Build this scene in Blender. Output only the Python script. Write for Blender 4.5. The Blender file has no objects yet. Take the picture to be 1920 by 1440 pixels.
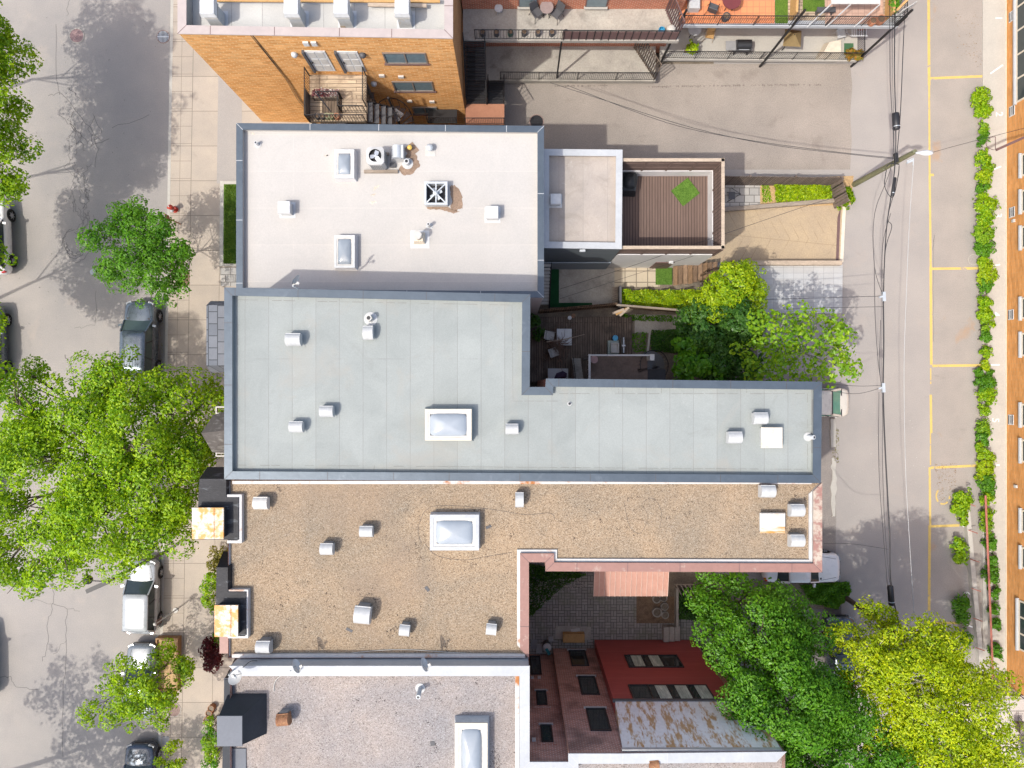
import bpy, bmesh, math, random
import numpy as np
from mathutils import Vector, Matrix
from math import radians, sin, cos, pi, atan2, sqrt

C = bpy.context.scene.collection
SC = bpy.context.scene
# ------------------------------------------------------------------ camera, sky, sun, exposure
HC = 44.0            # camera height in metres, looking straight down
FP = 1331.0          # focal length in photograph pixels (1920 wide)
cam = bpy.data.cameras.new('camera')
cam.sensor_fit = 'HORIZONTAL'
cam.angle = 2 * math.atan(960 / FP)
cam.clip_end = 500
co = bpy.data.objects.new('camera', cam)
co.location = (0, 0, HC)
C.objects.link(co)
SC.camera = co

SUN_EL = radians(58)
world = bpy.data.worlds.new('World')
SC.world = world
world.use_nodes = True
wn = world.node_tree
sky = wn.nodes.new('ShaderNodeTexSky')
sky.sky_type = 'NISHITA'
sky.sun_disc = False
sky.sun_elevation = SUN_EL
sky.sun_rotation = atan2(-0.8, -0.6)
sky.air_density = 1.0
sky.dust_density = 4.0
sky.ozone_density = 1.0
wn.nodes['Background'].inputs['Strength'].default_value = 0.15
wn.links.new(sky.outputs[0], wn.nodes['Background'].inputs['Color'])
sl = bpy.data.lights.new('sun', 'SUN')
sl.energy = 2.0
sl.angle = radians(0.8)
sl.color = (1.0, 0.955, 0.875)
so = bpy.data.objects.new('sun', sl)
so.rotation_euler = Vector((0.8 * cos(SUN_EL), 0.6 * cos(SUN_EL), -sin(SUN_EL))).to_track_quat('-Z', 'Y').to_euler()
so.location = (-40, -30, 70)
C.objects.link(so)
SC.view_settings.view_transform = 'Standard'
SC.view_settings.look = 'None'
SC.view_settings.exposure = 0.82
SC.view_settings.gamma = 1.0
SC.render.engine = 'CYCLES'

# ------------------------------------------------------------------ helpers
def W(px, py, z=0.0):
    """world point that stands at height z where the survey photo shows (px, py)"""
    s = (HC - z) / FP
    return Vector(((px - 960) * s, -(py - 720) * s, z))

def W2(px, py, z=0.0):
    v = W(px, py, z)
    return (v.x, v.y)

def PW(pts, z=0.0):
    return [W2(a, b, z) for a, b in pts]

def WY(px, py, y):
    """point on an east-west wall plane at world y"""
    k = -y * FP / (py - 720)          # HC - z
    return Vector(((px - 960) * k / FP, y, HC - k))

def WX(px, py, x):
    k = x * FP / (px - 960)
    return Vector((x, -(py - 720) * k / FP, HC - k))

def ccw(poly):
    a = sum(p[0] * q[1] - q[0] * p[1] for p, q in zip(poly, poly[1:] + poly[:1]))
    return poly if a > 0 else poly[::-1]

def offset_poly(poly, d):
    """inward offset of a ccw polygon"""
    n = len(poly); out = []
    for i in range(n):
        a, b, c = Vector(poly[i - 1]), Vector(poly[i]), Vector(poly[(i + 1) % n])
        e1 = (b - a).normalized(); e2 = (c - b).normalized()
        n1 = Vector((-e1.y, e1.x)); n2 = Vector((-e2.y, e2.x))
        den = e1.x * e2.y - e1.y * e2.x
        if abs(den) < 1e-4:
            p = b + n1 * d
        else:
            p1 = a + n1 * d; p2 = b + n2 * d
            t = ((p2.x - p1.x) * e2.y - (p2.y - p1.y) * e2.x) / den
            p = p1 + e1 * t
        out.append((p.x, p.y))
    return out

class MB:
    def __init__(s):
        s.v = []; s.f = []; s.sm = []
    def add(s, vs, fs, smooth=False):
        o = len(s.v)
        s.v += [tuple(p) for p in vs]
        s.f += [tuple(i + o for i in f) for f in fs]
        s.sm += [smooth] * len(fs)
        return s
    def box(s, x0, y0, z0, x1, y1, z1):
        x0, x1 = min(x0, x1), max(x0, x1); y0, y1 = min(y0, y1), max(y0, y1)
        v = [(x0, y0, z0), (x1, y0, z0), (x1, y1, z0), (x0, y1, z0), (x0, y0, z1), (x1, y0, z1), (x1, y1, z1), (x0, y1, z1)]
        return s.add(v, [(3, 2, 1, 0), (4, 5, 6, 7), (0, 1, 5, 4), (1, 2, 6, 5), (2, 3, 7, 6), (3, 0, 4, 7)])
    def bevbox(s, x0, y0, z0, x1, y1, z1, b):
        """box with chamfered top edges"""
        x0, x1 = min(x0, x1), max(x0, x1); y0, y1 = min(y0, y1), max(y0, y1)
        s.frust([(x0, y0), (x1, y0), (x1, y1), (x0, y1)], z0, [(x0, y0), (x1, y0), (x1, y1), (x0, y1)], z1 - b, top=False)
        return s.frust([(x0, y0), (x1, y0), (x1, y1), (x0, y1)], z1 - b, [(x0 + b, y0 + b), (x1 - b, y0 + b), (x1 - b, y1 - b), (x0 + b, y1 - b)], z1, bot=False)
    def frust(s, pb, zb, pt, zt, bot=True, top=True):
        n = len(pb)
        v = [(p[0], p[1], zb) for p in pb] + [(p[0], p[1], zt) for p in pt]
        f = [(i, (i + 1) % n, (i + 1) % n + n, i + n) for i in range(n)]
        if bot: f.append(tuple(range(n - 1, -1, -1)))
        if top: f.append(tuple(range(n, 2 * n)))
        return s.add(v, f)
    def prism(s, poly, z0, z1, bot=True, top=True):
        poly = ccw(list(poly))
        return s.frust(poly, z0, poly, z1, bot, top)
    def sheet(s, poly, z):
        poly = ccw(list(poly))
        return s.add([(p[0], p[1], z) for p in poly], [tuple(range(len(poly)))])
    def ob(s, c, size, rz=0.0, rx=0.0, ry=0.0):
        """oriented box: centre, size"""
        M = Matrix.Translation(c) @ Matrix.Rotation(rz, 4, 'Z') @ Matrix.Rotation(ry, 4, 'Y') @ Matrix.Rotation(rx, 4, 'X')
        hx, hy, hz = [a / 2 for a in size]
        v = [M @ Vector(p) for p in [(-hx, -hy, -hz), (hx, -hy, -hz), (hx, hy, -hz), (-hx, hy, -hz), (-hx, -hy, hz), (hx, -hy, hz), (hx, hy, hz), (-hx, hy, hz)]]
        return s.add(v, [(3, 2, 1, 0), (4, 5, 6, 7), (0, 1, 5, 4), (1, 2, 6, 5), (2, 3, 7, 6), (3, 0, 4, 7)])
    def beam(s, a, b, w, h):
        """rectangular bar from a to b"""
        a = Vector(a); b = Vector(b); d = (b - a)
        L = d.length
        if L < 1e-6: return s
        d.normalize()
        up = Vector((0, 0, 1)) if abs(d.z) < 0.95 else Vector((0, 1, 0))
        sx = d.cross(up).normalized(); uz = sx.cross(d)
        v = []
        for p in (a, b):
            for i, j in ((-1, -1), (1, -1), (1, 1), (-1, 1)):
                v.append(p + sx * i * w / 2 + uz * j * h / 2)
        return s.add(v, [(3, 2, 1, 0), (4, 5, 6, 7), (0, 1, 5, 4), (1, 2, 6, 5), (2, 3, 7, 6), (3, 0, 4, 7)])
    def tube(s, pts, r, n=8, smooth=True, cap=True):
        pts = [Vector(p) for p in pts]
        rs = r if isinstance(r, (list, tuple)) else [r] * len(pts)
        v = []; f = []
        prev = None
        for i, p in enumerate(pts):
            d = (pts[min(i + 1, len(pts) - 1)] - pts[max(i - 1, 0)]).normalized()
            ref = Vector((0, 0, 1)) if abs(d.z) < 0.9 else Vector((1, 0, 0))
            if prev is not None:
                a = (prev - d * prev.dot(d))
                a = a.normalized() if a.length > 1e-6 else d.cross(ref).normalized()
            else:
                a = d.cross(ref).normalized()
            prev = a
            b = d.cross(a)
            for k in range(n):
                t = 2 * pi * k / n
                v.append(p + (a * cos(t) + b * sin(t)) * rs[i])
        for i in range(len(pts) - 1):
            for k in range(n):
                f.append((i * n + k, i * n + (k + 1) % n, (i + 1) * n + (k + 1) % n, (i + 1) * n + k))
        s.add(v, f, smooth)
        if cap:
            m = len(pts) - 1
            s.add(v[:n], [tuple(range(n - 1, -1, -1))]); s.add(v[m * n:], [tuple(range(n))])
        return s
    def cyl(s, c, r, h, n=20, r2=None, smooth=True):
        r2 = r if r2 is None else r2
        x, y, z = c
        return s.tube([(x, y, z), (x, y, z + h)], [r, r2], n, smooth)
    def ring(s, c, ro, ri, h, n=28):
        x, y, z = c; v = []; f = []
        for k in range(n):
            t = 2 * pi * k / n
            for r, zz in ((ro, z), (ro, z + h), (ri, z + h), (ri, z)):
                v.append((x + r * cos(t), y + r * sin(t), zz))
        for k in range(n):
            a = k * 4; b = ((k + 1) % n) * 4
            for j in range(4):
                f.append((a + j, b + j, b + (j + 1) % 4, a + (j + 1) % 4))
        return s.add(v, f)
    def disc(s, c, r, n=24):
        x, y, z = c
        return s.add([(x + r * cos(2 * pi * k / n), y + r * sin(2 * pi * k / n), z) for k in range(n)], [tuple(range(n))])
    def dome(s, c, rx, ry, h, n=20, m=6, power=1.0):
        """half ellipsoid"""
        x, y, z = c; v = []; f = []
        for j in range(m):
            t = (pi / 2) * j / m
            for k in range(n):
                a = 2 * pi * k / n
                ca = math.copysign(abs(cos(a)) ** power, cos(a)); sa = math.copysign(abs(sin(a)) ** power, sin(a))
                v.append((x + rx * cos(t) * ca, y + ry * cos(t) * sa, z + h * sin(t)))
        v.append((x, y, z + h))
        for j in range(m - 1):
            for k in range(n):
                f.append((j * n + k, j * n + (k + 1) % n, (j + 1) * n + (k + 1) % n, (j + 1) * n + k))
        for k in range(n):
            f.append(((m - 1) * n + k, (m - 1) * n + (k + 1) % n, m * n))
        return s.add(v, f, True)
    def ball(s, c, r, n=14, m=8, sz=1.0):
        x, y, z = c; v = [(x, y, z - r * sz)]; f = []
        for j in range(1, m):
            t = -pi / 2 + pi * j / m
            for k in range(n):
                a = 2 * pi * k / n
                v.append((x + r * cos(t) * cos(a), y + r * cos(t) * sin(a), z + r * sz * sin(t)))
        v.append((x, y, z + r * sz)); L = len(v) - 1
        for k in range(n):
            f.append((0, 1 + (k + 1) % n, 1 + k)); f.append((L, 1 + (m - 2) * n + k, 1 + (m - 2) * n + (k + 1) % n))
        for j in range(m - 2):
            for k in range(n):
                f.append((1 + j * n + k, 1 + j * n + (k + 1) % n, 1 + (j + 1) * n + (k + 1) % n, 1 + (j + 1) * n + k))
        return s.add(v, f, True)
    def strip(s, a, b, w, z):
        """flat painted strip between 2-d points"""
        a = Vector(a); b = Vector(b); d = (b - a).normalized(); n = Vector((-d.y, d.x)) * w / 2
        return s.add([(a.x - n.x, a.y - n.y, z), (b.x - n.x, b.y - n.y, z), (b.x + n.x, b.y + n.y, z), (a.x + n.x, a.y + n.y, z)], [(0, 1, 2, 3)])
    def coping(s, poly, w, z0, z1, out=0.03, skip=()):
        """mitred parapet cap along a ccw polygon"""
        poly = ccw(list(poly))
        o = offset_poly(poly, -out); i_ = offset_poly(poly, w)
        n = len(poly)
        for k in range(n):
            if k in skip: continue
            q = [o[k], o[(k + 1) % n], i_[(k + 1) % n], i_[k]]
            s.prism(q, z0, z1)
        return s

def mesh_from(mb, name, off=(0, 0, 0)):
    me = bpy.data.meshes.new(name)
    ox, oy, oz = off
    me.from_pydata([(x - ox, y - oy, z - oz) for x, y, z in mb.v], [], mb.f)
    me.polygons.foreach_set('use_smooth', mb.sm)
    me.update()
    return me

OFF = {}
def T(name, label, cat, loc=(0, 0, 0), group=None):
    """a thing: an Empty at its base that parents its parts"""
    o = bpy.data.objects.new(name, None)
    o.empty_display_size = 0.2
    o.location = loc
    C.objects.link(o)
    o['label'] = label; o['category'] = cat
    if group: o['group'] = group
    OFF[o.name] = tuple(loc)
    return o

def P(name, mb, mat, parent, label=None, kind=None):
    """a part (or sub-part), built in world coordinates of its thing"""
    off = OFF[parent.name]
    o = bpy.data.objects.new(name, mesh_from(mb, name, off) if isinstance(mb, MB) else mb)
    o.data.materials.append(mat)
    o.parent = parent
    OFF[o.name] = off
    if label: o['label'] = label
    if kind: o['kind'] = kind
    C.objects.link(o)
    return o

def O(name, mb, mat, label, cat, group=None, loc=(0, 0, 0)):
    """a thing that is one mesh"""
    o = bpy.data.objects.new(name, mesh_from(mb, name, loc) if isinstance(mb, MB) else mb)
    o.data.materials.append(mat)
    o.location = loc
    o['label'] = label; o['category'] = cat
    if group: o['group'] = group
    OFF[o.name] = tuple(loc)
    C.objects.link(o)
    return o

def S(name, mb, mat):
    o = bpy.data.objects.new(name, mesh_from(mb, name))
    o.data.materials.append(mat)
    o['kind'] = 'structure'
    C.objects.link(o)
    return o

def DUP(o, loc, rz, label, group=None, sc=None):
    """copy a thing together with its parts and their sub-parts"""
    r = o.copy(); C.objects.link(r); r.location = loc; r.rotation_euler = (0, 0, rz); r['label'] = label
    if sc: r.scale = sc
    if group: r['group'] = group
    for ch in list(o.children):
        c = ch.copy(); C.objects.link(c); c.parent = r
        for g in list(ch.children):
            d = g.copy(); C.objects.link(d); d.parent = c
    return r

# ------------------------------------------------------------------ materials
def nd(nt, typ, ins=None, **props):
    n = nt.nodes.new(typ)
    for k, v in props.items(): setattr(n, k, v)
    for k, v in (ins or {}).items():
        if isinstance(v, bpy.types.NodeSocket): nt.links.new(v, n.inputs[k])
        else: n.inputs[k].default_value = v
    return n

def rgba(c): return (c[0], c[1], c[2], 1.0)

def mixc(nt, f, a, b, blend='MIX'):
    n = nd(nt, 'ShaderNodeMix', data_type='RGBA', blend_type=blend)
    for i, v in ((0, f), (6, a), (7, b)):
        if isinstance(v, bpy.types.NodeSocket): nt.links.new(v, n.inputs[i])
        else: n.inputs[i].default_value = v if i == 0 else rgba(v)
    return n.outputs[2]

def ma(nt, op, a, b=0.0, c=0.0):
    n = nd(nt, 'ShaderNodeMath', operation=op)
    for i, v in enumerate((a, b, c)):
        if isinstance(v, bpy.types.NodeSocket): nt.links.new(v, n.inputs[i])
        else: n.inputs[i].default_value = v
    return n.outputs[0]

def step(nt, val, lo, hi):
    n = nd(nt, 'ShaderNodeMapRange', {0: val, 1: lo, 2: hi, 3: 0.0, 4: 1.0}, clamp=True)
    return n.outputs[0]

def noise(nt, vec, scale, detail=4.0, rough=0.55, dist=0.0):
    return nd(nt, 'ShaderNodeTexNoise', {'Vector': vec, 'Scale': scale, 'Detail': detail, 'Roughness': rough, 'Distortion': dist}).outputs[0]

def lines(nt, coord, period, off, width, wob=None):
    """1 on thin lines that repeat along a coordinate"""
    t = ma(nt, 'ADD', coord, off)
    if wob is not None: t = ma(nt, 'ADD', t, wob)
    fr = ma(nt, 'FRACT', ma(nt, 'DIVIDE', t, period))
    return ma(nt, 'LESS_THAN', fr, width / period)

class MX:
    """a material being assembled: position coordinates, colour socket, bump socket"""
    def __init__(s, name):
        s.m = bpy.data.materials.new(name); s.m.use_nodes = True
        s.nt = s.m.node_tree
        s.b = s.nt.nodes['Principled BSDF']
        g = nd(s.nt, 'ShaderNodeNewGeometry')
        s.pos = g.outputs['Position']
        x = nd(s.nt, 'ShaderNodeSeparateXYZ', {0: s.pos})
        s.x, s.y, s.z = x.outputs
        s.geo = g
    def vec(s, a, b, c=0.0):
        return nd(s.nt, 'ShaderNodeCombineXYZ', {0: a, 1: b, 2: c}).outputs[0]
    def done(s, col, rough=0.85, metal=0.0, bump=None, bd=0.02, bs=0.6, spec=0.3, coat=0.0):
        b = s.b
        if isinstance(col, bpy.types.NodeSocket): s.nt.links.new(col, b.inputs['Base Color'])
        else: b.inputs['Base Color'].default_value = rgba(col)
        if isinstance(rough, bpy.types.NodeSocket): s.nt.links.new(rough, b.inputs['Roughness'])
        else: b.inputs['Roughness'].default_value = rough
        b.inputs['Metallic'].default_value = metal
        b.inputs['Specular IOR Level'].default_value = spec
        b.inputs['Coat Weight'].default_value = coat
        b.inputs['Coat Roughness'].default_value = 0.05
        if bump is not None:
            bn = nd(s.nt, 'ShaderNodeBump', {'Height': bump, 'Distance': bd, 'Strength': bs})
            s.nt.links.new(bn.outputs[0], b.inputs['Normal'])
        return s.m

def M(name, c1, c2=None, scale=0.8, fine=0.12, fs=9.0, rough=0.85, metal=0.0, bump=0.3, spec=0.3, spot=None, coat=0.0, stretch=(1, 1, 1)):
    """worn surface: two tones in large patches, fine grain, optional thresholded spots (colour, scale, threshold, softness)"""
    k = MX(name); nt = k.nt
    v = k.pos
    if stretch != (1, 1, 1):
        v = nd(nt, 'ShaderNodeVectorMath', {0: k.pos, 1: stretch}, operation='MULTIPLY').outputs[0]
    c2 = c2 or tuple(x * 0.86 for x in c1)
    big = noise(nt, v, scale, 5.0, 0.6)
    col = mixc(nt, step(nt, big, 0.33, 0.67), c1, c2)
    fn = noise(nt, v, fs, 3.0, 0.7)
    g = nd(nt, 'ShaderNodeMapRange', {0: fn, 1: 0.3, 2: 0.7, 3: 1 - fine, 4: 1 + fine}, clamp=True).outputs[0]
    col = mixc(nt, 1.0, col, nd(nt, 'ShaderNodeCombineColor', {0: g, 1: g, 2: g}).outputs[0], 'MULTIPLY')
    for sp in ([spot] if isinstance(spot, tuple) else (spot or [])):
        sn = noise(nt, v, sp[1], 6.0, 0.65, 0.3)
        col = mixc(nt, ma(nt, 'MULTIPLY', step(nt, sn, sp[2], sp[2] + sp[3]), sp[4] if len(sp) > 4 else 1.0), col, sp[0])
    return k.done(col, rough, metal, fn if bump else None, 0.02, bump, spec, coat)

def brick(name, c1, c2, mortar, axis, bw=0.24, bh=0.085, mw=0.014, stain=None):
    k = MX(name); nt = k.nt
    h = k.x if axis == 'x' else k.y
    v = k.vec(h, k.z)
    bt = nd(nt, 'ShaderNodeTexBrick', {'Vector': v, 'Color1': rgba(c1), 'Color2': rgba(c2), 'Mortar': rgba(mortar), 'Scale': 1.0,
            'Mortar Size': mw, 'Mortar Smooth': 0.3, 'Bias': 0.0, 'Brick Width': bw, 'Row Height': bh})
    n2 = noise(nt, k.vec(ma(nt, 'MULTIPLY', h, 1.2), ma(nt, 'MULTIPLY', k.z, 5.0)), 1.0, 5.0, 0.7)
    g = nd(nt, 'ShaderNodeMapRange', {0: n2, 1: 0.3, 2: 0.7, 3: 0.78, 4: 1.22}, clamp=True).outputs[0]
    col = mixc(nt, 1.0, bt.outputs[0], nd(nt, 'ShaderNodeCombineColor', {0: g, 1: g, 2: g}).outputs[0], 'MULTIPLY')
    if stain:
        col = mixc(nt, ma(nt, 'MULTIPLY', step(nt, noise(nt, k.pos, 0.7, 5.0), 0.5, 0.65), 0.6), col, stain)
    return k.done(col, 0.9, 0, bt.outputs[1], 0.01, -0.5, 0.2)

def paved(name, c1, c2, joint, bw, bh, jw=0.02, ang=0.0, offx=0.0, offy=0.0, fine=0.1, boff=0.5, dirt=None):
    """slabs or boards on a horizontal surface"""
    k = MX(name); nt = k.nt
    mp = nd(nt, 'ShaderNodeMapping', {'Vector': k.pos, 'Location': (offx, offy, 0), 'Rotation': (0, 0, ang)})
    bt = nd(nt, 'ShaderNodeTexBrick', {'Vector': mp.outputs[0], 'Color1': rgba(c1), 'Color2': rgba(c2), 'Mortar': rgba(joint), 'Scale': 1.0,
            'Mortar Size': jw, 'Mortar Smooth': 0.1, 'Bias': 0.0, 'Brick Width': bw, 'Row Height': bh}, offset=boff)
    n2 = noise(nt, k.pos, 1.1, 6.0, 0.65)
    f2 = noise(nt, k.pos, 14.0, 3.0, 0.7)
    g = nd(nt, 'ShaderNodeMapRange', {0: ma(nt, 'ADD', n2, ma(nt, 'MULTIPLY', f2, 0.8)), 1: 0.6, 2: 1.2, 3: 1 - fine, 4: 1 + fine}, clamp=True).outputs[0]
    col = mixc(nt, 1.0, bt.outputs[0], nd(nt, 'ShaderNodeCombineColor', {0: g, 1: g, 2: g}).outputs[0], 'MULTIPLY')
    if dirt:
        col = mixc(nt, ma(nt, 'MULTIPLY', step(nt, noise(nt, k.pos, 0.9, 6.0, 0.7), 0.5, 0.68), 0.8), col, dirt)
    return k.done(col, 0.85, 0, f2, 0.01, 0.3, 0.25)

def planks(name, c1, c2, gap, axis, pw=0.14, length=3.0, grain=1.0, dirt=None):
    """boards that run along an axis; works on floors (x / y) and on upright faces ('zx': upright boards spread along x, 'zy')"""
    k = MX(name); nt = k.nt
    a, b = {'x': (k.x, k.y), 'y': (k.y, k.x), 'zx': (k.z, k.x), 'zy': (k.z, k.y)}[axis]
    v = k.vec(a, b)
    bt = nd(nt, 'ShaderNodeTexBrick', {'Vector': v, 'Color1': rgba(c1), 'Color2': rgba(c2), 'Mortar': rgba(gap), 'Scale': 1.0,
            'Mortar Size': 0.012, 'Mortar Smooth': 0.1, 'Bias': 0.0, 'Brick Width': length, 'Row Height': pw}, offset=0.37)
    gv = k.vec(ma(nt, 'MULTIPLY', a, 1.3), ma(nt, 'MULTIPLY', b, 16.0), k.z)
    gn = noise(nt, gv, 1.0, 5.0, 0.7, 0.4)
    g = nd(nt, 'ShaderNodeMapRange', {0: gn, 1: 0.3, 2: 0.7, 3: 1 - 0.28 * grain, 4: 1 + 0.25 * grain}, clamp=True).outputs[0]
    col = mixc(nt, 1.0, bt.outputs[0], nd(nt, 'ShaderNodeCombineColor', {0: g, 1: g, 2: g}).outputs[0], 'MULTIPLY')
    if dirt:
        col = mixc(nt, ma(nt, 'MULTIPLY', step(nt, noise(nt, k.pos, 0.8, 6.0, 0.7), 0.48, 0.62), 0.85), col, dirt)
    return k.done(col, 0.85, 0, gn, 0.01, 0.4, 0.2)

def gravel(name, cols, dark, patch=None, scale=26.0, thr=0.62):
    """loose chippings: one colour per stone, dark gaps, bare patches"""
    k = MX(name); nt = k.nt
    vo = nd(nt, 'ShaderNodeTexVoronoi', {'Vector': k.pos, 'Scale': scale})
    h = nd(nt, 'ShaderNodeSeparateColor', {0: vo.outputs['Color']})
    r = nd(nt, 'ShaderNodeValToRGB', {0: h.outputs[0]})
    el = r.color_ramp.elements
    el[0].position = 0.0; el[0].color = rgba(cols[0])
    el[1].position = 1.0; el[1].color = rgba(cols[-1])
    for i, c in enumerate(cols[1:-1]):
        e = el.new((i + 1) / (len(cols) - 1)); e.color = rgba(c)
    big = noise(nt, k.pos, 0.35, 6.0, 0.62, 0.6)
    col = mixc(nt, 1.0, r.outputs[0], nd(nt, 'ShaderNodeCombineColor', {0: nd(nt, 'ShaderNodeMapRange', {0: big, 1: 0.3, 2: 0.7, 3: 0.82, 4: 1.14}).outputs[0],
               1: nd(nt, 'ShaderNodeMapRange', {0: big, 1: 0.3, 2: 0.7, 3: 0.88, 4: 1.1}).outputs[0], 2: nd(nt, 'ShaderNodeMapRange', {0: big, 1: 0.3, 2: 0.7, 3: 0.95, 4: 1.05}).outputs[0]}).outputs[0], 'MULTIPLY')
    # stones missing in strewn patches
    pn = noise(nt, k.pos, 0.9, 7.0, 0.75, 1.2)
    dk = ma(nt, 'GREATER_THAN', ma(nt, 'ADD', ma(nt, 'MULTIPLY', pn, 0.85), ma(nt, 'MULTIPLY', h.outputs[1], 0.2)), thr)
    col = mixc(nt, dk, col, dark)
    if patch:
        col = mixc(nt, ma(nt, 'MULTIPLY', step(nt, noise(nt, k.pos, 0.22, 5.0, 0.6, 0.5), 0.52, 0.66), 0.45), col, patch)
    return k.done(col, 0.95, 0, vo.outputs['Distance'], 0.02, 0.5, 0.15)

def membrane(name, c1, c2, period, off, seam, axis='x', stains=None, wet=None, cross=None):
    """roofing felt in strips with open seams"""
    k = MX(name); nt = k.nt
    a, b = (k.x, k.y) if axis == 'x' else (k.y, k.x)
    big = noise(nt, k.pos, 0.45, 6.0, 0.65, 0.8)
    col = mixc(nt, step(nt, big, 0.35, 0.65), c1, c2)
    strip_id = ma(nt, 'FLOOR', ma(nt, 'DIVIDE', ma(nt, 'ADD', a, off), period))
    sh = ma(nt, 'FRACT', ma(nt, 'MULTIPLY', ma(nt, 'SINE', ma(nt, 'MULTIPLY', strip_id, 12.9)), 43.7))
    g0 = nd(nt, 'ShaderNodeMapRange', {0: sh, 1: 0.0, 2: 1.0, 3: 0.95, 4: 1.035}).outputs[0]
    fn = noise(nt, k.pos, 18.0, 3.0, 0.75)
    g = ma(nt, 'MULTIPLY', g0, nd(nt, 'ShaderNodeMapRange', {0: fn, 1: 0.3, 2: 0.7, 3: 0.93, 4: 1.07}).outputs[0])
    col = mixc(nt, 1.0, col, nd(nt, 'ShaderNodeCombineColor', {0: g, 1: g, 2: g}).outputs[0], 'MULTIPLY')
    wob = ma(nt, 'MULTIPLY', noise(nt, k.vec(0.0, ma(nt, 'MULTIPLY', b, 1.5), 0.0), 1.0, 2.0), 0.03)
    ln = lines(nt, a, period, off, 0.026, wob)
    vis = step(nt, noise(nt, k.vec(strip_id, ma(nt, 'MULTIPLY', b, 0.7), 3.0), 1.0, 5.0, 0.8), 0.3, 0.58)
    col = mixc(nt, ma(nt, 'MULTIPLY', ln, vis), col, seam)
    if cross:
        ln2 = lines(nt, b, cross[0], cross[1], 0.03, wob)
        vis2 = step(nt, noise(nt, k.pos, 0.9, 5.0, 0.8), 0.45, 0.65)
        col = mixc(nt, ma(nt, 'MULTIPLY', ln2, ma(nt, 'MULTIPLY', vis2, 0.8)), col, seam)
    for st in (stains or []):
        col = mixc(nt, ma(nt, 'MULTIPLY', step(nt, noise(nt, k.pos, st[1], 6.0, 0.7, 1.0), st[2], st[2] + st[3]), st[4]), col, st[0])
    return k.done(col, 0.8, 0, fn, 0.01, 0.35, 0.3)

def rusty(name, base, rust, thr=0.5, scale=1.6, stretch=(1, 1, 1), rust2=(0.30, 0.12, 0.03), rough=0.6):
    k = MX(name); nt = k.nt
    v = nd(nt, 'ShaderNodeVectorMath', {0: k.pos, 1: stretch}, operation='MULTIPLY').outputs[0]
    n1 = noise(nt, v, scale, 8.0, 0.7, 0.1)
    n2 = noise(nt, v, scale * 4, 5.0, 0.7)
    m = step(nt, ma(nt, 'ADD', n1, ma(nt, 'MULTIPLY', n2, 0.15)), thr + 0.07, thr + 0.17)
    rc = mixc(nt, step(nt, n2, 0.4, 0.7), rust, rust2)
    g = nd(nt, 'ShaderNodeMapRange', {0: noise(nt, k.pos, 6.0, 4.0), 1: 0.3, 2: 0.7, 3: 0.92, 4: 1.06}).outputs[0]
    bc = mixc(nt, 1.0, base, nd(nt, 'ShaderNodeCombineColor', {0: g, 1: g, 2: g}).outputs[0], 'MULTIPLY')
    return k.done(mixc(nt, m, bc, rc), rough, 0.0, n2, 0.005, 0.3, 0.4)

def leafmat(name, c1, c2, c3, trans=0.38):
    """foliage: one hue per leaf, light passes through"""
    k = MX(name); nt = k.nt
    nt.nodes.remove(k.b)
    r = nd(nt, 'ShaderNodeValToRGB', {0: k.geo.outputs['Random Per Island']})
    el = r.color_ramp.elements
    el[0].position = 0.0; el[0].color = rgba(c1)
    el[1].position = 0.95; el[1].color = rgba(c3)
    e = el.new(0.55); e.color = rgba(c2)
    col = mixc(nt, ma(nt, 'MULTIPLY', step(nt, noise(nt, k.pos, 0.55, 3.0), 0.35, 0.65), 0.35), r.outputs[0], c3)
    d = nd(nt, 'ShaderNodeBsdfDiffuse', {'Color': col})
    tcol = mixc(nt, 1.0, col, (1.25, 1.2, 0.5), 'MULTIPLY')
    t = nd(nt, 'ShaderNodeBsdfTranslucent', {'Color': tcol})
    gl = nd(nt, 'ShaderNodeBsdfGlossy', {'Color': (0.6, 0.65, 0.6, 1), 'Roughness': 0.38})
    m1 = nd(nt, 'ShaderNodeMixShader', {0: trans, 1: d.outputs[0], 2: t.outputs[0]})
    m2 = nd(nt, 'ShaderNodeMixShader', {0: 0.025, 1: m1.outputs[0], 2: gl.outputs[0]})
    out = [n for n in nt.nodes if n.type == 'OUTPUT_MATERIAL'][0]
    nt.links.new(m2.outputs[0], out.inputs[0])
    return k.m

def plain(name, c, rough=0.5, metal=0.0, spec=0.5, coat=0.0):
    k = MX(name); nt = k.nt
    g = nd(nt, 'ShaderNodeMapRange', {0: noise(nt, k.pos, 5.0, 4.0), 1: 0.3, 2: 0.7, 3: 0.9, 4: 1.08}).outputs[0]
    col = mixc(nt, 1.0, c, nd(nt, 'ShaderNodeCombineColor', {0: g, 1: g, 2: g}).outputs[0], 'MULTIPLY')
    return k.done(col, rough, metal, None, spec=spec, coat=coat)

def paint(name, c, metal=0.25):
    k = MX(name); nt = k.nt
    g = noise(nt, k.pos, 3.0, 5.0, 0.7)
    col = mixc(nt, ma(nt, 'MULTIPLY', step(nt, g, 0.45, 0.75), 0.06), c, tuple(min(1, x * 1.5 + .02) for x in c))
    rg = nd(nt, 'ShaderNodeMapRange', {0: g, 1: 0.3, 2: 0.7, 3: 0.22, 4: 0.38}).outputs[0]
    return k.done(col, rg, metal, None, spec=0.5, coat=0.7)

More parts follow.
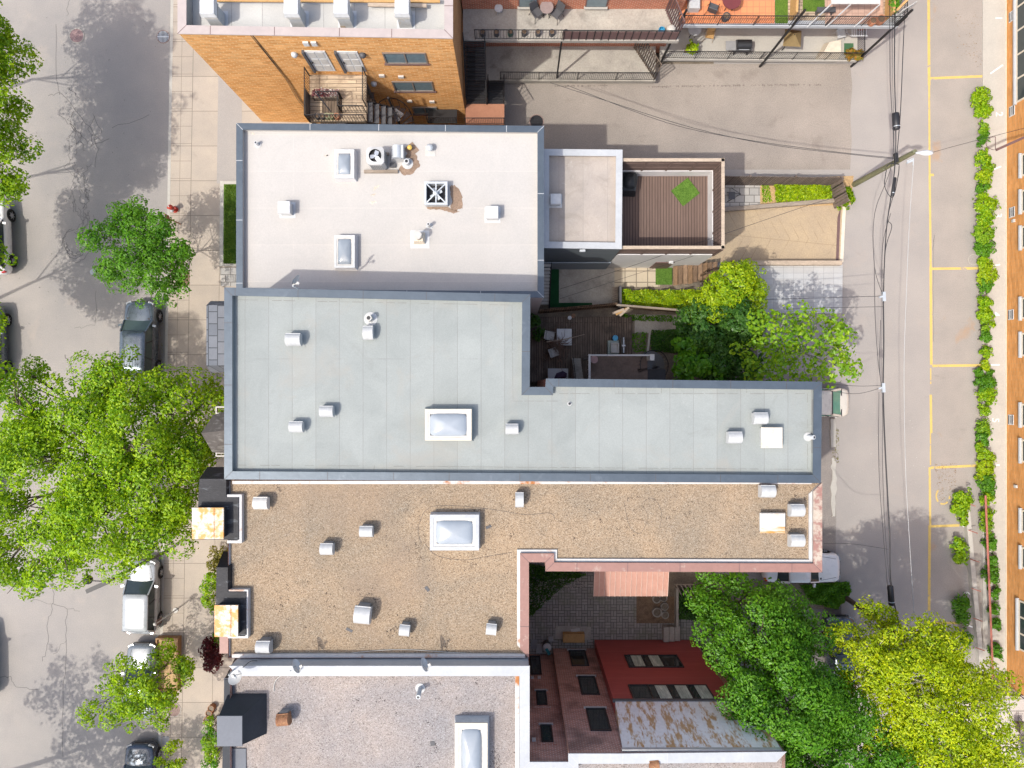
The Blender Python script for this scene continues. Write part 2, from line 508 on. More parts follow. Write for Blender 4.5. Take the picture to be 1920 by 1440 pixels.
ASPH_ST = M('street_asphalt', (0.315, 0.288, 0.262), (0.262, 0.246, 0.232), 0.3, 0.14, 20, spot=[((0.19, 0.175, 0.165), 0.85, 0.64, 0.1, 0.3), ((0.38, 0.32, 0.27), 0.5, 0.6, 0.15, 0.5), ((0.2, 0.19, 0.185), 0.28, 0.6, 0.1, 0.25)], bump=0.35)
ASPH_AL = M('alley_asphalt', (0.335, 0.308, 0.282), (0.29, 0.27, 0.252), 0.28, 0.12, 22, spot=[((0.36, 0.31, 0.27), 0.4, 0.58, 0.12, 0.4), ((0.17, 0.155, 0.15), 0.8, 0.64, 0.12, 0.3)], bump=0.3)
ASPH_LOT = M('lot_asphalt', (0.3, 0.262, 0.226), (0.245, 0.216, 0.188), 0.35, 0.2, 17, spot=[((0.17, 0.14, 0.12), 0.5, 0.58, 0.12, 0.5), ((0.4, 0.36, 0.32), 14.0, 0.68, 0.04, 0.7)], bump=0.5)
ASPH_PK = M('parking_asphalt', (0.32, 0.287, 0.255), (0.272, 0.25, 0.226), 0.5, 0.15, 20, spot=[((0.36, 0.22, 0.12), 0.45, 0.63, 0.1, 0.55), ((0.17, 0.155, 0.14), 0.7, 0.62, 0.1, 0.4)], bump=0.4)
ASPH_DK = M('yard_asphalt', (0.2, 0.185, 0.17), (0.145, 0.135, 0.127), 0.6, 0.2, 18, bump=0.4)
EARTH = M('earth', (0.22, 0.18, 0.135), (0.13, 0.11, 0.085), 1.2, 0.3, 16, bump=0.8)
MULCH = M('mulch', (0.24, 0.16, 0.1), (0.13, 0.09, 0.058), 3.0, 0.45, 26, bump=1.0)
STRAW = M('straw', (0.5, 0.34, 0.17), (0.36, 0.24, 0.12), 4.0, 0.4, 26, bump=1.0)
CONC = M('concrete', (0.45, 0.41, 0.355), (0.38, 0.35, 0.305), 0.5, 0.08, 16, spot=((0.25, 0.23, 0.2), 1.3, 0.66, 0.1, 0.4))
CONC_OLD = M('old_concrete', (0.40, 0.37, 0.32), (0.30, 0.28, 0.245), 0.9, 0.14, 12, spot=((0.16, 0.14, 0.12), 0.9, 0.57, 0.14, 0.6))
CONC_LT = M('light_concrete', (0.43, 0.41, 0.365), (0.385, 0.367, 0.33), 0.6, 0.07, 12, spot=((0.36, 0.33, 0.29), 1.0, 0.64, 0.1, 0.4))
def sidewalk_mat():
    k = MX('sidewalk_slabs'); nt = k.nt
    big = noise(nt, k.pos, 0.5, 6.0, 0.65)
    col = mixc(nt, step(nt, big, 0.35, 0.65), (0.41, 0.352, 0.288), (0.345, 0.303, 0.257))
    fn = noise(nt, k.pos, 18.0, 3.0, 0.7)
    u = ma(nt, 'ADD', k.x, ma(nt, 'MULTIPLY', k.y, -0.0167))     # follows the kerb
    ln_y = lines(nt, k.y, 2.15, 0.35, 0.03)
    ln_y2 = ma(nt, 'MULTIPLY', lines(nt, k.y, 1.075, 0.2, 0.022), ma(nt, 'LESS_THAN', u, -20.05))
    ln_x = ma(nt, 'LESS_THAN', ma(nt, 'ABSOLUTE', ma(nt, 'ADD', u, 20.05)), 0.017)
    ln_x2 = ma(nt, 'LESS_THAN', ma(nt, 'ABSOLUTE', ma(nt, 'ADD', u, 20.75)), 0.011)
    ln_x3 = ma(nt, 'LESS_THAN', ma(nt, 'ABSOLUTE', ma(nt, 'ADD', u, 18.2)), 0.015)
    sid = ma(nt, 'FLOOR', ma(nt, 'DIVIDE', ma(nt, 'ADD', k.y, 0.35), 2.15))
    sh = ma(nt, 'FRACT', ma(nt, 'MULTIPLY', ma(nt, 'SINE', ma(nt, 'MULTIPLY', sid, 12.9)), 43.7))
    g = ma(nt, 'MULTIPLY', nd(nt, 'ShaderNodeMapRange', {0: sh, 1: 0.0, 2: 1.0, 3: 0.93, 4: 1.05}).outputs[0], nd(nt, 'ShaderNodeMapRange', {0: fn, 1: 0.3, 2: 0.7, 3: 0.92, 4: 1.08}).outputs[0])
    col = mixc(nt, 1.0, col, nd(nt, 'ShaderNodeCombineColor', {0: g, 1: g, 2: g}).outputs[0], 'MULTIPLY')
    al = ma(nt, 'MINIMUM', ma(nt, 'ADD', ma(nt, 'ADD', ln_y, ln_y2), ma(nt, 'ADD', ln_x, ma(nt, 'ADD', ln_x2, ln_x3))), 1.0)
    col = mixc(nt, ma(nt, 'MULTIPLY', al, 0.8), col, (0.13, 0.11, 0.09))
    col = mixc(nt, ma(nt, 'MULTIPLY', step(nt, noise(nt, k.pos, 1.4, 6.0, 0.7), 0.6, 0.72), 0.35), col, (0.27, 0.24, 0.2))
    return k.done(col, 0.88, 0, fn, 0.01, 0.3, 0.25)
SIDEWALK = sidewalk_mat()
def tan_mat():
    k = MX('tan_driveway'); nt = k.nt
    big = noise(nt, k.pos, 0.5, 6.0, 0.7)
    col = mixc(nt, step(nt, big, 0.35, 0.65), (0.42, 0.325, 0.21), (0.35, 0.275, 0.19))
    fn = noise(nt, k.pos, 14.0, 3.0, 0.7)
    g = nd(nt, 'ShaderNodeMapRange', {0: fn, 1: 0.3, 2: 0.7, 3: 0.85, 4: 1.12}).outputs[0]
    col = mixc(nt, 1.0, col, nd(nt, 'ShaderNodeCombineColor', {0: g, 1: g, 2: g}).outputs[0], 'MULTIPLY')
    mid = 9.0
    d = ma(nt, 'SUBTRACT', k.y, mid)
    u1 = ma(nt, 'ADD', k.x, ma(nt, 'MULTIPLY', ma(nt, 'ABSOLUTE', d), 0.55))
    l1 = lines(nt, u1, 0.58, 0.2, 0.03)
    vis = step(nt, noise(nt, k.pos, 0.8, 4.0, 0.7), 0.42, 0.6)
    l2 = ma(nt, 'LESS_THAN', ma(nt, 'ABSOLUTE', ma(nt, 'ADD', d, ma(nt, 'MULTIPLY', ma(nt, 'SUBTRACT', k.x, 16.0), 0.1))), 0.02)
    col = mixc(nt, ma(nt, 'MULTIPLY', ma(nt, 'MAXIMUM', ma(nt, 'MULTIPLY', l1, vis), ma(nt, 'MULTIPLY', l2, 0.6)), 0.7), col, (0.2, 0.14, 0.08))
    return k.done(col, 0.9, 0, fn, 0.01, 0.4, 0.2)
TAN = tan_mat()
TILE_LT = paved('pale_tiles', (0.43, 0.435, 0.43), (0.39, 0.385, 0.375), (0.27, 0.27, 0.27), 0.62, 0.36, 0.01, fine=0.07, boff=0.0)
PAV_SQ = paved('square_slabs', (0.5, 0.42, 0.31), (0.44, 0.38, 0.29), (0.2, 0.17, 0.13), 0.7, 0.7, 0.03, boff=0.0)
PAV_GR = paved('grey_pavers', (0.40, 0.38, 0.35), (0.33, 0.32, 0.3), (0.16, 0.15, 0.14), 0.6, 0.45, 0.025)
PAV_TAN = paved('flagstone_terrace', (0.5, 0.44, 0.38), (0.42, 0.39, 0.36), (0.2, 0.18, 0.16), 1.1, 0.75, 0.03)
def basket_mat():
    k = MX('court_pavers'); nt = k.nt
    def br(ang):
        mp = nd(nt, 'ShaderNodeMapping', {'Vector': k.pos, 'Rotation': (0, 0, ang)})
        return nd(nt, 'ShaderNodeTexBrick', {'Vector': mp.outputs[0], 'Color1': (0.34, 0.32, 0.29, 1), 'Color2': (0.26, 0.245, 0.225, 1), 'Mortar': (0.07, 0.07, 0.06, 1), 'Scale': 1.0,
                  'Mortar Size': 0.014, 'Mortar Smooth': 0.1, 'Bias': 0.0, 'Brick Width': 0.36, 'Row Height': 0.18}, offset=0.0).outputs[0]
    cx = ma(nt, 'FLOOR', ma(nt, 'DIVIDE', k.x, 0.36)); cy = ma(nt, 'FLOOR', ma(nt, 'DIVIDE', k.y, 0.36))
    ch = ma(nt, 'MODULO', ma(nt, 'ABSOLUTE', ma(nt, 'ADD', cx, cy)), 2.0)
    col = mixc(nt, ch, br(0), br(pi / 2))
    n = noise(nt, k.pos, 0.8, 6.0, 0.7)
    col = mixc(nt, ma(nt, 'MULTIPLY', step(nt, n, 0.5, 0.66), 0.5), col, (0.17, 0.18, 0.11))
    return k.done(col, 0.9, 0, noise(nt, k.pos, 12.0), 0.01, 0.3)
BASKET = basket_mat()
YELLOW = M('yellow_road_paint', (0.6, 0.43, 0.12), (0.52, 0.38, 0.13), 2.0, 0.1, 14, spot=((0.31, 0.27, 0.24), 2.2, 0.60, 0.06), bump=0.1)
WHITEP = M('white_road_paint', (0.8, 0.8, 0.78), (0.72, 0.72, 0.7), 2.0, 0.1, 14, spot=((0.45, 0.43, 0.4), 4.0, 0.6, 0.06), bump=0.1)
TURF = M('artificial_turf', (0.015, 0.075, 0.028), (0.01, 0.055, 0.02), 2.0, 0.25, 24, bump=0.6, spec=0.1)
TURF_B = M('bright_turf', (0.095, 0.18, 0.03), (0.06, 0.125, 0.02), 5.0, 0.55, 26, bump=0.9, spec=0.1)
GRASSM = M('lawn_base', (0.1, 0.17, 0.025), (0.06, 0.12, 0.018), 2.5, 0.5, 22, bump=1.0, spec=0.1)
COP_BLUE = M('slate_blue_metal', (0.088, 0.112, 0.138), (0.072, 0.093, 0.116), 0.9, 0.07, 3, rough=0.42, metal=0.35, bump=0.25, spec=0.5, spot=((0.16, 0.19, 0.22), 1.3, 0.6, 0.15, 0.5))
COP_TAUPE = M('taupe_metal', (0.44, 0.375, 0.35), (0.4, 0.345, 0.325), 0.8, 0.05, 4, rough=0.5, metal=0.1, bump=0.05)
COP_WHITE = M('white_metal', (0.43, 0.445, 0.455), (0.37, 0.385, 0.4), 0.7, 0.05, 6, rough=0.5, bump=0.1, spot=((0.4, 0.34, 0.3), 1.6, 0.68, 0.08, 0.5))
COP_BROWN = rusty('brown_metal', (0.27, 0.145, 0.118), (0.42, 0.32, 0.26), 0.60, 1.6, rust2=(0.33, 0.24, 0.2), rough=0.5)
COP_PEEL = rusty('peeling_brown_metal', (0.29, 0.155, 0.125), (0.47, 0.42, 0.34), 0.46, 1.3, rust2=(0.38, 0.28, 0.22), rough=0.6)
FLASH_W = rusty('rust_streaked_flashing', (0.5, 0.49, 0.475), (0.42, 0.18, 0.045), 0.58, 1.2, (0.6, 0.6, 1), (0.34, 0.12, 0.03))
RUST_CAP = rusty('rusty_white_sheet', (0.56, 0.51, 0.44), (0.48, 0.25, 0.06), 0.44, 1.1, (1, 1, 1), (0.6, 0.24, 0.03), 0.5)
RUST_HATCH = rusty('stained_white_sheet', (0.55, 0.53, 0.49), (0.5, 0.28, 0.08), 0.54, 0.8, (0.35, 2.2, 1), (0.5, 0.22, 0.05), 0.5)
RUST_ALL = rusty('rusted_steel', (0.3, 0.14, 0.07), (0.16, 0.06, 0.03), 0.42, 3.0, rust2=(0.4, 0.22, 0.1), rough=0.75)
MANSARD = rusty('weathered_mansard_sheet', (0.8, 0.785, 0.76), (0.55, 0.37, 0.2), 0.5, 1.7, (1.6, 0.6, 0.5), (0.46, 0.25, 0.1))
GALV = M('galvanised_steel', (0.52, 0.55, 0.57), (0.44, 0.47, 0.49), 2.5, 0.08, 7, rough=0.5, metal=0.25, bump=0.1, spec=0.5)
GALV_W = M('white_coated_steel', (0.47, 0.475, 0.47), (0.41, 0.415, 0.41), 2.5, 0.08, 7, rough=0.5, bump=0.1, spot=((0.5, 0.38, 0.24), 2.4, 0.62, 0.1, 0.5))
WHITE = plain('white_enamel', (0.53, 0.54, 0.54), 0.4)
OFFW = plain('off_white', (0.48, 0.465, 0.43), 0.6)
LGREY = plain('light_grey', (0.45, 0.45, 0.44), 0.55)
MGREY = plain('mid_grey', (0.25, 0.25, 0.25), 0.6)
DGREY = plain('dark_grey', (0.07, 0.07, 0.075), 0.6)
BLACK = plain('black', (0.018, 0.018, 0.02), 0.5)
IRON = plain('wrought_iron', (0.022, 0.021, 0.022), 0.55, 0.3)
GLASS = plain('dark_glass', (0.035, 0.048, 0.05), 0.06, 0, 0.6)
GLASS_B = plain('bluish_glass', (0.13, 0.18, 0.2), 0.08, 0, 0.6)
GLASS_G = plain('green_tinted_glass', (0.12, 0.27, 0.2), 0.12, 0, 0.6)
CURTAIN = M('curtain', (0.6, 0.68, 0.6), (0.3, 0.38, 0.33), 2.5, 0.3, 6, bump=0.2, stretch=(3, 1, 0.3))
def acrylic(name, c):
    k = MX(name)
    fn = noise(k.nt, k.pos, 1.6, 4.0)
    col = mixc(k.nt, step(k.nt, fn, 0.3, 0.7), c, tuple(x * 0.88 for x in c))
    return k.done(col, 0.16, 0, None, spec=0.5, coat=0.4)
DOME_CLR = acrylic('clear_skylight_dome', (0.27, 0.305, 0.34))
DOME_MILK = acrylic('milky_skylight_dome', (0.33, 0.365, 0.4))
BR_OR_X = brick('orange_brick', (0.66, 0.335, 0.125), (0.52, 0.215, 0.055), (0.64, 0.4, 0.18), 'x', 0.42, 0.16, 0.028)
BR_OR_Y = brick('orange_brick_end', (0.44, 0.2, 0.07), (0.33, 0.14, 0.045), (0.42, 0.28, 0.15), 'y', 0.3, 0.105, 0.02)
BR_RT_Y = brick('tan_orange_brick', (0.62, 0.285, 0.095), (0.52, 0.22, 0.06), (0.5, 0.28, 0.12), 'y', 0.5, 0.12, 0.02)
BR_RT_X = brick('tan_orange_brick_end', (0.62, 0.285, 0.095), (0.52, 0.22, 0.06), (0.5, 0.28, 0.12), 'x', 0.3, 0.1, 0.02)
BR_RED_X = brick('red_brick', (0.46, 0.13, 0.065), (0.36, 0.09, 0.045), (0.46, 0.33, 0.24), 'x', 0.26, 0.1, 0.016)
BR_RED_Y = brick('red_brick_end', (0.46, 0.13, 0.065), (0.36, 0.09, 0.045), (0.46, 0.33, 0.24), 'y', 0.26, 0.1, 0.016)
BR_DK_X = brick('dark_red_brick', (0.46, 0.21, 0.15), (0.33, 0.15, 0.115), (0.56, 0.47, 0.42), 'x', 0.25, 0.095, 0.015, (0.12, 0.08, 0.07))
BR_DK_Y = brick('dark_red_brick_end', (0.46, 0.21, 0.15), (0.33, 0.15, 0.115), (0.56, 0.47, 0.42), 'y', 0.25, 0.095, 0.015, (0.12, 0.08, 0.07))
def siding(name, c, period, lw, dark):
    k = MX(name); nt = k.nt
    ln = lines(nt, k.z, period, 0.0, lw)
    n = noise(nt, k.vec(ma(nt, 'MULTIPLY', k.x, 0.6), ma(nt, 'MULTIPLY', k.y, 0.6), ma(nt, 'MULTIPLY', k.z, 6.0)), 1.0, 5.0, 0.7)
    g = nd(nt, 'ShaderNodeMapRange', {0: n, 1: 0.3, 2: 0.7, 3: 0.88, 4: 1.1}).outputs[0]
    col = mixc(nt, 1.0, c, nd(nt, 'ShaderNodeCombineColor', {0: g, 1: g, 2: g}).outputs[0], 'MULTIPLY')
    return k.done(mixc(nt, ln, col, dark), 0.6, 0, None, spec=0.3)
RED_SID = siding('dark_red_cladding', (0.38, 0.085, 0.075), 1.9, 0.025, (0.5, 0.16, 0.13))
GR_SID = siding('charcoal_cladding', (0.12, 0.14, 0.155), 0.35, 0.04, (0.05, 0.06, 0.07))
STUCCO = M('white_stucco', (0.6, 0.59, 0.585), (0.54, 0.53, 0.53), 1.0, 0.05, 8)
STUCCO_B = M('blue_grey_stucco', (0.24, 0.28, 0.32), (0.22, 0.26, 0.29), 1.0, 0.05, 8)
RF_WHITE = membrane('white_roof_membrane', (0.445, 0.424, 0.396), (0.412, 0.396, 0.373), 1.85, 0.4, (0.5, 0.47, 0.43), 'y', [((0.42, 0.33, 0.22), 0.55, 0.7, 0.1, 0.5)], cross=(4.9, 1.2))
RF_GREY = membrane('grey_green_roof_felt', (0.288, 0.308, 0.294), (0.25, 0.27, 0.258), 1.07, 0.33, (0.2, 0.2, 0.195), 'x', [((0.3, 0.285, 0.25), 0.33, 0.54, 0.16, 0.5), ((0.38, 0.39, 0.38), 2.2, 0.66, 0.06, 0.35), ((0.19, 0.195, 0.18), 0.6, 0.61, 0.14, 0.4)], cross=(5.0, 3.86))
RF_LT = membrane('pale_roof_membrane', (0.46, 0.455, 0.43), (0.41, 0.405, 0.385), 1.45, 0.2, (0.2, 0.19, 0.18), 'x', [((0.33, 0.31, 0.28), 0.5, 0.6, 0.12, 0.4)])
RF_BROWN = membrane('water_marked_membrane', (0.40, 0.35, 0.305), (0.33, 0.295, 0.265), 1.3, 0.1, (0.27, 0.25, 0.23), 'x', [((0.24, 0.21, 0.18), 0.7, 0.55, 0.15, 0.5), ((0.52, 0.48, 0.44), 1.5, 0.6, 0.1, 0.5)])
RF_BEIGE = gravel('beige_roof_gravel', [(0.145, 0.105, 0.072), (0.26, 0.195, 0.132), (0.32, 0.245, 0.168), (0.275, 0.205, 0.135), (0.4, 0.325, 0.24)], (0.05, 0.035, 0.032), (0.235, 0.18, 0.135), 30.0, 0.69)
RF_PINK = gravel('pinkish_roof_gravel', [(0.17, 0.145, 0.13), (0.28, 0.245, 0.225), (0.33, 0.295, 0.275), (0.28, 0.24, 0.22), (0.41, 0.38, 0.355)], (0.05, 0.04, 0.04), (0.25, 0.21, 0.185), 30.0, 0.69)
TAR = M('black_tar', (0.03, 0.03, 0.034), (0.018, 0.018, 0.02), 1.2, 0.25, 10, rough=0.6, spot=((0.16, 0.17, 0.18), 1.6, 0.6, 0.06, 0.5), bump=0.6, stretch=(0.6, 2.2, 1))
SLATE = paved('grey_slate_shingles', (0.16, 0.17, 0.185), (0.12, 0.13, 0.145), (0.05, 0.055, 0.06), 0.55, 0.42, 0.02, pi / 2)
SHINGLE = rusty('peeling_shingles', (0.085, 0.075, 0.07), (0.3, 0.29, 0.27), 0.55, 1.4, (1, 4.0, 1), (0.05, 0.045, 0.04), 0.85)
DORMER_G = M('grey_dormer_membrane', (0.155, 0.165, 0.185), (0.14, 0.15, 0.168), 0.7, 0.05, 9, rough=0.7, bump=0.1)
DORMER_D = M('dark_dormer_membrane', (0.04, 0.046, 0.055), (0.032, 0.036, 0.042), 0.7, 0.08, 9, rough=0.7, bump=0.1)
DECK_BR = planks('brown_deck_boards', (0.165, 0.115, 0.095), (0.14, 0.098, 0.082), (0.03, 0.022, 0.02), 'y', 0.16, 30, 0.5)
FENCE_BR = planks('brown_screen_boards', (0.16, 0.112, 0.095), (0.125, 0.088, 0.075), (0.035, 0.025, 0.02), 'x', 0.2, 30, 0.6)
WOOD_W = planks('weathered_boards', (0.46, 0.36, 0.25), (0.36, 0.28, 0.2), (0.08, 0.06, 0.04), 'x', 0.2, 2.4, 1.3, (0.17, 0.12, 0.08))
WOOD_TOP = M('bleached_wood', (0.45, 0.36, 0.27), (0.36, 0.29, 0.22), 2.0, 0.2, 12, stretch=(0.5, 3, 1))
WOOD_OCH = M('ochre_wood', (0.5, 0.3, 0.12), (0.42, 0.25, 0.1), 2.0, 0.15, 10)
WOOD_DK = planks('dark_wet_deck', (0.19, 0.145, 0.11), (0.13, 0.1, 0.078), (0.03, 0.025, 0.02), 'y', 0.15, 6, 1.5, (0.07, 0.056, 0.045))
FENCE_W = planks('rough_fence_boards', (0.2, 0.13, 0.08), (0.13, 0.09, 0.06), (0.03, 0.022, 0.018), 'zx', 0.15, 30, 1.4)
FENCE_G = planks('grey_brown_fence_boards', (0.19, 0.15, 0.125), (0.14, 0.11, 0.095), (0.05, 0.04, 0.035), 'zx', 0.15, 30, 1.0)
TIMBER = M('landscape_timber', (0.3, 0.25, 0.2), (0.22, 0.18, 0.14), 1.5, 0.25, 12, stretch=(0.4, 2, 2))
ORTILE = paved('orange_terrace_tiles', (0.66, 0.25, 0.11), (0.6, 0.22, 0.1), (0.36, 0.16, 0.09), 0.34, 0.34, 0.014, fine=0.06, boff=0.0)
RUSTF = M('red_brown_floor', (0.36, 0.17, 0.1), (0.3, 0.14, 0.085), 1.0, 0.1, 8)
BALC_BR = M('brown_balcony_felt', (0.16, 0.115, 0.09), (0.12, 0.09, 0.07), 1.5, 0.15, 8)
CANOPY = M('pink_canopy_metal', (0.52, 0.3, 0.24), (0.46, 0.255, 0.2), 1.2, 0.06, 6, rough=0.5, spot=((0.56, 0.45, 0.38), 1.2, 0.58, 0.12, 0.5))
BROWN_P = plain('brown_panel', (0.13, 0.075, 0.07), 0.6)
BARK = M('bark', (0.12, 0.09, 0.065), (0.075, 0.058, 0.045), 3.0, 0.35, 14, bump=1.0, stretch=(2, 2, 0.5))
BARK_L = M('pale_bark', (0.4, 0.37, 0.3), (0.28, 0.25, 0.2), 3.0, 0.3, 14, bump=0.8)
POLE = M('old_pole_wood', (0.2, 0.19, 0.1), (0.13, 0.13, 0.08), 2.0, 0.3, 12, spot=((0.32, 0.4, 0.26), 2.0, 0.58, 0.1, 0.8), stretch=(2, 2, 0.7))
THIN_CABLE = plain('thin_cable', (.13, .11, .1), .7)
CABLE = plain('cable_sheath', (0.025, 0.025, 0.028), 0.5)
RUBBER = plain('tyre_rubber', (0.02, 0.02, 0.021), 0.75, 0, 0.2)
ALLOY = plain('alloy_wheel', (0.5, 0.5, 0.51), 0.35, 0.7)
TERRA = M('terracotta', (0.45, 0.2, 0.11), (0.38, 0.17, 0.1), 3.0, 0.1, 9)
REDP = plain('red_paint', (0.42, 0.045, 0.025), 0.45)
REDRAIL = M('faded_red_rail', (0.42, 0.16, 0.12), (0.36, 0.13, 0.1), 1.2, 0.1, 8)
TAILR = plain('red_lens', (0.5, 0.015, 0.02), 0.15)
LAMPG = plain('clear_lens', (0.28, 0.3, 0.32), 0.25)
CREAM = plain('cream', (0.62, 0.55, 0.44), 0.6)
BLUE = plain('blue_plastic', (0.04, 0.3, 0.5), 0.4)
TEAL = plain('teal_plastic', (0.02, 0.2, 0.22), 0.4)
PURPLE = plain('purple_cloth', (0.06, 0.035, 0.07), 0.9)
COVER = M('black_cover_cloth', (0.022, 0.025, 0.028), (0.03, 0.033, 0.036), 4.0, 0.2, 9, rough=0.5, bump=0.8)
MANHOLE = M('rusty_iron', (0.27, 0.19, 0.165), (0.22, 0.16, 0.14), 3.0, 0.2, 16, bump=0.6)
MANHOLE_P = M('pink_iron', (0.3, 0.2, 0.19), (0.25, 0.17, 0.165), 3.0, 0.2, 16, bump=0.6)
STAIN = M('brown_mud_stain', (0.27, 0.19, 0.135), (0.2, 0.14, 0.1), 2.5, 0.25, 14, bump=0.3)
L_MAPLE = leafmat('maple_leaves', (0.09, 0.22, 0.005), (0.2, 0.38, 0.006), (0.38, 0.52, 0.008))
L_DEEP = leafmat('deep_green_leaves', (0.05, 0.165, 0.01), (0.085, 0.25, 0.012), (0.15, 0.33, 0.016))
L_YEL = leafmat('yellow_green_leaves', (0.17, 0.29, 0.005), (0.33, 0.46, 0.005), (0.54, 0.59, 0.008))
L_DARK = leafmat('dark_leaves', (0.022, 0.08, 0.014), (0.045, 0.14, 0.02), (0.1, 0.22, 0.03))
L_LITE = leafmat('light_leaves', (0.1, 0.26, 0.014), (0.18, 0.36, 0.014), (0.33, 0.48, 0.02))
L_WEED = leafmat('weed_leaves', (0.08, 0.22, 0.005), (0.2, 0.4, 0.006), (0.4, 0.54, 0.01))
L_SHRUB = leafmat('yellowish_shrub_leaves', (0.12, 0.26, 0.006), (0.27, 0.43, 0.008), (0.46, 0.56, 0.01))
L_RED = leafmat('purple_leaves', (0.04, 0.004, 0.008), (0.075, 0.008, 0.014), (0.13, 0.015, 0.02), 0.3)
L_OLIVE = leafmat('olive_leaves', (0.12, 0.13, 0.02), (0.2, 0.2, 0.03), (0.26, 0.22, 0.04))
L_FLOWER = leafmat('white_blossoms', (0.3, 0.3, 0.26), (0.45, 0.42, 0.4), (0.55, 0.5, 0.48), 0.2)

# ------------------------------------------------------------------ ground, street, yards
S('ground', MB().sheet([(-70, -60), (70, -60), (70, 60), (-70, 60)], -0.05), EARTH)
def kerb_x(y): return -21.49 + 0.0166 * y
S('street', MB().sheet([(-34, -34), (kerb_x(-34), -34), (kerb_x(34), 34), (-34, 34)], 0.0), ASPH_ST)
S('far_sidewalk', MB().prism([(-40, -34), (-34, -34), (-34, 34), (-40, 34)], -0.04, 0.12), SIDEWALK)
S('kerb', MB().prism([(kerb_x(-34), -34), (kerb_x(-34) + 0.17, -34), (kerb_x(34) + 0.17, 34), (kerb_x(34), 34)], -0.04, 0.126), CONC_LT)
S('sidewalk', MB().prism([(kerb_x(-34) + 0.17, -34), (-12.2, -34), (-12.2, 34), (kerb_x(34) + 0.17, 34)], -0.04, 0.12), SIDEWALK)
S('side_strip', MB().sheet(PW([(411, 138), (455, 138), (455, 345), (408, 345)]) , 0.126), ASPH_AL)
# front lawn of the white-roofed house with its low kerb
S('lawn_kerb', MB().prism(PW([(415, 341), (447, 341), (447, 500), (414, 500)]), 0.1, 0.2), CONC_LT)
S('front_lawn', MB().sheet(PW([(422, 347), (447, 347), (447, 495), (421, 495)]), 0.204), GRASSM)
S('front_paving', MB().sheet(PW([(414, 502), (450, 502), (450, 537), (416, 537)]), 0.13), PAV_GR)
# alley, parking lot, parking bays
S('alley', MB().sheet([(12.5, -34), (25.9, -34), (25.9, 34), (12.5, 34)], 0.0), ASPH_AL)
S('parking_bays', MB().sheet([(25.9, -34), (29.15, -34), (29.15, 34), (25.9, 34)], 0.0), ASPH_PK)
lot = PW([(900, 120), (1594, 120), (1598, 160), (1594, 215), (1597, 262), (1594, 318), (900, 318)])
S('parking_lot', MB().sheet(lot, 0.006), ASPH_LOT)
S('walkway', MB().prism([(29.15, -18), (30.6, -18), (30.6, 34), (29.15, 34)], -0.04, 0.05), CONC_LT)
S('terrace_paving', MB().prism([(27.6, -34), (40, -34), (40, -19.3), (27.6, -19.3)], -0.04, 0.04), PAV_TAN)
# yards behind the white-roofed house
S('garden_paving', MB().sheet(PW([(1290, 342), (1434, 342), (1434, 386), (1290, 386)]), 0.03), PAV_GR)
S('garden_soil', MB().sheet(PW([(1425, 336), (1600, 330), (1595, 384), (1425, 390)]), 0.034), STRAW)
S('driveway', MB().sheet(PW([(1290, 398), (1584, 378), (1578, 492), (1290, 492)]), 0.012), TAN)
S('driveway_kerb', MB().prism(PW([(1579, 388), (1585, 388), (1580, 492), (1574, 492)]), 0.0, 0.08), CREAM)
S('drain_strip', MB().prism(PW([(1570, 408), (1576, 388), (1572, 492), (1567, 492)]), 0.0, 0.03), BROWN_P)
S('tile_terrace', MB().prism(PW([(1330, 496), (1577, 496), (1576, 588), (1330, 588)]), 0.0, 0.22), TILE_LT)
S('patio', MB().prism(PW([(984, 486), (1152, 486), (1152, 572), (984, 572)]), 0.0, 0.04), CONC_OLD)
S('slab_path', MB().sheet(PW([(1150, 486), (1237, 486), (1237, 538), (1150, 538)]), 0.03), PAV_SQ)
S('yard_soil', MB().sheet(PW([(1150, 530), (1420, 530), (1420, 720), (1150, 720)]), 0.01), EARTH)
S('garden_path', MB().sheet(PW([(1190, 590), (1330, 590), (1330, 625), (1190, 625)]), 0.03), CONC_OLD)
random.seed(17)
def wobble(pts, amp, n=8):
    out = []
    for a, b in zip(pts, pts[1:] + pts[:1]):
        for k in range(n):
            p_ = Vector(a).lerp(Vector(b), k / n); out.append((p_.x + random.uniform(-amp, amp), p_.y + random.uniform(-amp, amp)))
    return out
S('side_yard', MB().sheet(wobble([(11.0, -12.2), (20.0, -12.2), (20.1, -4.6), (20.0, 0.6), (11.0, 0.6)], .05), 0.004), M('side_asphalt', (0.2, 0.18, 0.165), (0.27, 0.24, 0.215), 0.7, 0.2, 16, bump=.4))
S('side_kerb', MB().prism(wobble(PW([(1556, 785), (1565, 785), (1565, 838), (1557, 838)]), .03, 4), 0.0, 0.1), CONC_LT)
S('broken_kerb', MB().prism(wobble(PW([(1559, 858), (1566, 860), (1567, 905), (1565, 968), (1559, 968), (1558, 900)]), .07, 5), 0.0, 0.05), CONC_LT)
# courtyard of the gravel-roofed house
S('courtyard', MB().sheet([(0.6, -8.3), (11.2, -8.3), (11.2, -16.9), (0.6, -16.9)], 0.02), BASKET)
S('mulch_bed', MB().sheet(PW([(1193, 1118), (1264, 1118), (1264, 1168), (1193, 1168)]), 0.05), MULCH)
S('garden_bed', MB().sheet([(9.0, -8.4), (12.6, -8.4), (12.6, -13.5), (9.0, -13.5)], 0.03), EARTH)
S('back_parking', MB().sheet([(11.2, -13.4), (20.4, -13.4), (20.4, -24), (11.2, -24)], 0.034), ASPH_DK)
S('pole_bed', MB().sheet(wobble([(12.6, -12.2), (20.3, -12.2), (20.9, -13.2), (19.4, -14.0), (12.6, -13.8)], .08), 0.036), EARTH)

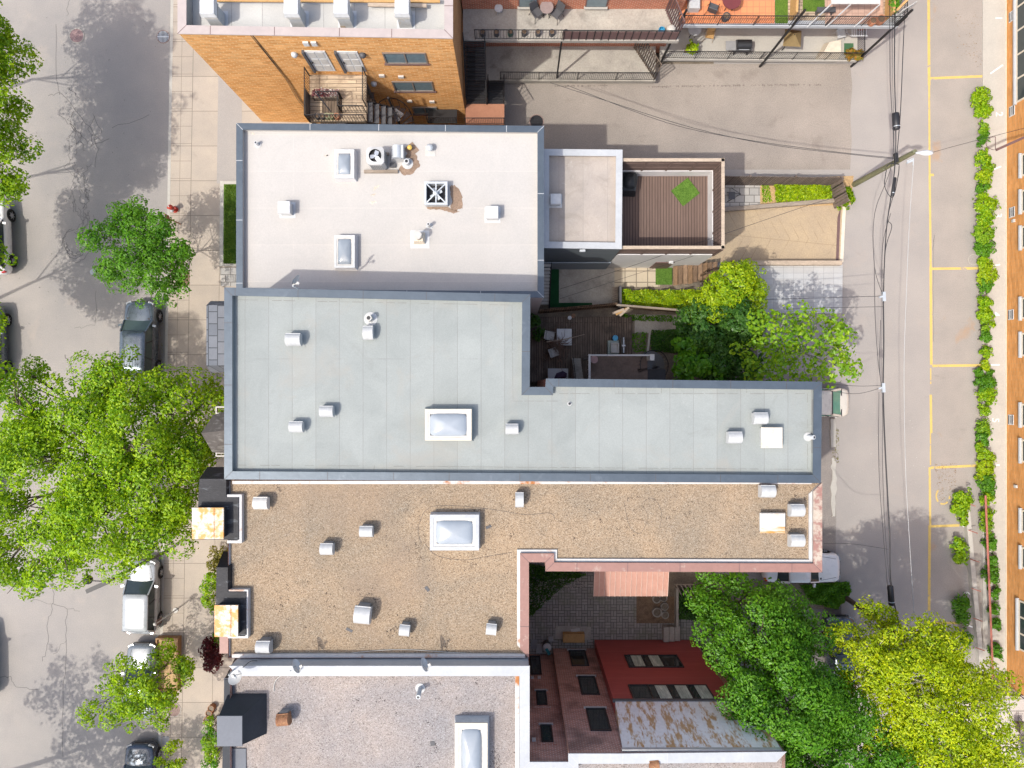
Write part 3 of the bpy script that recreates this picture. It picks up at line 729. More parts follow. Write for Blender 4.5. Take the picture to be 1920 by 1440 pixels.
# painted lines of the parking bays
ln = MB()
yl = [(1741, -20, 1742, 160, 5), (1742, 160, 1743, 330, 3.4), (1743, 330, 1745, 500, 4), (1745, 500, 1746, 684, 5), (1745, 690, 1745, 720, 2.2), (1745, 740, 1746, 812, 4.5), (1744.5, 812, 1744.5, 872, 2.2), (1743, 876, 1744, 985, 4), (1743, 985, 1742, 1145, 5)]
for a in yl: ln.strip(W2(a[0], a[1]), W2(a[2], a[3]), a[4] * 0.033, 0.006)
for x0, y0, x1, y1 in ((1744, 147, 1843, 143), (1744, 504, 1842, 503), (1748, 686, 1840, 685), (1745, 877, 1832, 873), (1744, 987, 1799, 985), (1750, 1168, 1800, 1168), (1744, 328, 1751, 328)):
    ln.strip(W2(x0, y0), W2(x1, y1), 0.15, 0.008)
for k in range(16):
    if k not in (6, 7, 8, 9, 11, 12, 13, 15): continue
    a0 = 2 * pi * k / 16; a1 = 2 * pi * (k + 0.95) / 16
    c = W2(1768, 930)
    ln.strip((c[0] + 0.42 * cos(a0), c[1] + 0.5 * sin(a0)), (c[0] + 0.42 * cos(a1), c[1] + 0.5 * sin(a1)), 0.1, 0.006)
S('road_marking', ln, YELLOW)
wl = MB()
for px, py, qx, qy in ((1857, 138, 1880, 122), (1862, 318, 1877, 312), (1852, 500, 1875, 496), (1858, 684, 1874, 684), (1868, 872, 1874, 872), (1805, 987, 1815, 986), (1808, 1170, 1824, 1176)):
    wl.strip(W2(px, py, 0.05), W2(qx, qy, 0.05), 0.08, 0.056)
S('bay_line', wl, WHITEP)
def number(ch, px, py):
    cu = bpy.data.curves.new('bay_number', 'FONT')
    cu.body = ch; cu.size = 0.62; cu.align_x = 'CENTER'; cu.align_y = 'CENTER'; cu.extrude = 0.001
    t = bpy.data.objects.new('bay_number', cu)
    t.location = W(px, py, 0.05) + Vector((0, 0, 0.007)); t.rotation_euler = (0, 0, -pi / 2)
    cu.materials.append(WHITEP)
    t['kind'] = 'structure'
    C.objects.link(t)
for ch, px, py in (('1', 1872, 34), ('2', 1873, 214), ('3', 1871, 404), ('4', 1867, 589), ('5', 1866, 788), ('6', 1812, 1113)):
    number(ch, px, py)

# cracks in the street as thin sealed lines
random.seed(4)
cr = MB()
def crack(pts, w=0.03, jit=3.0, n=5):
    q = [Vector(p) for p in pts]; out = [q[0]]
    for a, b in zip(q, q[1:]):
        for k in range(1, n + 1):
            p = a.lerp(b, k / n)
            if k < n: p = p + Vector((random.uniform(-jit, jit), random.uniform(-jit, jit)))
            out.append(p)
    for a, b in zip(out, out[1:]):
        cr.strip(W2(*a), W2(*b), w, 0.004)
crack([(131, 0), (125, 30)], 0.02); crack([(105, 45), (106, 150), (112, 178)], 0.03, 1)
crack([(90, 180), (115, 175), (140, 205), (175, 250), (170, 275), (205, 260)], 0.03)
crack([(125, 165), (142, 175), (150, 185)], 0.03); crack([(210, 240), (280, 215)], 0.025); crack([(110, 215), (140, 240), (165, 270)], 0.025)
for k in range(26):
    x = random.uniform(132, 180); y = random.uniform(195, 420)
    crack([(x, y), (x + random.uniform(-18, 18), y + random.uniform(12, 34)), (x + random.uniform(-20, 16), y + random.uniform(36, 60))], 0.022, 4)
for k in range(11):
    a = random.uniform(0, 6.28); r = random.uniform(14, 30)
    crack([(140 + r * cos(a + t), 458 + 1.2 * r * sin(a + t)) for t in (0, 0.5, 1.0, 1.5)], 0.03, 3, 3)
crack([(180, 545), (178, 610), (140, 615)], 0.02); crack([(122, 665), (134, 690), (172, 722), (190, 745)], 0.05, 2)
crack([(98, 1090), (100, 1130), (90, 1165), (88, 1210), (80, 1240)], 0.03); crack([(100, 1132), (126, 1142), (124, 1200), (118, 1300), (118, 1420)], 0.03)
crack([(60, 1125), (100, 1132)], 0.02); crack([(126, 1142), (150, 1146)], 0.02); crack([(0, 1270), (20, 1268), (30, 1288), (75, 1292)], 0.03); crack([(125, 1200), (100, 1226)], 0.02)
crack([(1748, 470), (1752, 440), (1750, 520), (1750, 640)], 0.02, 1.5)
S('road_crack', cr, plain('crack_filler', (0.13, 0.12, 0.115), 0.9))
# darker joint and stains on the lot
jt = cr; cr = MB()
for a, b, n in (((1040, 162), (1140, 160), 26), ((1215, 163), (1400, 160), 50), ((1405, 160), (1540, 159), 40)):
    for k in range(n):
        f = k / n
        if random.random() < .3: continue
        p0 = Vector(a).lerp(Vector(b), f); p1 = Vector(a).lerp(Vector(b), f + .8 / n)
        cr.strip(W2(p0.x, p0.y + random.uniform(-1, 1)), W2(p1.x, p1.y + random.uniform(-1, 1)), random.uniform(.04, .13), .012)
S('lot_joint', cr, M('lot_dirt', (0.17, 0.145, 0.125), (0.22, 0.185, 0.16), 3.0, .3, 14))

def lid(px, py, r, mat, label, z=0.0, grate=False):
    x, y = W2(px, py, z)
    t = T('manhole_cover' if not grate else 'drain_grate', label, 'manhole cover' if not grate else 'drain', (x, y, z))
    m = MB(); m.ring((x, y, z), r * 1.14, r, 0.018, 32)
    P('frame', m, CONC_OLD if not grate else MANHOLE, t)
    m = MB()
    if grate:
        m.disc((x, y, z + 0.004), r, 28)
        P('pit', m, BLACK, t)
        m = MB()
        for k in range(-4, 5):
            h = sqrt(max(0.0, 1 - (k / 4.6) ** 2)) * r
            m.box(x + k * r / 4.6 - 0.018, y - h, z + 0.006, x + k * r / 4.6 + 0.018, y + h, z + 0.02)
        m.box(x - r, y - 0.025, z + 0.008, x + r, y + 0.025, z + 0.022)
        P('grate', m, mat, t)
    else:
        m.cyl((x, y, z), r, 0.016, 32, smooth=False)
        for k in range(-3, 4):
            for j in range(-3, 4):
                if k * k + j * j < 10: m.box(x + k * r / 4 - 0.025, y + j * r / 4 - 0.025, z + 0.016, x + k * r / 4 + 0.025, y + j * r / 4 + 0.025, z + 0.022)
        P('lid', m, mat, t)
lid(144, 67, 0.42, MANHOLE_P, 'round pinkish manhole cover in the middle of the street')
lid(306, 69, 0.36, GALV, 'round drain grate beside the kerb near the orange brick building', grate=True)
lid(1006, 228, 0.4, IRON, 'dark round drain grate in the parking lot below the steel stair', 0.006, True)
lid(326, 1331, 0.4, MANHOLE, 'large rusty round cover in the sidewalk below the small tree', 0.12)
lid(174, 510, 0.17, GALV, 'small round grey valve cover in the street beside the maple')
lid(1825, 487, 0.3, ASPH_PK, 'faint round cover in the parking bay above a yellow line')
x, y = W2(311, 1388, 0.12)
O('utility_cover', MB().box(x - 0.2, y - 0.25, 0.12, x + 0.2, y + 0.25, 0.145), MGREY, 'small square grey utility cover in the sidewalk above the sapling', 'utility cover', loc=(x, y, 0.12))

# ------------------------------------------------------------------ buildings
def walls(parent, poly, z0, z1, mx, my):
    """one shell of upright faces; the second material is the brick turned for faces that look east or west"""
    poly = ccw(list(poly)); n = len(poly)
    m = MB().frust(poly, z0, poly, z1, False, False)
    o = P('wall', m, mx, parent)
    if my is not mx:
        o.data.materials.append(my)
        o.data.polygons.foreach_set('material_index', [0 if abs(poly[(k + 1) % n][0] - poly[k][0]) > abs(poly[(k + 1) % n][1] - poly[k][1]) else 1 for k in range(n)])

def bldg(name, label, poly, zr, zp, roof, mx, my, cmat, cw, inner=None, skip=()):
    poly = ccw(list(poly))
    cx = sum(p[0] for p in poly) / len(poly); cy = sum(p[1] for p in poly) / len(poly)
    t = T(name, label, 'building', (cx, cy, 0))
    walls(t, poly, 0.0, zp - 0.05, mx, my)
    P('roof', MB().sheet(offset_poly(poly, 0.05), zr), roof, t)
    P('parapet', MB().coping(poly, cw - 0.03, zr - 0.2, zp - 0.05, -0.015, skip), inner or roof, t)
    P('coping', MB().coping(poly, cw, zp - 0.05, zp, 0.035, skip), cmat, t)
    return t

def joints(parent, poly, cw, zp, step_, mat, skip=()):
    """folded seams across a metal coping"""
    poly = ccw(list(poly)); o = offset_poly(poly, -0.036); i_ = offset_poly(poly, cw + 0.002); m = MB()
    n = len(poly)
    for k in range(n):
        a, b = Vector(o[k]), Vector(o[(k + 1) % n]); c, d = Vector(i_[k]), Vector(i_[(k + 1) % n])
        if k in skip: continue
        L = (b - a).length; s = step_ * 0.55
        while s < L - 0.4:
            p = a.lerp(b, s / L); dn = (b - a).normalized(); nn = Vector((-dn.y, dn.x))
            m.strip(p, p + nn * (cw + 0.03), 0.03, zp + 0.003)
            s += step_ * random.uniform(0.85, 1.1)
        m.strip(o[k], i_[k], 0.025, zp + 0.0035)
    P('seam', m, mat, parent)
random.seed(11)

# --- white-roofed house
wh = PW([(444, 232), (1018, 238), (1019, 558), (445, 545)], 8.6)
wh = [(-13.72, 12.98), (1.56, 12.84), (1.56, 4.34), (-13.72, 4.45)]
WHB = bldg('row_house', 'two storey house with bright white flat roof and slate blue coping', wh, 8.3, 8.6, RF_WHITE, STUCCO, STUCCO, COP_BLUE, 0.29)
joints(WHB, wh, 0.29, 8.6, 3.4, COP_WHITE)

# --- grey-roofed house
gh = [(-12.9, 4.31), (0.79, 4.0), (0.76, -0.17), (1.53, -0.17), (1.56, 0.21), (13.9, 0.07), (13.85, -4.42), (-12.9, -4.25)]
GRB = bldg('row_house', 'long L-shaped house with pale grey-green felt roof and slate blue coping', gh, 11.82, 12.1, RF_GREY, BR_DK_X, BR_DK_Y, COP_BLUE, 0.33)
joints(GRB, gh, 0.33, 12.1, 2.9, DGREY)
es = MB()
def edge_seam(px0, py0, px1, py1, z):
    a, b = Vector(W2(px0, py0, z)), Vector(W2(px1, py1, z)); n = max(2, int((b - a).length / .5))
    for k in range(n):
        if random.random() < .22: continue
        es.strip(a.lerp(b, k / n), a.lerp(b, (k + random.uniform(.7, 1.0)) / n), random.uniform(.012, .026), z + .004)
for q in ((446, 562, 960, 572), (446, 562, 446, 872), (446, 872, 1510, 880), (1048, 738, 1512, 738), (1514, 738, 1514, 880), (960, 572, 962, 752), (962, 752, 1046, 752), (700, 892, 702, 872), (560, 551, 560, 562), (640, 551, 640, 562), (720, 552, 720, 564), (840, 552, 840, 566), (1160, 728, 1160, 738), (1240, 728, 1240, 738), (1400, 728, 1400, 738)):
    edge_seam(*q, 11.82)
P('edge_seam', es, plain('felt_seam', (.2, .2, .19), .9), GRB)
# slate mansard bay on the street front
m = MB(); s = 11.5
b0 = PW([(388, 570), (430, 570), (430, 690), (388, 690)], 10.6); t0 = PW([(400, 578), (432, 578), (432, 683), (400, 683)], 11.6)
b0 = [(-14.35, 3.95), (-12.94, 3.95), (-12.94, 0.55), (-14.35, 0.55)]; t0 = [(-13.95, 3.6), (-12.94, 3.6), (-12.94, 0.85), (-13.95, 0.85)]
m.frust(ccw(b0), 10.2, ccw(t0), 11.6)
P('mansard_bay', m, SLATE, GRB)
P('bay_wall', MB().box(-14.2, 0.7, 0, -12.95, 3.8, 10.2), BR_DK_X, GRB)
# shingled turret roof further along the front
m = MB()
ap = W(378, 812, 9.8)
bs = [W(427, 770, 9.3), W(400, 778, 9.0), W(377, 812, 8.6), W(398, 848, 9.0), W(427, 850, 9.3)]
rg = W(430, 806, 11.4)
m.add([*bs, rg, ap], [(0, 1, 5), (1, 2, 6), (1, 6, 5), (2, 3, 6), (3, 5, 6), (3, 4, 5)])
P('turret_roof', m, SHINGLE, GRB)
bp = [(p.x + (0.25 if p.x < -13.4 else 0), p.y) for p in bs]
P('turret_wall', MB().prism(bp, 0, 8.9), BR_DK_X, GRB)
for py0, py1 in ((762, 776), (848, 856)):
    a = W(405, py0, 8.6); b = W(424, py1, 8.6)
    P('window_box', MB().coping([(a.x, b.y), (b.x, b.y), (b.x, a.y), (a.x, a.y)], 0.06, 8.5, 8.66, 0), OFFW, GRB)

# --- gravel-roofed house
gv = [(-12.86, -12.42), (0.735, -12.36), (0.735, -8.03), (1.54, -8.03), (1.54, -8.44), (14.0, -8.49), (14.0, -4.49), (-12.86, -4.33)]
GVB = T('row_house', 'L-shaped house with beige gravel roof, brown coping and rusty flashing', 'building', (0, -8, 0))
walls(GVB, gv, 0.0, 11.85, BR_DK_X, BR_DK_Y)
P('roof', MB().sheet(offset_poly(gv, 0.02), 11.66), RF_BEIGE, GVB)
cw = 0.37
P('parapet', MB().coping(gv, cw - 0.03, 11.4, 11.85, -0.02, (0, 6, 7)), FLASH_W, GVB)
P('flashing', MB().coping(offset_poly(gv, cw - 0.005), 0.14, 11.66, 11.76, 0, (0, 6, 7)), FLASH_W, GVB)
P('coping', MB().coping(gv, cw, 11.85, 11.9, 0.03, (0, 5, 6, 7)), COP_BROWN, GVB)
e = offset_poly(gv, cw); eo = offset_poly(gv, -0.03)
P('peeling_coping', MB().prism([eo[5], eo[6], e[6], e[5]], 11.85, 11.9), COP_PEEL, GVB, 'peeling brown coping with bare patches')
P('north_flashing', MB().box(-12.7, -4.54, 11.6, 13.6, -4.4, 11.78), FLASH_W, GVB)
P('south_flashing', MB().box(-12.7, -12.42, 11.6, 0.6, -12.25, 11.82), FLASH_W, GVB)
P('west_edge', MB().box(-12.9, -12.4, 11.6, -12.82, -4.4, 11.74), COP_WHITE, GVB)
joints(GVB, gv, cw, 11.9, 2.6, BROWN_P, (0, 6, 7))
def tar_dormer(poly_top, cap, zt, fl):
    """tarred mansard dormer with a rusty white sheet on its top"""
    o = MB(); base = offset_poly(ccw(poly_top), -0.35)
    base = [(max(x, -99), y) for x, y in base]
    o.frust(base, zt - 1.6, ccw(poly_top), zt)
    P('dormer', o, TAR, GVB)
    c0, c1 = W(cap[0], cap[1], zt + 0.5), W(cap[2], cap[3], zt + 0.5)
    P('dormer_cap_base', MB().box(c0.x + 0.05, c0.y - 0.05, zt - 0.6, c1.x - 0.05, c1.y + 0.05, zt + 0.42), TAR, GVB)
    k = MB().box(c0.x, c0.y, zt + 0.42, c1.x, c1.y, zt + 0.5)
    k.box(c0.x + (c1.x - c0.x) * 0.69, c0.y, zt + 0.5, c0.x + (c1.x - c0.x) * 0.70, c1.y, zt + 0.53)
    P('dormer_cap', k, RUST_CAP, GVB)
    f = MB()
    for a in fl:
        p, q = W(a[0], a[1], 11.9), W(a[2], a[3], 11.9)
        f.box(p.x, p.y, 11.5, q.x, q.y, 11.95)
    P('dormer_flashing', f, FLASH_W, GVB)
tar_dormer(PW([(374, 898), (424, 898), (424, 933), (447, 933), (447, 1012), (368, 1012)], 12.0), (360, 952, 419, 1011), 12.0, [(447, 927, 454, 1018), (424, 927, 447, 933), (427, 1013, 447, 1018)])
tar_dormer(PW([(406, 1064), (427, 1064), (427, 1110), (461, 1110), (461, 1191), (404, 1191)], 12.0), (402, 1135, 446, 1194), 12.0, [(461, 1105, 466, 1196), (427, 1105, 461, 1111), (428, 1192, 461, 1196)])
P('front_cornice', MB().box(-13.35, -12.3, 11.2, -12.9, -11.2, 11.6), COP_BROWN, GVB)

# --- brick house at the bottom with the dark red rear bay
bh = [(-12.5, -26), (12.1, -26), (12.1, -16.3), (4.9, -16.38), (2.52, -16.38), (2.52, -16.75), (0.75, -16.75), (0.75, -12.5), (-12.5, -12.5)]
BHB = T('row_house', 'brick house with pinkish gravel roof, white coping and dark red rear bay', 'building', (0, -18, 0))
walls(BHB, bh, 0.0, 12.55, BR_DK_X, BR_DK_Y)
P('roof', MB().sheet(offset_poly(bh, 0.02), 12.22), RF_PINK, BHB)
P('parapet', MB().coping(bh, 0.38, 12.0, 12.55, -0.02, (0, 1, 8)), COP_WHITE, BHB)
P('coping', MB().coping(bh, 0.42, 12.55, 12.6, 0.03, (0, 1, 8)), COP_WHITE, BHB)
joints(BHB, bh, 0.42, 12.6, 3.5, LGREY, (0, 1, 8))
P('parapet_skirt', MB().box(-12.45, -12.47, 11.5, 0.74, -12.5, 12.55), COP_WHITE, BHB)
P('roof_cant', MB().prism([(0.14, -26), (0.32, -26), (0.32, -12.95), (0.14, -12.95)], 12.2, 12.4), FLASH_W, BHB)
P('roof_edging', MB().prism(PW([(420, 1272), (438, 1272), (440, 1312), (458, 1318), (458, 1330), (420, 1330)], 12.25) , 12.2, 12.26), DORMER_G, BHB)
P('front_edging', MB().prism([(-12.9, -26), (-11.8, -26), (-11.9, -16.3), (-12.9, -16.3)], 12.2, 12.27), DORMER_G, BHB)
# grey dormer on the street side
m = MB(); zt = 13.6
top = PW([(409, 1344), (453, 1344), (453, 1398), (409, 1398)], zt)
bot = [(top[0][0] - 0.15, top[0][1] + 0.5), (top[1][0] + 0.75, top[1][1] + 0.5), (top[2][0] + 0.75, top[2][1] - 0.2), (top[3][0] - 0.15, top[3][1] - 0.2)]
m.frust(ccw(bot), 11.9, ccw(top), zt - 0.06)
P('dormer', m, DORMER_D, BHB)
P('dormer_roof', MB().prism([(p[0] + dx, p[1] + dy) for p, dx, dy in zip(top, (-0.05, 0.02, 0.02, -0.05), (0.03, 0.03, -0.03, -0.03))], zt - 0.05, zt), DORMER_G, BHB)
P('mansard_front', MB().frust(ccw([(-13.45, -17.6), (-12.5, -17.6), (-12.5, -13.2), (-13.35, -13.2)]), 9.8, ccw([(-12.95, -17.6), (-12.5, -17.6), (-12.5, -13.2), (-12.85, -13.2)]), 12.3), DORMER_D, BHB)
P('eave_tile', MB().frust(ccw([(-13.4, -22), (-12.95, -22), (-12.95, -16.4), (-13.4, -16.4)]), 10.9, ccw([(-13.1, -22), (-12.95, -22), (-12.95, -16.4), (-13.1, -16.4)]), 11.3), TERRA, BHB)
# red bay and sloping sheet-metal mansard
YB = -15.85
P('bay_wall', MB().box(5.1, YB, 0, 11.2, -16.36, 8.72), RED_SID, BHB)
m = MB()
v = [(5.12, YB + 0.1, 8.75), (12.0, YB + 0.1, 8.75), (12.0, -16.28, 12.25), (4.94, -16.28, 12.25), (5.12, -16.36, 8.75), (12.0, -16.36, 8.75)]
m.add(v, [(0, 1, 2, 3), (0, 3, 4), (1, 5, 2), (0, 4, 5, 1)])
P('mansard', m, MANSARD, BHB)
P('eave_gutter', MB().box(5.0, YB + 0.04, 8.62, 12.05, YB + 0.18, 8.78), DGREY, BHB)
P('gutter_line', MB().box(4.9, -16.25, 12.25, 12.0, -16.33, 12.45), LGREY, BHB)
def winN(parent, px0, py0, px1, py1, y, panes, fmat=BLACK, gmat=GLASS, sill=None, lintel=None, curt=None):
    """window in a north-facing wall at world y (the wall shows because it lies south of the camera)"""
    a = WY(px0, py0, y); b = WY(px1, py1, y)
    x0, x1 = min(a.x, b.x), max(a.x, b.x); z0, z1 = min(a.z, b.z), max(a.z, b.z)
    d = 1 if y < 0 else -1
    f = MB(); t = 0.07
    f.box(x0, y, z0, x0 + t, y + d * 0.06, z1); f.box(x1 - t, y, z0, x1, y + d * 0.06, z1)
    f.box(x0 + t, y, z1 - t, x1 - t, y + d * 0.06, z1); f.box(x0 + t, y, z0, x1 - t, y + d * 0.06, z0 + t)
    for k in range(1, panes):
        xm = x0 + (x1 - x0) * k / panes
        f.box(xm - t / 2, y, z0 + t, xm + t / 2, y + d * 0.055, z1 - t)
    fr = P('window', f, fmat, parent)
    for k in range(panes):
        xa = x0 + (x1 - x0) * k / panes; xb = x0 + (x1 - x0) * (k + 1) / panes
        gm = gmat
        P('pane', MB().box(xa + t * 0.6, y + d * 0.004, z0 + t * 0.8, xb - t * 0.6, y + d * 0.02, z1 - t * 0.8), gm, fr)
        if curt and k in curt:
            P('curtain', MB().box(xa + (xb - xa) * 0.35, y + d * 0.021, z0 + t, xb - t, y + d * 0.03, z1 - t), CURTAIN, fr)
    if sill: P('sill', MB().box(x0 - 0.08, y - d * 0.02, z0 - 0.1, x1 + 0.08, y + d * 0.09, z0), sill, fr)
    if lintel: P('lintel', MB().box(x0 - 0.18, y, z1, x1 + 0.18, y + d * 0.03, z1 + 0.2), lintel, fr)
    return fr
winN(BHB, 1170, 1229, 1283, 1252, YB, 3, curt=(0, 1))
winN(BHB, 1177, 1285, 1345, 1317, YB, 4, curt=(1, 2, 3))
winN(BHB, 1314, 1217, 1347, 1252, YB, 1)
winN(BHB, 1066, 1220, 1105, 1249, -16.38, 1, sill=LGREY)
winN(BHB, 1083, 1269, 1125, 1303, -16.38, 1, sill=LGREY)
winN(BHB, 1098, 1329, 1147, 1371, -16.38, 1, sill=LGREY)
winN(BHB, 993, 1231, 1016, 1265, -16.75, 1)
winN(BHB, 1005, 1296, 1027, 1323, -16.75, 1, sill=LGREY, lintel=BR_DK_X)
winN(BHB, 1013, 1360, 1038, 1393, -16.75, 1, sill=LGREY, lintel=BR_DK_X)
for px, py in ((998, 1271), (1011, 1271), (1001, 1388)):
    a = WY(px, py, -16.75)
    P('wall_vent', MB().box(a.x - 0.09, -16.75, a.z - 0.12, a.x + 0.09, -16.68, a.z + 0.12), WHITE, BHB)

# --- orange brick building at the top
oh = [(-15.42, 16.22), (-2.76, 16.0), (-2.76, 27), (-15.42, 27)]
ORB = bldg('apartment_building', 'orange brick apartment building with taupe coping and rear doors', oh, 10.45, 11.2, RF_LT, BR_OR_X, BR_OR_Y, COP_TAUPE, 0.37, MGREY)
joints(ORB, oh, 0.37, 11.2, 2.75, BROWN_P)
def yo(px): return 16.22 - 0.0174 * ((px - 960) * 0.0259 + 15.42)
def doorS(px0, py0, px1, py1):
    Y = yo(px0) - 0.02
    a = WY(px0, py0, Y)
    x0, z1 = a.x, a.z
    x1 = x0 + 1.0; z0 = z1 - 2.15
    f = P('door', MB().box(x0, Y + 0.2, z0, x1, Y - 0.04, z1), WHITE, ORB)
    m = MB()
    for i in range(2):
        for j in range(3):
            m.box(x0 + 0.12 + i * 0.42, Y - 0.04, z0 + 0.12 + j * 0.68, x0 + 0.46 + i * 0.42, Y - 0.055, z0 + 0.68 + j * 0.68)
    P('door_panel', m, OFFW, f)
    P('handle', MB().box(x0 + 0.07, Y - 0.04, z0 + 1.0, x0 + 0.13, Y - 0.12, z0 + 1.12), BLACK, f)
    P('door_frame', MB().box(x0 - 0.12, Y + 0.2, z0, x0, Y - 0.14, z1 + 0.03), DGREY, f)
doorS(570, 95, 611, 133); doorS(631, 96, 672, 134)
def winS(px0, py0, px1, py1):
    return winN(ORB, px0, py0, px1, py1, yo(px0) - 0.02, 2, plain('taupe_frame', (.2, .16, .13), .5) if 'taupe_frame' not in bpy.data.materials else bpy.data.materials['taupe_frame'], GLASS_B, sill=BROWN_P)
winS(716, 98, 803, 118); winS(734, 152, 815, 170); winS(772, 200, 822, 213)
for px, py in ((574, 80), (589, 80)):
    Y = yo(px); a = WY(px, py, Y); P('wall_vent', MB().box(a.x - 0.13, Y + 0.1, a.z - 0.16, a.x + 0.13, Y - 0.1, a.z + 0.16), WHITE, ORB)
for px, py, mm in ((552, 100, GALV), (680, 101, DGREY), (701, 155, GALV)):
    Y = yo(px); a = WY(px, py, Y); P('exhaust_hood', MB().ball((a.x, Y - 0.05, a.z), 0.17), mm, ORB)
for px, py in ((716, 141), (752, 143), (810, 190), (768, 189)):
    Y = yo(px); a = WY(px, py, Y); P('meter_box', MB().box(a.x - 0.14, Y + 0.1, a.z - 0.1, a.x + 0.14, Y - 0.08, a.z + 0.1), OFFW, ORB)
for k in range(3):
    pts = []
    for x, y in ((468, 66), (500, 105), (535, 150), (560, 188), (578, 208)):
        Y = yo(x) - 0.015; p = WY(x + k * 3 + random.uniform(-2, 2), y, Y); pts.append(Vector((p.x, Y, p.z)))
    P('wall_cable', MB().tube(pts, 0.012, 5), CABLE, ORB)

# --- red brick block with concrete balconies (top centre)
RB = T('apartment_building', 'red brick apartment block with two long concrete balconies', 'building', (3, 21, 0))
P('wall', MB().box(-2.7, 20.5, 0, 9.3, 27, 8.4), BR_RED_X, RB)
P('balcony_slab', MB().prism([(-2.68, 18.78), (9.1, 18.74), (9.1, 20.5), (-2.68, 20.5)], 4.95, 5.2), CONC_OLD, RB)
P('balcony_slab', MB().prism([(-2.2, 18.44), (8.72, 18.4), (8.72, 20.5), (-2.2, 20.5)], 0.65, 0.9), CONC_OLD, RB)
for px0, px1, pyb, pyt, sl_ in ((972, 1007, 15, 0, 5.2), (1096, 1136, 13, -6, 5.2)):
    x0 = (px0 - 960) * (HC - 5.2) / FP; x1 = (px1 - 960) * (HC - 5.2) / FP
    f = P('window', MB().box(x0, 20.5, 5.5, x1, 20.44, 7.4), BROWN_P, RB)
    P('pane', MB().box(x0 + 0.06, 20.44, 5.56, x1 - 0.06, 20.425, 7.3), GLASS_B, f)
    P('sill', MB().box(x0 - 0.05, 20.5, 5.4, x1 + 0.05, 20.35, 5.5), CONC_LT, f)
for px in (984, 1095):
    x = (px - 960) * (HC - 2.5) / FP
    f = P('window', MB().box(x - 0.45, 20.5, 2.0, x + 0.45, 20.44, 3.6), WHITE, RB)
    P('sill', MB().box(x - 0.5, 20.5, 1.85, x + 0.5, 20.3, 2.0), CONC_LT, f)
P('wall', MB().box(-2.25, 18.62, 0, 8.7, 20.4, 0.64), CONC_OLD, RB)
# --- block with the orange tiled terrace (top right)
OB = T('apartment_building', 'apartment block with orange tiled upper terrace above a white balcony', 'building', (15, 23, 0))
P('wall', MB().box(9.35, 21.9, 0, 21.9, 28, 4.7), BR_RED_X, OB)
P('wall', MB().box(9.35, 25.5, 5.0, 21.9, 30, 8.2), BR_RED_X, OB)
P('terrace_slab', MB().prism([(9.2, 19.72), (21.25, 19.66), (21.25, 25.5), (9.2, 25.5)], 4.7, 4.94), COP_WHITE, OB)
P('terrace_floor', MB().prism([(9.4, 20.0), (21.2, 20.0), (21.2, 25.4), (9.4, 25.4)], 4.9, 4.948), WOOD_W, OB)
P('balcony_slab', MB().prism([(9.0, 19.72), (21.0, 19.62), (21.0, 21.9), (9.0, 21.9)], 0.66, 0.9), CONC_LT, OB)
P('wall', MB().box(9.3, 20.0, 0, 20.8, 21.9, 0.65), CONC_OLD, OB)
for a, b, mm, nm in (((1270, 0), (1452, 44), ORTILE, 'tile_floor'), ((1453, -20), (1477, 44), GRASSM, 'turf_strip'), ((1505, -20), (1546, 22), GRASSM, 'turf_strip'), ((1547, -20), (1656, 45), paved('salmon_tiles', (0.5, 0.33, 0.25), (0.44, 0.29, 0.22), (0.3, 0.2, 0.16), 0.34, 0.34, 0.014, boff=0.0), 'tile_floor')):
    p, q = W(a[0], a[1], 4.94), W(b[0], b[1], 4.94)
    P(nm, MB().box(p.x, q.y, 4.94, q.x, min(p.y, 25.4), 4.96), mm, OB)
for px in (1482, 1660):
    p = W(px, 30, 4.94)
    P('divider_wall', MB().beam((p.x, 20.0, 5.4), (p.x + 0.25, 25.3, 5.4), 0.12, 0.9), WOOD_OCH, OB)

# --- tan-orange brick building along the right edge
XR = 30.58
TB = T('brick_building', 'tan orange brick building with a row of windows along the right edge', 'building', (33, 4, 0))
P('wall', MB().box(XR, -18.6, 0, 40, 34, 7.5), BR_RT_Y, TB)
P('wall', MB().add([(XR + 0.003, -18.61, 0), (40, -20.5, 0), (40, -20.5, 7.5), (XR + 0.003, -18.61, 7.5)], [(0, 1, 2, 3)]), BR_RT_X, TB)
P('roof', MB().box(XR + 0.05, -18.4, 7.5, 40, 34, 7.6), RF_LT, TB)
P('base_trim', MB().box(XR - 0.04, -18.6, 0, XR, 34, 0.12), CREAM, TB)
def winW(py0, py1, zs=1.45, zt=3.2, bars=0, tall=False):
    y0 = -(py1 - 720) * (HC - 1.6) / FP; y1 = -(py0 - 720) * (HC - 1.6) / FP
    f = MB(); t = 0.1
    f.box(XR, y0, zs, XR - 0.05, y0 + t, zt); f.box(XR, y1 - t, zs, XR - 0.05, y1, zt); f.box(XR, y0 + t, zs, XR - 0.05, y1 - t, zs + t); f.box(XR, y0 + t, zt - t, XR - 0.05, y1 - t, zt)
    for k in range(bars):
        yy = y0 + (y1 - y0) * (k + 1) / (bars + 1)
        f.box(XR, yy - 0.05, zs + t, XR - 0.05, yy + 0.05, zt - t)
    w = P('window', f, CREAM, TB)
    P('pane', MB().box(XR - 0.02, y0 + 0.06, zs + 0.06, XR - 0.035, y1 - 0.06, zt - 0.06), GLASS, w)
    P('sill', MB().box(XR, y0 - 0.08, zs - 0.1, XR - 0.17, y1 + 0.08, zs), COP_WHITE, w)
    return w
winW(-40, 186, 1.0, 3.4, 4)
for a in ((288, 330), (356, 398), (424, 466), (558, 598), (624, 668), (757, 800), (824, 867), (956, 998), (1026, 1066)): winW(*a)
winW(1128, 1222, 1.2, 3.2, 2)
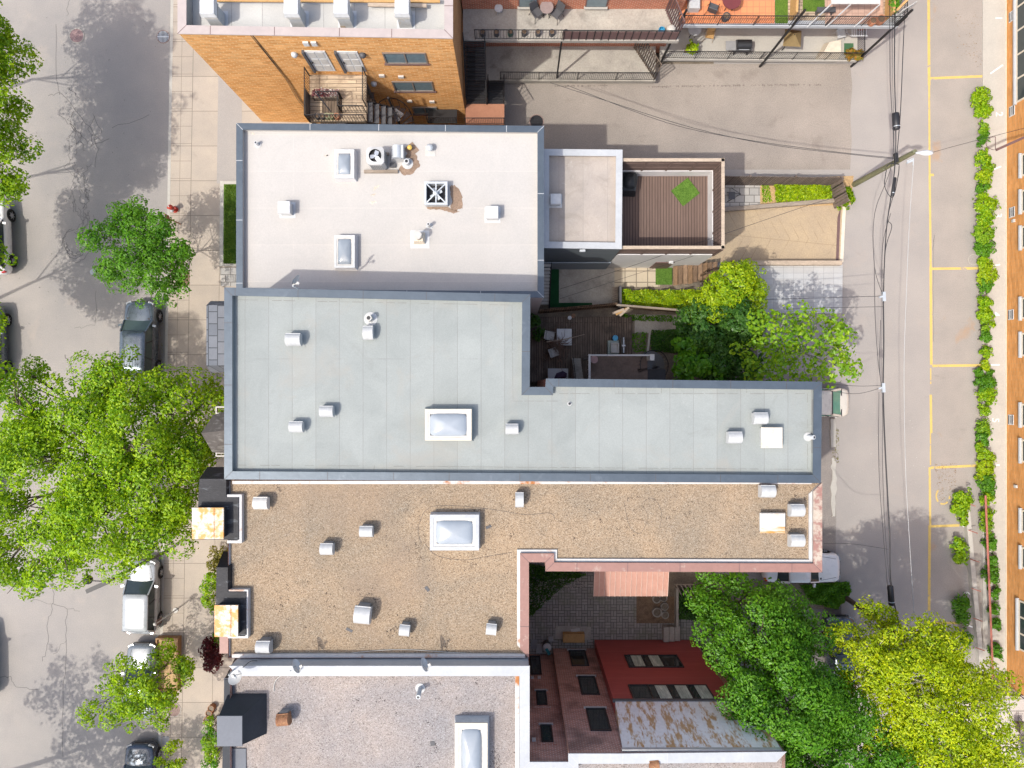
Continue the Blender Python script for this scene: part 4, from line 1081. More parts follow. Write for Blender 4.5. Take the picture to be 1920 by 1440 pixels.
for px, py, z in ((1884, 30, 0.6), (1883, 208, 0.6), (1881, 398, 0.6), (1914, 514, 2.2), (1878, 590, 0.5), (1877, 787, 0.5)):
    y = -(py - 720) * (HC - z) / FP
    pl = MB().box(XR, y - 0.31, z - 0.24, XR - 0.03, y + 0.31, z + 0.24)
    sg = O('parking_sign', pl, WHITE, {30: 'small white sign under the tall window, nearest the walkway end', 208: 'small white sign with dark bars beside bay number 2', 398: 'small white sign beside bay number 3 and a cream box', 514: 'small white sign set high on the brick between two windows', 590: 'small white sign with dark bars beside bay number 4', 787: 'small white sign beside bay number 5'}[py], 'sign', 'signs on the brick wall', (XR, y, z))
    lb = MB()
    lb.box(XR - 0.03, y - 0.27, z + 0.10, XR - 0.036, y + 0.27, z + 0.19)
    lb.box(XR - 0.03, y - 0.27, z - 0.2, XR - 0.036, y + 0.27, z - 0.12)
    for k in range(6): lb.box(XR - 0.03, y - 0.22 + k * 0.08, z - 0.03, XR - 0.036, y - 0.17 + k * 0.08, z + 0.05)
    P('lettering', lb, DGREY, sg)
for px, py, z in ((1886, 414, 0.8), (1885, 912, 1.0)):
    y = -(py - 720) * (HC - z) / FP
    O('junction_box', MB().bevbox(XR - 0.12, y - 0.09, z - 0.1, XR, y + 0.09, z + 0.1, 0.02), OFFW, 'little cream box on the brick beside a sign' if py < 500 else 'little cream box on bare brick between two windows', 'junction box', loc=(XR, y, z))
# awning bar sticking out of the right building
t = T('flag_bracket', 'brown arm with a thin half-round hoop reaching out from the right building', 'bracket', (XR, 14.5, 2))
a = W(1868, 281, 3.0); b = WX(1925, 255, XR)
P('arm', MB().beam(a, (XR + 0.1, b.y, 3.0), 0.14, 0.12), BROWN_P, t)
h = [a + Vector((-0.05 - 0.55 * sin(pi * k / 10), 0.38 + 0.38 * cos(pi * k / 10), 0)) for k in range(11)]
P('hoop', MB().tube(h + [h[0]], 0.02, 6), BROWN_P, t)

# --- flat-roofed extension and roof deck behind the white-roofed house
ex = [(1.66, 12.42), (5.82, 12.38), (5.78, 7.18), (1.66, 7.24)]
EX = bldg('house_extension', 'low flat-roofed extension with white coping and water-marked brown roof', ex, 6.14, 6.4, RF_BROWN, GR_SID, GR_SID, COP_WHITE, 0.31)
P('stucco_base', MB().box(1.7, 7.1, 0, 5.8, 7.17, 2.3), STUCCO_B, EX)
p = WY(1092, 468, 7.17)
P('wall_lamp', MB().box(p.x - 0.15, 7.17, p.z - 0.08, p.x + 0.15, 7.05, p.z + 0.08), GALV, EX)
DK = T('roof_deck', 'raised deck with brown boards, white walls and tall brown privacy screens', 'deck', (8.5, 9.6, 0))
x0, x1, y0, y1 = 5.86, 11.3, 7.2, 12.0
P('wall', MB().coping([(x0, y0), (x1, y0), (x1, y1), (x0, y1)], 0.14, 0, 4.4, 0), STUCCO, DK)
P('floor', MB().box(x0 + 0.14, y0 + 0.14, 3.2, x1 - 0.14, y1 - 0.14, 3.5), DECK_BR, DK)
def screen(a, b, axis):
    m = MB()
    (ax, ay), (bx, by) = a, b
    m.beam((ax, ay, 5.3), (bx, by, 5.3), 0.05, 1.72)
    P('screen', m, FENCE_BR, DK)
    m = MB().beam((ax, ay, 6.2), (bx, by, 6.2), 0.17, 0.06)
    P('cap_rail', m, WOOD_TOP, DK)
    q = MB(); n = 4
    for k in range(n + 1):
        f = k / n; q.beam((ax + (bx - ax) * f, ay + (by - ay) * f, 4.3), (ax + (bx - ax) * f + 0.001, ay + (by - ay) * f, 6.16), 0.11, 0.11)
    q.beam((ax, ay, 5.0), (bx, by, 5.0), 0.09, 0.09); q.beam((ax, ay, 5.7), (bx, by, 5.7), 0.09, 0.09)
    P('screen_post', q, FENCE_BR, DK)
screen((x0, y1 - 0.07), (x1, y1 - 0.07), 'x'); screen((x1 - 0.07, y0), (x1 - 0.07, y1), 'y'); screen((x0, y0 + 0.07), (x1, y0 + 0.07), 'x')
a = WY(1238, 493, 7.2)
P('door', MB().box(8.5, 7.2, 0.05, 9.6, 7.15, 2.1), BROWN_P, DK)
P('wall_lamp', MB().box(9.2, 7.2, 2.3, 9.45, 7.05, 2.42), WHITE, DK)
c = W(1285, 360, 3.52)
O('turf_mat', MB().ob((c.x, c.y, 3.53), (1.2, 1.12, 0.05), radians(38)), TURF_B, 'bright green square of turf lying askew on the brown deck', 'mat', loc=(c.x, c.y, 3.5))
c = W(1181, 342, 4.2)
t = T('covered_barbecue', 'barbecue under a shiny black cover in the deck corner', 'barbecue', (c.x, c.y, 3.5))
m = MB()
m.frust(ccw([(c.x - 0.45, c.y - 0.6), (c.x + 0.4, c.y - 0.62), (c.x + 0.5, c.y + 0.3), (c.x + 0.42, c.y + 0.6), (c.x - 0.45, c.y + 0.6)]), 3.5, ccw([(c.x - 0.4, c.y - 0.5), (c.x + 0.3, c.y - 0.52), (c.x + 0.42, c.y + 0.28), (c.x + 0.34, c.y + 0.5), (c.x - 0.4, c.y + 0.5)]), 4.35)
P('cover', m, COVER, t)
P('hood_bulge', MB().dome((c.x - 0.02, c.y + 0.05, 4.33), 0.36, 0.46, 0.32, 16, 5, 0.6), COVER, t)

# ------------------------------------------------------------------ things standing on the roofs
ZW, ZG, ZV, ZB, ZO = 8.3, 11.82, 11.66, 12.22, 10.45

def hood_vent(mat, w=0.6, d=0.52, h=0.55, bm=None):
    """curved sheet-metal hood over a square collar, open towards +y"""
    t = T('roof_vent', 'vent', 'roof vent')
    P('collar', MB().box(-w * 0.36, -d * 0.3, 0, w * 0.36, d * 0.45, h * 0.6), MGREY, t)
    P('base_flashing', MB().prism([(-w * 0.62, -d * 0.62), (w * 0.62, -d * 0.62), (w * 0.62, d * 0.72), (-w * 0.62, d * 0.72)], 0, 0.015), bm or GALV, t)
    m = MB(); n = 12; pts = []
    prof = []
    for k in range(n + 1):
        a = radians(185 - 150 * k / n)
        prof.append((d * 0.52 * cos(a), h * 0.42 + h * 0.58 * max(-0.25, sin(a))))
    v = []; f = []
    for (y, z) in prof:
        v += [(-w / 2, y, z), (w / 2, y, z)]
    for k in range(n):
        f.append((2 * k, 2 * k + 1, 2 * k + 3, 2 * k + 2))
    # cheeks
    L = [2 * k for k in range(n + 1)]; R = [2 * k + 1 for k in range(n + 1)]
    v += [(-w / 2, d * 0.4, h * 0.25), (w / 2, d * 0.4, h * 0.25), (-w / 2, -d * 0.5, h * 0.2), (w / 2, -d * 0.5, h * 0.2)]
    b = 2 * (n + 1)
    f.append(tuple([b + 2] + L + [b])); f.append(tuple([b + 1] + R[::-1] + [b + 3]))
    m.add(v, f)
    # rim of the opening
    y, z = prof[-1]
    m.box(-w / 2, y - 0.01, z - 0.05, w / 2, y + 0.02, z + 0.012)
    P('hood', m, mat, t)
    return t

def box_vent(mat, w=0.66, h=0.62):
    t = T('roof_vent', 'vent', 'roof vent')
    P('shaft', MB().frust([(-w * .42, -w * .42), (w * .42, -w * .42), (w * .42, w * .42), (-w * .42, w * .42)], 0, [(-w * .38, -w * .38), (w * .38, -w * .38), (w * .38, w * .38), (-w * .38, w * .38)], h * 0.6), GALV_W, t)
    m = MB()
    for k in range(3): m.box(-w * .44, -w * .44, h * (0.6 + 0.06 * k), w * .44, w * .44, h * (0.63 + 0.06 * k))
    P('louvre', m, OFFW, t)
    P('cap', MB().frust([(-w / 2, -w / 2), (w / 2, -w / 2), (w / 2, w / 2), (-w / 2, w / 2)], h * 0.8, [(-w * .44, -w * .44), (w * .44, -w * .44), (w * .44, w * .44), (-w * .44, w * .44)], h), mat, t)
    P('base_flashing', MB().prism([(-w * .6, -w * .6), (w * .6, -w * .6), (w * .6, w * .6), (-w * .6, w * .6)], 0, 0.012), mat, t)
    return t

USED = {}
def place(key, maker, px, py, z, rz, label, group, sc=None, zl=None):
    p = W(px, py, zl or z); p.z = z
    if key not in USED:
        USED[key] = maker(); o = USED[key]
        o.location = p; o.rotation_euler = (0, 0, rz); o['label'] = label; o['group'] = group
        if sc: o.scale = sc
        return o
    return DUP(USED[key], p, rz, label, group, sc or (1, 1, 1))

g = 'hooded vents on the grey-green roof'
hg = lambda: hood_vent(GALV_W, bm=RF_GREY)
for px, py, lb, sc, rz in ((550, 636, 'white hooded vent left of the small stack, upper left of the grey-green roof', (1.1, 1.1, 1.1), pi / 2 * 0),
                       (690, 623, 'narrow white hooded vent just below the small round stack', (0.75, 1.2, 1), 0),
                       (612, 771, 'white hooded vent, upper of the pair at the left of the grey-green roof', (1, 1, 1), 0),
                       (555, 800, 'white hooded vent, lower of the pair at the left of the grey-green roof', (1, 1, 1), 0),
                       (960, 804, 'small white hooded vent to the right of the milky grey-roof skylight', (0.95, 0.95, 1), 0),
                       (1426, 784, 'white hooded vent directly above the cream roof hatch', (1.05, 1.05, 1), 0),
                       (1378, 820, 'white hooded vent to the left of the cream roof hatch', (1.05, 1.05, 1), 0)):
    place('hg', hg, px, py, ZG, rz, lb, g, sc, ZG + 0.4)
g = 'hooded vents on the gravel roof'
hv = lambda: hood_vent(GALV_W, 0.62, 0.6, 0.66, RF_BEIGE)
for px, py, lb, sc, rz in ((686, 997, 'white hooded vent with a rust blush, upper of two at left centre of the gravel', (0.95, 0.9, 0.9), 0),
                       (612, 1030, 'clean white hooded vent, lower of two at left centre of the gravel', (0.92, 0.95, 0.95), 0),
                       (974, 937, 'tall narrow white hooded vent below the long blue coping', (0.6, 1.2, 1), 0),
                       (1440, 921, 'white hooded vent tucked against the rusty flashing, upper right of the gravel roof', (1.05, 1.0, 1), 0),
                       (1495, 957, 'white hooded vent right of the rust-streaked hatch, upper of two', (1, 1, 1), 0),
                       (1495, 1014, 'white hooded vent right of the rust-streaked hatch, lower of two', (1, 1, 1), 0),
                       (680, 1152, 'largest white hooded vent, low on the gravel roof', (1.15, 1.45, 1.2), -pi / 2 * 0.06),
                       (758, 1183, 'small white hooded vent right of the largest one', (0.75, 0.95, 0.9), -0.1),
                       (921, 1181, 'small white hooded vent near the brown coping corner of the gravel roof', (0.75, 0.95, 0.9), -0.1),
                       (494, 1213, 'white hooded vent beside the long white parapet, lower left of the gravel roof', (1, 1.05, 1.1), 0)):
    place('hv', hv, px, py, ZV, rz, lb, g, sc, ZV + 0.5)
hr = lambda: hood_vent(RUST_HATCH, 0.64, 0.6, 0.6, RF_BEIGE)
place('hr', hr, 489, 943, ZV, 0, 'rust-stained hooded vent at the upper left corner of the gravel roof', 'hooded vents on the gravel roof', (1, 1, 1), ZV + 0.4)
hx = lambda: hood_vent(RUST_ALL, 0.52, 0.6, 0.75, RF_PINK)
place('hx', hx, 531, 1349, ZB, 0.1, 'fully rusted brown hooded vent on the pinkish gravel roof', 'vents on the pinkish gravel roof', (1, 1, 1), ZB + 0.5)
place('hx', hx, 1228, 1438, ZB, 0.1, 'rusted vent at the bottom edge beside the white wing coping', 'vents on the pinkish gravel roof', (0.8, 0.8, 0.7), ZB + 0.5)
bw_ = lambda: box_vent(WHITE)
for px, py, lb in ((534, 390, 'white square vent box at the left of the white roof'), (923, 399, 'white square vent box at the right of the white roof')):
    place('bw', bw_, px, py, ZW, 0, lb, 'square vents on the white roof', (1, 1, 1), ZW + 0.45)
place('bw', bw_, 1042, 373, 6.14, 0, 'white square vent on the brown extension roof', 'square vents on the white roof', (0.9, 0.9, 0.8), 6.6)
bo = lambda: box_vent(WHITE, 0.72, 1.35)
for px, lb in ((390, 'tall white vent box nearest the street on the orange building'), (547, 'tall white vent box, second from the street on the orange building'), (640, 'tall white vent box, third from the street on the orange building'), (754, 'tall white vent box nearest the inner corner on the orange building')):
    place('bo', bo, px, 14, ZO, 0, lb, 'tall vents on the orange building', (1, 1.1, 1), ZO + 1.2)

def skylight(px0, py0, px1, py1, z, h, mat, label, frame=COP_WHITE, base=GALV, open_=0.16, bulge=0.2, curb_ext=0.06):
    a = W(px0, py0, z + h); b = W(px1, py1, z + h)
    x0, x1, y0, y1 = a.x, b.x, b.y, a.y
    t = T('skylight', label, 'skylight', ((x0 + x1) / 2, (y0 + y1) / 2, z), 'roof skylights')
    e = curb_ext
    P('curb', MB().frust([(x0 - e, y0 - e), (x1 + e, y0 - e), (x1 + e, y1 + e), (x0 - e, y1 + e)], z, [(x0 + .03, y0 + .03), (x1 - .03, y0 + .03), (x1 - .03, y1 - .03), (x0 + .03, y1 - .03)], z + h - 0.08), base, t)
    P('frame', MB().coping([(x0, y0), (x1, y0), (x1, y1), (x0, y1)], open_ * 0.55, z + h - 0.08, z + h, 0), frame, t)
    i_ = open_ * 0.55
    P('inner_rim', MB().coping([(x0 + i_, y0 + i_), (x1 - i_, y0 + i_), (x1 - i_, y1 - i_), (x0 + i_, y1 - i_)], open_ * 0.45, z + h - 0.1, z + h - 0.02, 0), OFFW, t)
    cx, cy = (x0 + x1) / 2, (y0 + y1) / 2
    P('dome', MB().dome((cx, cy, z + h - 0.09), (x1 - x0) / 2 - open_ * 0.8, (y1 - y0) / 2 - open_ * 0.8, bulge, 32, 8, 0.35), mat, t)
    return t
skylight(627, 280, 664, 334, ZW, 0.45, DOME_CLR, 'upper clear domed skylight on the white roof', WHITE, STUCCO, 0.2)
skylight(627, 441, 665, 502, ZW, 0.45, DOME_CLR, 'lower clear domed skylight on the white roof', WHITE, STUCCO, 0.18)
skylight(797, 767, 884, 826, ZG, 0.55, DOME_MILK, 'milky skylight with pinkish frame on the grey-green roof', CREAM, RF_GREY, 0.22, 0.28)
skylight(806, 965, 898, 1032, ZV, 0.5, DOME_MILK, 'milky skylight with white frame on the beige gravel roof', COP_WHITE, GALV, 0.3, 0.28, 0.03)
skylight(853, 1356, 914, 1475, ZB, 0.6, DOME_MILK, 'long ribbed skylight at the bottom edge on the pinkish gravel roof', CREAM, GALV, 0.3, 0.35, 0.06)

def hatch(px0, py0, px1, py1, z, h, mat, label, side):
    a = W(px0, py0, z + h); b = W(px1, py1, z + h)
    t = T('roof_hatch', label, 'roof hatch', ((a.x + b.x) / 2, (a.y + b.y) / 2, z), 'roof hatches')
    P('curb', MB().box(a.x + .06, b.y + .06, z, b.x - .06, a.y - .06, z + h - 0.08), side, t)
    P('lid', MB().bevbox(a.x, b.y, z + h - 0.1, b.x, a.y, z + h, 0.03), mat, t)
hatch(1428, 801, 1468, 840, ZG, 0.4, rusty('cream_sheet', (0.66, 0.6, 0.5), (0.5, 0.36, 0.2), 0.52, 2.4, rust2=(0.7, 0.68, 0.62)), 'cream roof hatch on the grey-green roof', GALV)
hatch(1426, 962, 1473, 1000, ZV, 0.35, RUST_HATCH, 'white roof hatch with an orange rust streak on the gravel roof', GALV)

# plumbing stacks and small pipes
def stack(px, py, z, r, h, mat, label, lean=(0, 0), hole=True, collar=None):
    p = W(px, py, z + h); x, y = p.x, p.y
    t = T('vent_pipe', label, 'pipe', (x, y, z), 'small roof pipes')
    m = MB().tube([(x, y, z), (x + lean[0] * .5, y + lean[1] * .5, z + h * .5), (x + lean[0], y + lean[1], z + h)], r, 14)
    P('pipe', m, mat, t)
    if hole: P('opening', MB().cyl((x + lean[0], y + lean[1], z + h - 0.01), r * 0.62, 0.016, 12), BLACK, t)
    P('base_flashing', MB().cyl((x, y, z), (collar or r * 2.2), 0.02, 18), GALV_W, t)
stack(691, 596, ZG, 0.14, 0.5, OFFW, 'short round stack with a dark mouth above the narrow hooded vent')
stack(1521, 820, ZG, 0.1, 0.35, WHITE, 'white elbow pipe at the far right end of the grey-green roof', (0.12, 0), True, 0.2)
stack(1068, 757, ZG, 0.06, 0.08, DGREY, 'tiny dark drain stub with a rust halo below the corner of the blue coping', collar=0.1)
stack(803, 420, ZW, 0.08, 0.5, WHITE, 'thin white pipe above the beige chimney on the white roof')
stack(479, 267, ZW, 0.08, 0.35, WHITE, 'thin white pipe near the upper left corner of the white roof')
stack(762, 302, ZW, 0.13, 0.4, WHITE, 'white pipe with a dark dot standing in the muddy patch')
stack(784, 1303, ZB, 0.1, 0.7, GALV, 'leaning grey pipe on the pinkish gravel roof', (0, -0.1))
p = W(805, 275, ZW + 0.4)
t = T('vent_pipe', 'grey capped turbine vent near the top edge of the white roof', 'pipe', (p.x, p.y, ZW), 'small roof pipes')
P('base_flashing', MB().box(p.x - .25, p.y - .35, ZW, p.x + .25, p.y + .15, ZW + .015), OFFW, t)
P('pipe', MB().cyl((p.x, p.y, ZW), 0.12, 0.3, 14), GALV, t); P('cap', MB().dome((p.x, p.y, ZW + .28), 0.19, 0.19, 0.14), GALV, t)
p = W(768, 276, ZW + 0.3)
t = T('gas_pipe', 'yellow-capped pipe beside the air conditioner', 'pipe', (p.x, p.y, ZW), 'small roof pipes')
P('pipe', MB().cyl((p.x, p.y, ZW), 0.08, 0.3, 12), RUST_ALL, t); P('cap', MB().dome((p.x, p.y, ZW + .28), 0.13, 0.13, 0.1), plain('brass_yellow', (0.6, 0.4, 0.08), 0.4), t)
P('base_flashing', MB().ob((p.x + .06, p.y - .02, ZW + .008), (0.55, 0.55, 0.016), 0.7), STAIN, t)
# beige round chimney with cap
p = W(782, 440, ZW + 0.9)
t = T('chimney', 'beige round chimney with a flat cap on a square base', 'chimney', (p.x, p.y, ZW))
P('base', MB().frust([(p.x - .3, p.y - .3), (p.x + .3, p.y - .3), (p.x + .3, p.y + .3), (p.x - .3, p.y + .3)], ZW, [(p.x - .22, p.y - .22), (p.x + .22, p.y - .22), (p.x + .22, p.y + .22), (p.x - .22, p.y + .22)], ZW + .4), CREAM, t)
P('pipe', MB().cyl((p.x, p.y, ZW + .4), 0.18, 0.4, 20), CREAM, t)
P('cap', MB().cyl((p.x, p.y, ZW + .82), 0.22, 0.05, 24).cyl((p.x, p.y, ZW + .87), 0.19, 0.02, 24), OFFW, t)
P('base_flashing', MB().box(p.x - .45, p.y - .5, ZW, p.x + .5, p.y + .4, ZW + .014), WHITE, t)
# air conditioner on sleepers
p = W(703, 291, ZW + 1.15); z = ZW
t = T('air_conditioner', 'grey rooftop air conditioner with an open fan, on wooden sleepers', 'air conditioner', (p.x, p.y, z))
sq = [(p.x + 0.42 * a, p.y + 0.42 * b) for a, b in ((-1, -.75), (-.75, -1), (.75, -1), (1, -.75), (1, .75), (.75, 1), (-.75, 1), (-1, .75))]
P('cabinet', MB().prism(sq, z + .15, z + 1.08, True, False), LGREY, t)
m = MB()
for k in range(7): m.box(p.x - .3 + k * .09, p.y - .425, z + .25, p.x - .25 + k * .09, p.y - .44, z + .9); m.box(p.x + .422, p.y - .3 + k * .09, z + .25, p.x + .44, p.y - .25 + k * .09, z + .9)
P('grille', m, MGREY, t)
m = MB(); n = 32
ring_o = []; 
for k in range(n):
    a = 2 * pi * k / n; c_, s_ = cos(a), sin(a); q = 0.43 / max(abs(c_), abs(s_), (abs(c_) + abs(s_)) / 1.75)
    ring_o.append((p.x + q * c_, p.y + q * s_))
v = [(x, y, z + 1.08) for x, y in ring_o] + [(p.x + .31 * cos(2 * pi * k / n), p.y + .31 * sin(2 * pi * k / n), z + 1.12) for k in range(n)]
m.add(v, [(k, (k + 1) % n, (k + 1) % n + n, k + n) for k in range(n)])
P('fan_shroud', m, LGREY, t)
P('fan_well', MB().cyl((p.x, p.y, z + .9), 0.31, 0.02, 24), BLACK, t)
m = MB()
for k in range(3):
    a = radians(70 + 120 * k); m.ob((p.x + .17 * cos(a), p.y + .17 * sin(a), z + 1.03), (0.2, 0.2, 0.015), a, 0.25)
m.cyl((p.x, p.y, z + .98), 0.075, 0.08, 14)
P('fan', m, plain('fan_blade', (0.5, 0.52, 0.55), 0.4, 0.4), t)
m = MB(); m.box(p.x - .75, p.y - .55, z, p.x + .95, p.y - .4, z + .14); m.box(p.x - .6, p.y + .35, z, p.x + .5, p.y + .47, z + .14)
O('sleeper', m, TIMBER, 'weathered wooden sleepers under the rooftop air conditioner', 'timber', loc=(p.x, p.y - .4, z))
a = W(743, 283, ZW + 0.7)
t = T('exhaust_duct', 'galvanised barrel-topped duct to the right of the air conditioner', 'duct', (a.x, a.y, z))
P('curb', MB().frust([(a.x - .42, a.y - .35), (a.x + .35, a.y - .35), (a.x + .35, a.y + .35), (a.x - .42, a.y + .35)], z, [(a.x - .3, a.y - .3), (a.x + .3, a.y - .3), (a.x + .3, a.y + .3), (a.x - .3, a.y + .3)], z + .35), LGREY, t)
P('barrel', MB().tube([(a.x, a.y - .3, z + .42), (a.x, a.y + .33, z + .42)], 0.25, 20), GALV, t)
P('cheek', MB().box(a.x + .22, a.y - .3, z + .3, a.x + .33, a.y + .33, z + .62), GALV, t)
P('cable_box', MB().box(a.x - .42, a.y - .62, z, a.x - .12, a.y - .42, z + .12), DGREY, t)
S_ = None
def stain(pts, z, mat, name, label):
    m = MB(); q = [W2(a, b, z) for a, b in pts]
    cx = sum(a for a, b in q) / len(q); cy = sum(b for a, b in q) / len(q); out = []
    for i in range(len(q)):
        a, b = Vector(q[i]), Vector(q[(i + 1) % len(q)])
        for k in range(5):
            p_ = a.lerp(b, k / 5); out.append((p_.x + random.uniform(-.04, .04), p_.y + random.uniform(-.04, .04)))
    m.sheet(out, z + 0.004)
    return m
random.seed(8)
m = stain([(748, 320), (756, 300), (766, 286), (780, 290), (788, 310), (776, 325), (760, 330)], ZW, STAIN, 's', '')
P('mud_stain', m, STAIN, WHB)
P('mud_stain', stain([(842, 350), (852, 346), (863, 356), (867, 372), (866, 390), (855, 396), (844, 390), (848, 376)], ZW, STAIN, 's', ''), STAIN, WHB)
P('mud_stain', stain([(800, 387), (836, 387), (850, 394), (862, 397), (850, 400), (830, 394), (800, 392)], ZW, STAIN, 's', ''), STAIN, WHB)
for q in ([(702, 350), (712, 347), (708, 352), (700, 358)], [(694, 366), (706, 362), (700, 368)], [(690, 379), (702, 376), (706, 379), (698, 383)], [(470, 248), (478, 250), (476, 252), (470, 250)], [(608, 291), (616, 290), (610, 293)]):
    P('mud_stain', stain(q, ZW, STAIN, 's', ''), M('mud_trace', (0.45, 0.37, 0.28), (0.6, 0.55, 0.48), 3.0, 0.2, 12) if q[0][0] == 702 else bpy.data.materials['mud_trace'], WHB)
# square exhaust cage
a = W(796, 341, ZW + 0.55); b = W(838, 382, ZW + 0.55)
cx, cy = (a.x + b.x) / 2, (a.y + b.y) / 2; hw = (b.x - a.x) / 2
t = T('exhaust_fan', 'square open exhaust fan with a crossed steel frame beside a mud stain', 'exhaust fan', (cx, cy, ZW))
P('curb', MB().coping([(cx - hw, cy - hw), (cx + hw, cy - hw), (cx + hw, cy + hw), (cx - hw, cy + hw)], 0.07, ZW, ZW + .42, 0), GALV, t)
P('well', MB().box(cx - hw + .07, cy - hw + .07, ZW, cx + hw - .07, cy + hw - .07, ZW + .06), BLACK, t)
m = MB().coping([(cx - hw, cy - hw), (cx + hw, cy - hw), (cx + hw, cy + hw), (cx - hw, cy + hw)], 0.08, ZW + .42, ZW + .5, 0.02)
for sx in (-1, 1):
    for sy in (-1, 1): m.beam((cx + sx * hw * .92, cy + sy * hw * .92, ZW + .45), (cx, cy, ZW + .5), 0.055, 0.05)
m.beam((cx, cy - hw, ZW + .44), (cx, cy + hw, ZW + .44), 0.06, 0.05)
P('frame', m, GALV, t)
P('motor', MB().cyl((cx - .02, cy, ZW + .35), 0.13, 0.16, 18).dome((cx - .02, cy, ZW + .51), 0.13, 0.13, 0.08), GALV, t)
m = MB()
for k in range(4): m.ob((cx + .2 * cos(.5 + k * pi / 2), cy + .2 * sin(.5 + k * pi / 2), ZW + .36), (0.24, 0.16, 0.012), .5 + k * pi / 2, 0.4)
P('blade', m, GALV, t)
# satellite dishes
def dish(px, py, z, r, az, tilt, label, mast, mat=WHITE):
    c = W(px, py, z)
    t = T('satellite_dish', label, 'satellite dish', mast, 'satellite dishes')
    Mx = Matrix.Translation(c) @ Matrix.Rotation(az, 4, 'Z') @ Matrix.Rotation(tilt, 4, 'Y')
    v = []; f = []; n = 28; mm = 5
    for j in range(mm + 1):
        q = j / mm
        for k in range(n): v.append(Mx @ Vector((r * q * cos(2 * pi * k / n), r * q * 1.12 * sin(2 * pi * k / n), 0.16 * r * q * q * 2)))
    for j in range(mm):
        for k in range(n): f.append((j * n + k, j * n + (k + 1) % n, (j + 1) * n + (k + 1) % n, (j + 1) * n + k))
    f.append(tuple(range(n)))
    P('reflector', MB().add(v, f, True), mat, t)
    P('mast', MB().tube([mast, (mast[0], mast[1], c.z - 0.15), c], 0.035, 8), GALV, t)
    tip = Mx @ Vector((0, -r * 0.25, r * 1.05)); low = Mx @ Vector((0, -r * 1.1, 0.3 * r))
    P('feed_arm', MB().tube([low, tip], 0.022, 6).ob(tip, (0.12, 0.1, 0.12), az), OFFW, t)
dish(443, 1271, 13.3, 0.3, radians(120), radians(35), 'grey satellite dish facing the sky at the street end of the white parapet', tuple(W(438, 1256, 12.6)), LGREY)
dish(553, 1250, 13.0, 0.28, radians(25), radians(78), 'white satellite dish seen edge-on, left of two along the white parapet', tuple(W(562, 1256, 12.6)))
dish(793, 1247, 13.0, 0.28, radians(25), radians(76), 'white satellite dish seen edge-on, right of two along the white parapet', tuple(W(800, 1252, 12.6)))
dish(552, 523, 13.0, 0.24, radians(-35), radians(85), 'thin dish on a curved arm fixed to the blue coping between the two roofs', tuple(W(559, 541, 12.1)), LGREY)
# loose cables on the roofs
def cable(pts, z, r, mat, label, name='cable', sag=0):
    q = [W(a, b, z if not isinstance(z, (list, tuple)) else z[i]) for i, (a, b) in enumerate(pts)]
    out = []
    for i in range(len(q) - 1):
        p0 = q[max(i - 1, 0)]; p1 = q[i]; p2 = q[i + 1]; p3 = q[min(i + 2, len(q) - 1)]
        for k in range(6):
            u = k / 6
            out.append(0.5 * ((2 * p1) + (p2 - p0) * u + (2 * p0 - 5 * p1 + 4 * p2 - p3) * u * u + (3 * p1 - p0 - 3 * p2 + p3) * u ** 3))
    out.append(q[-1])
    return O(name, MB().tube(out, r, 5), mat, label, 'cable', loc=tuple(q[0]))
cable([(790, 1020), (784, 990), (800, 955), (830, 948), (880, 950), (935, 957), (985, 965), (1030, 962), (1040, 972)], ZV + .01, 0.007, THIN_CABLE, 'thin dark cable looping left of the gravel roof skylight')
cable([(797, 1020), (820, 1042), (870, 1050), (920, 1042), (960, 1036)], ZV + .01, 0.007, THIN_CABLE, 'thin dark cable curving below the gravel roof skylight')
cable([(1170, 940), (1180, 985), (1200, 1000), (1215, 970), (1205, 945), (1225, 935), (1240, 960), (1235, 1000)], ZV + .01, 0.006, THIN_CABLE, 'faint cable loop lying on the gravel near the right wing')
cable([(600, 1234), (680, 1222), (760, 1218), (860, 1224), (960, 1226)], ZV + .03, 0.014, OFFW, 'white cable lying along the white parapet')
cable([(545, 1258), (525, 1268), (515, 1280), (514, 1296)], [12.65, 12.3, 12.26, 12.25], 0.018, OFFW, 'white cable hanging from the left edge-on dish')
cable([(480, 1230), (490, 1228), (488, 1238), (470, 1240), (455, 1252)], [11.7, 11.7, 11.8, 12.4, 12.65], 0.014, CABLE, 'dark cable running over the parapet to the grey dish')
# scraps of felt on the gravel
for px, py, z, w, h, rz, lb in ((655, 1181, ZV, .32, .12, -.5, 'dark scrap of felt below the largest hooded vent'), (801, 1104, ZV, .25, .14, -.9, 'dark scrap of felt in the middle of the gravel roof'), (916, 988, ZV, .26, .12, .4, 'dark scrap of felt to the right of the gravel roof skylight'), (811, 1394, ZB, .2, .2, .1, 'dark square of felt left of the long ribbed skylight')):
    c = W(px, py, z)
    O('felt_scrap', MB().ob((c.x, c.y, z + .012), (w, h, .012), rz), DGREY, lb, 'debris', loc=(c.x, c.y, z))
# boards lying at the top of the orange building roof
for px0, px1, py, mm, lb in ((400, 825, 0, WOOD_OCH, 'long ochre board along the top edge of the orange building roof'), (690, 800, 9, WOOD_TOP, 'bleached plank lying crookedly on the orange building roof')):
    a = W(px0, py, ZO + .3); b = W(px1, py + 2, ZO + .3)
    O('board', MB().beam(a, b, 0.16, 0.08), mm, lb, 'board', loc=tuple(a))
a = W(643, 46, ZO + .1)
O('debris_box', MB().bevbox(a.x - .12, a.y - .12, ZO, a.x + .12, a.y + .12, ZO + .2, .03), WOOD_TOP, 'small rusty box on the orange building roof beside the coping', 'box', loc=(a.x, a.y, ZO))

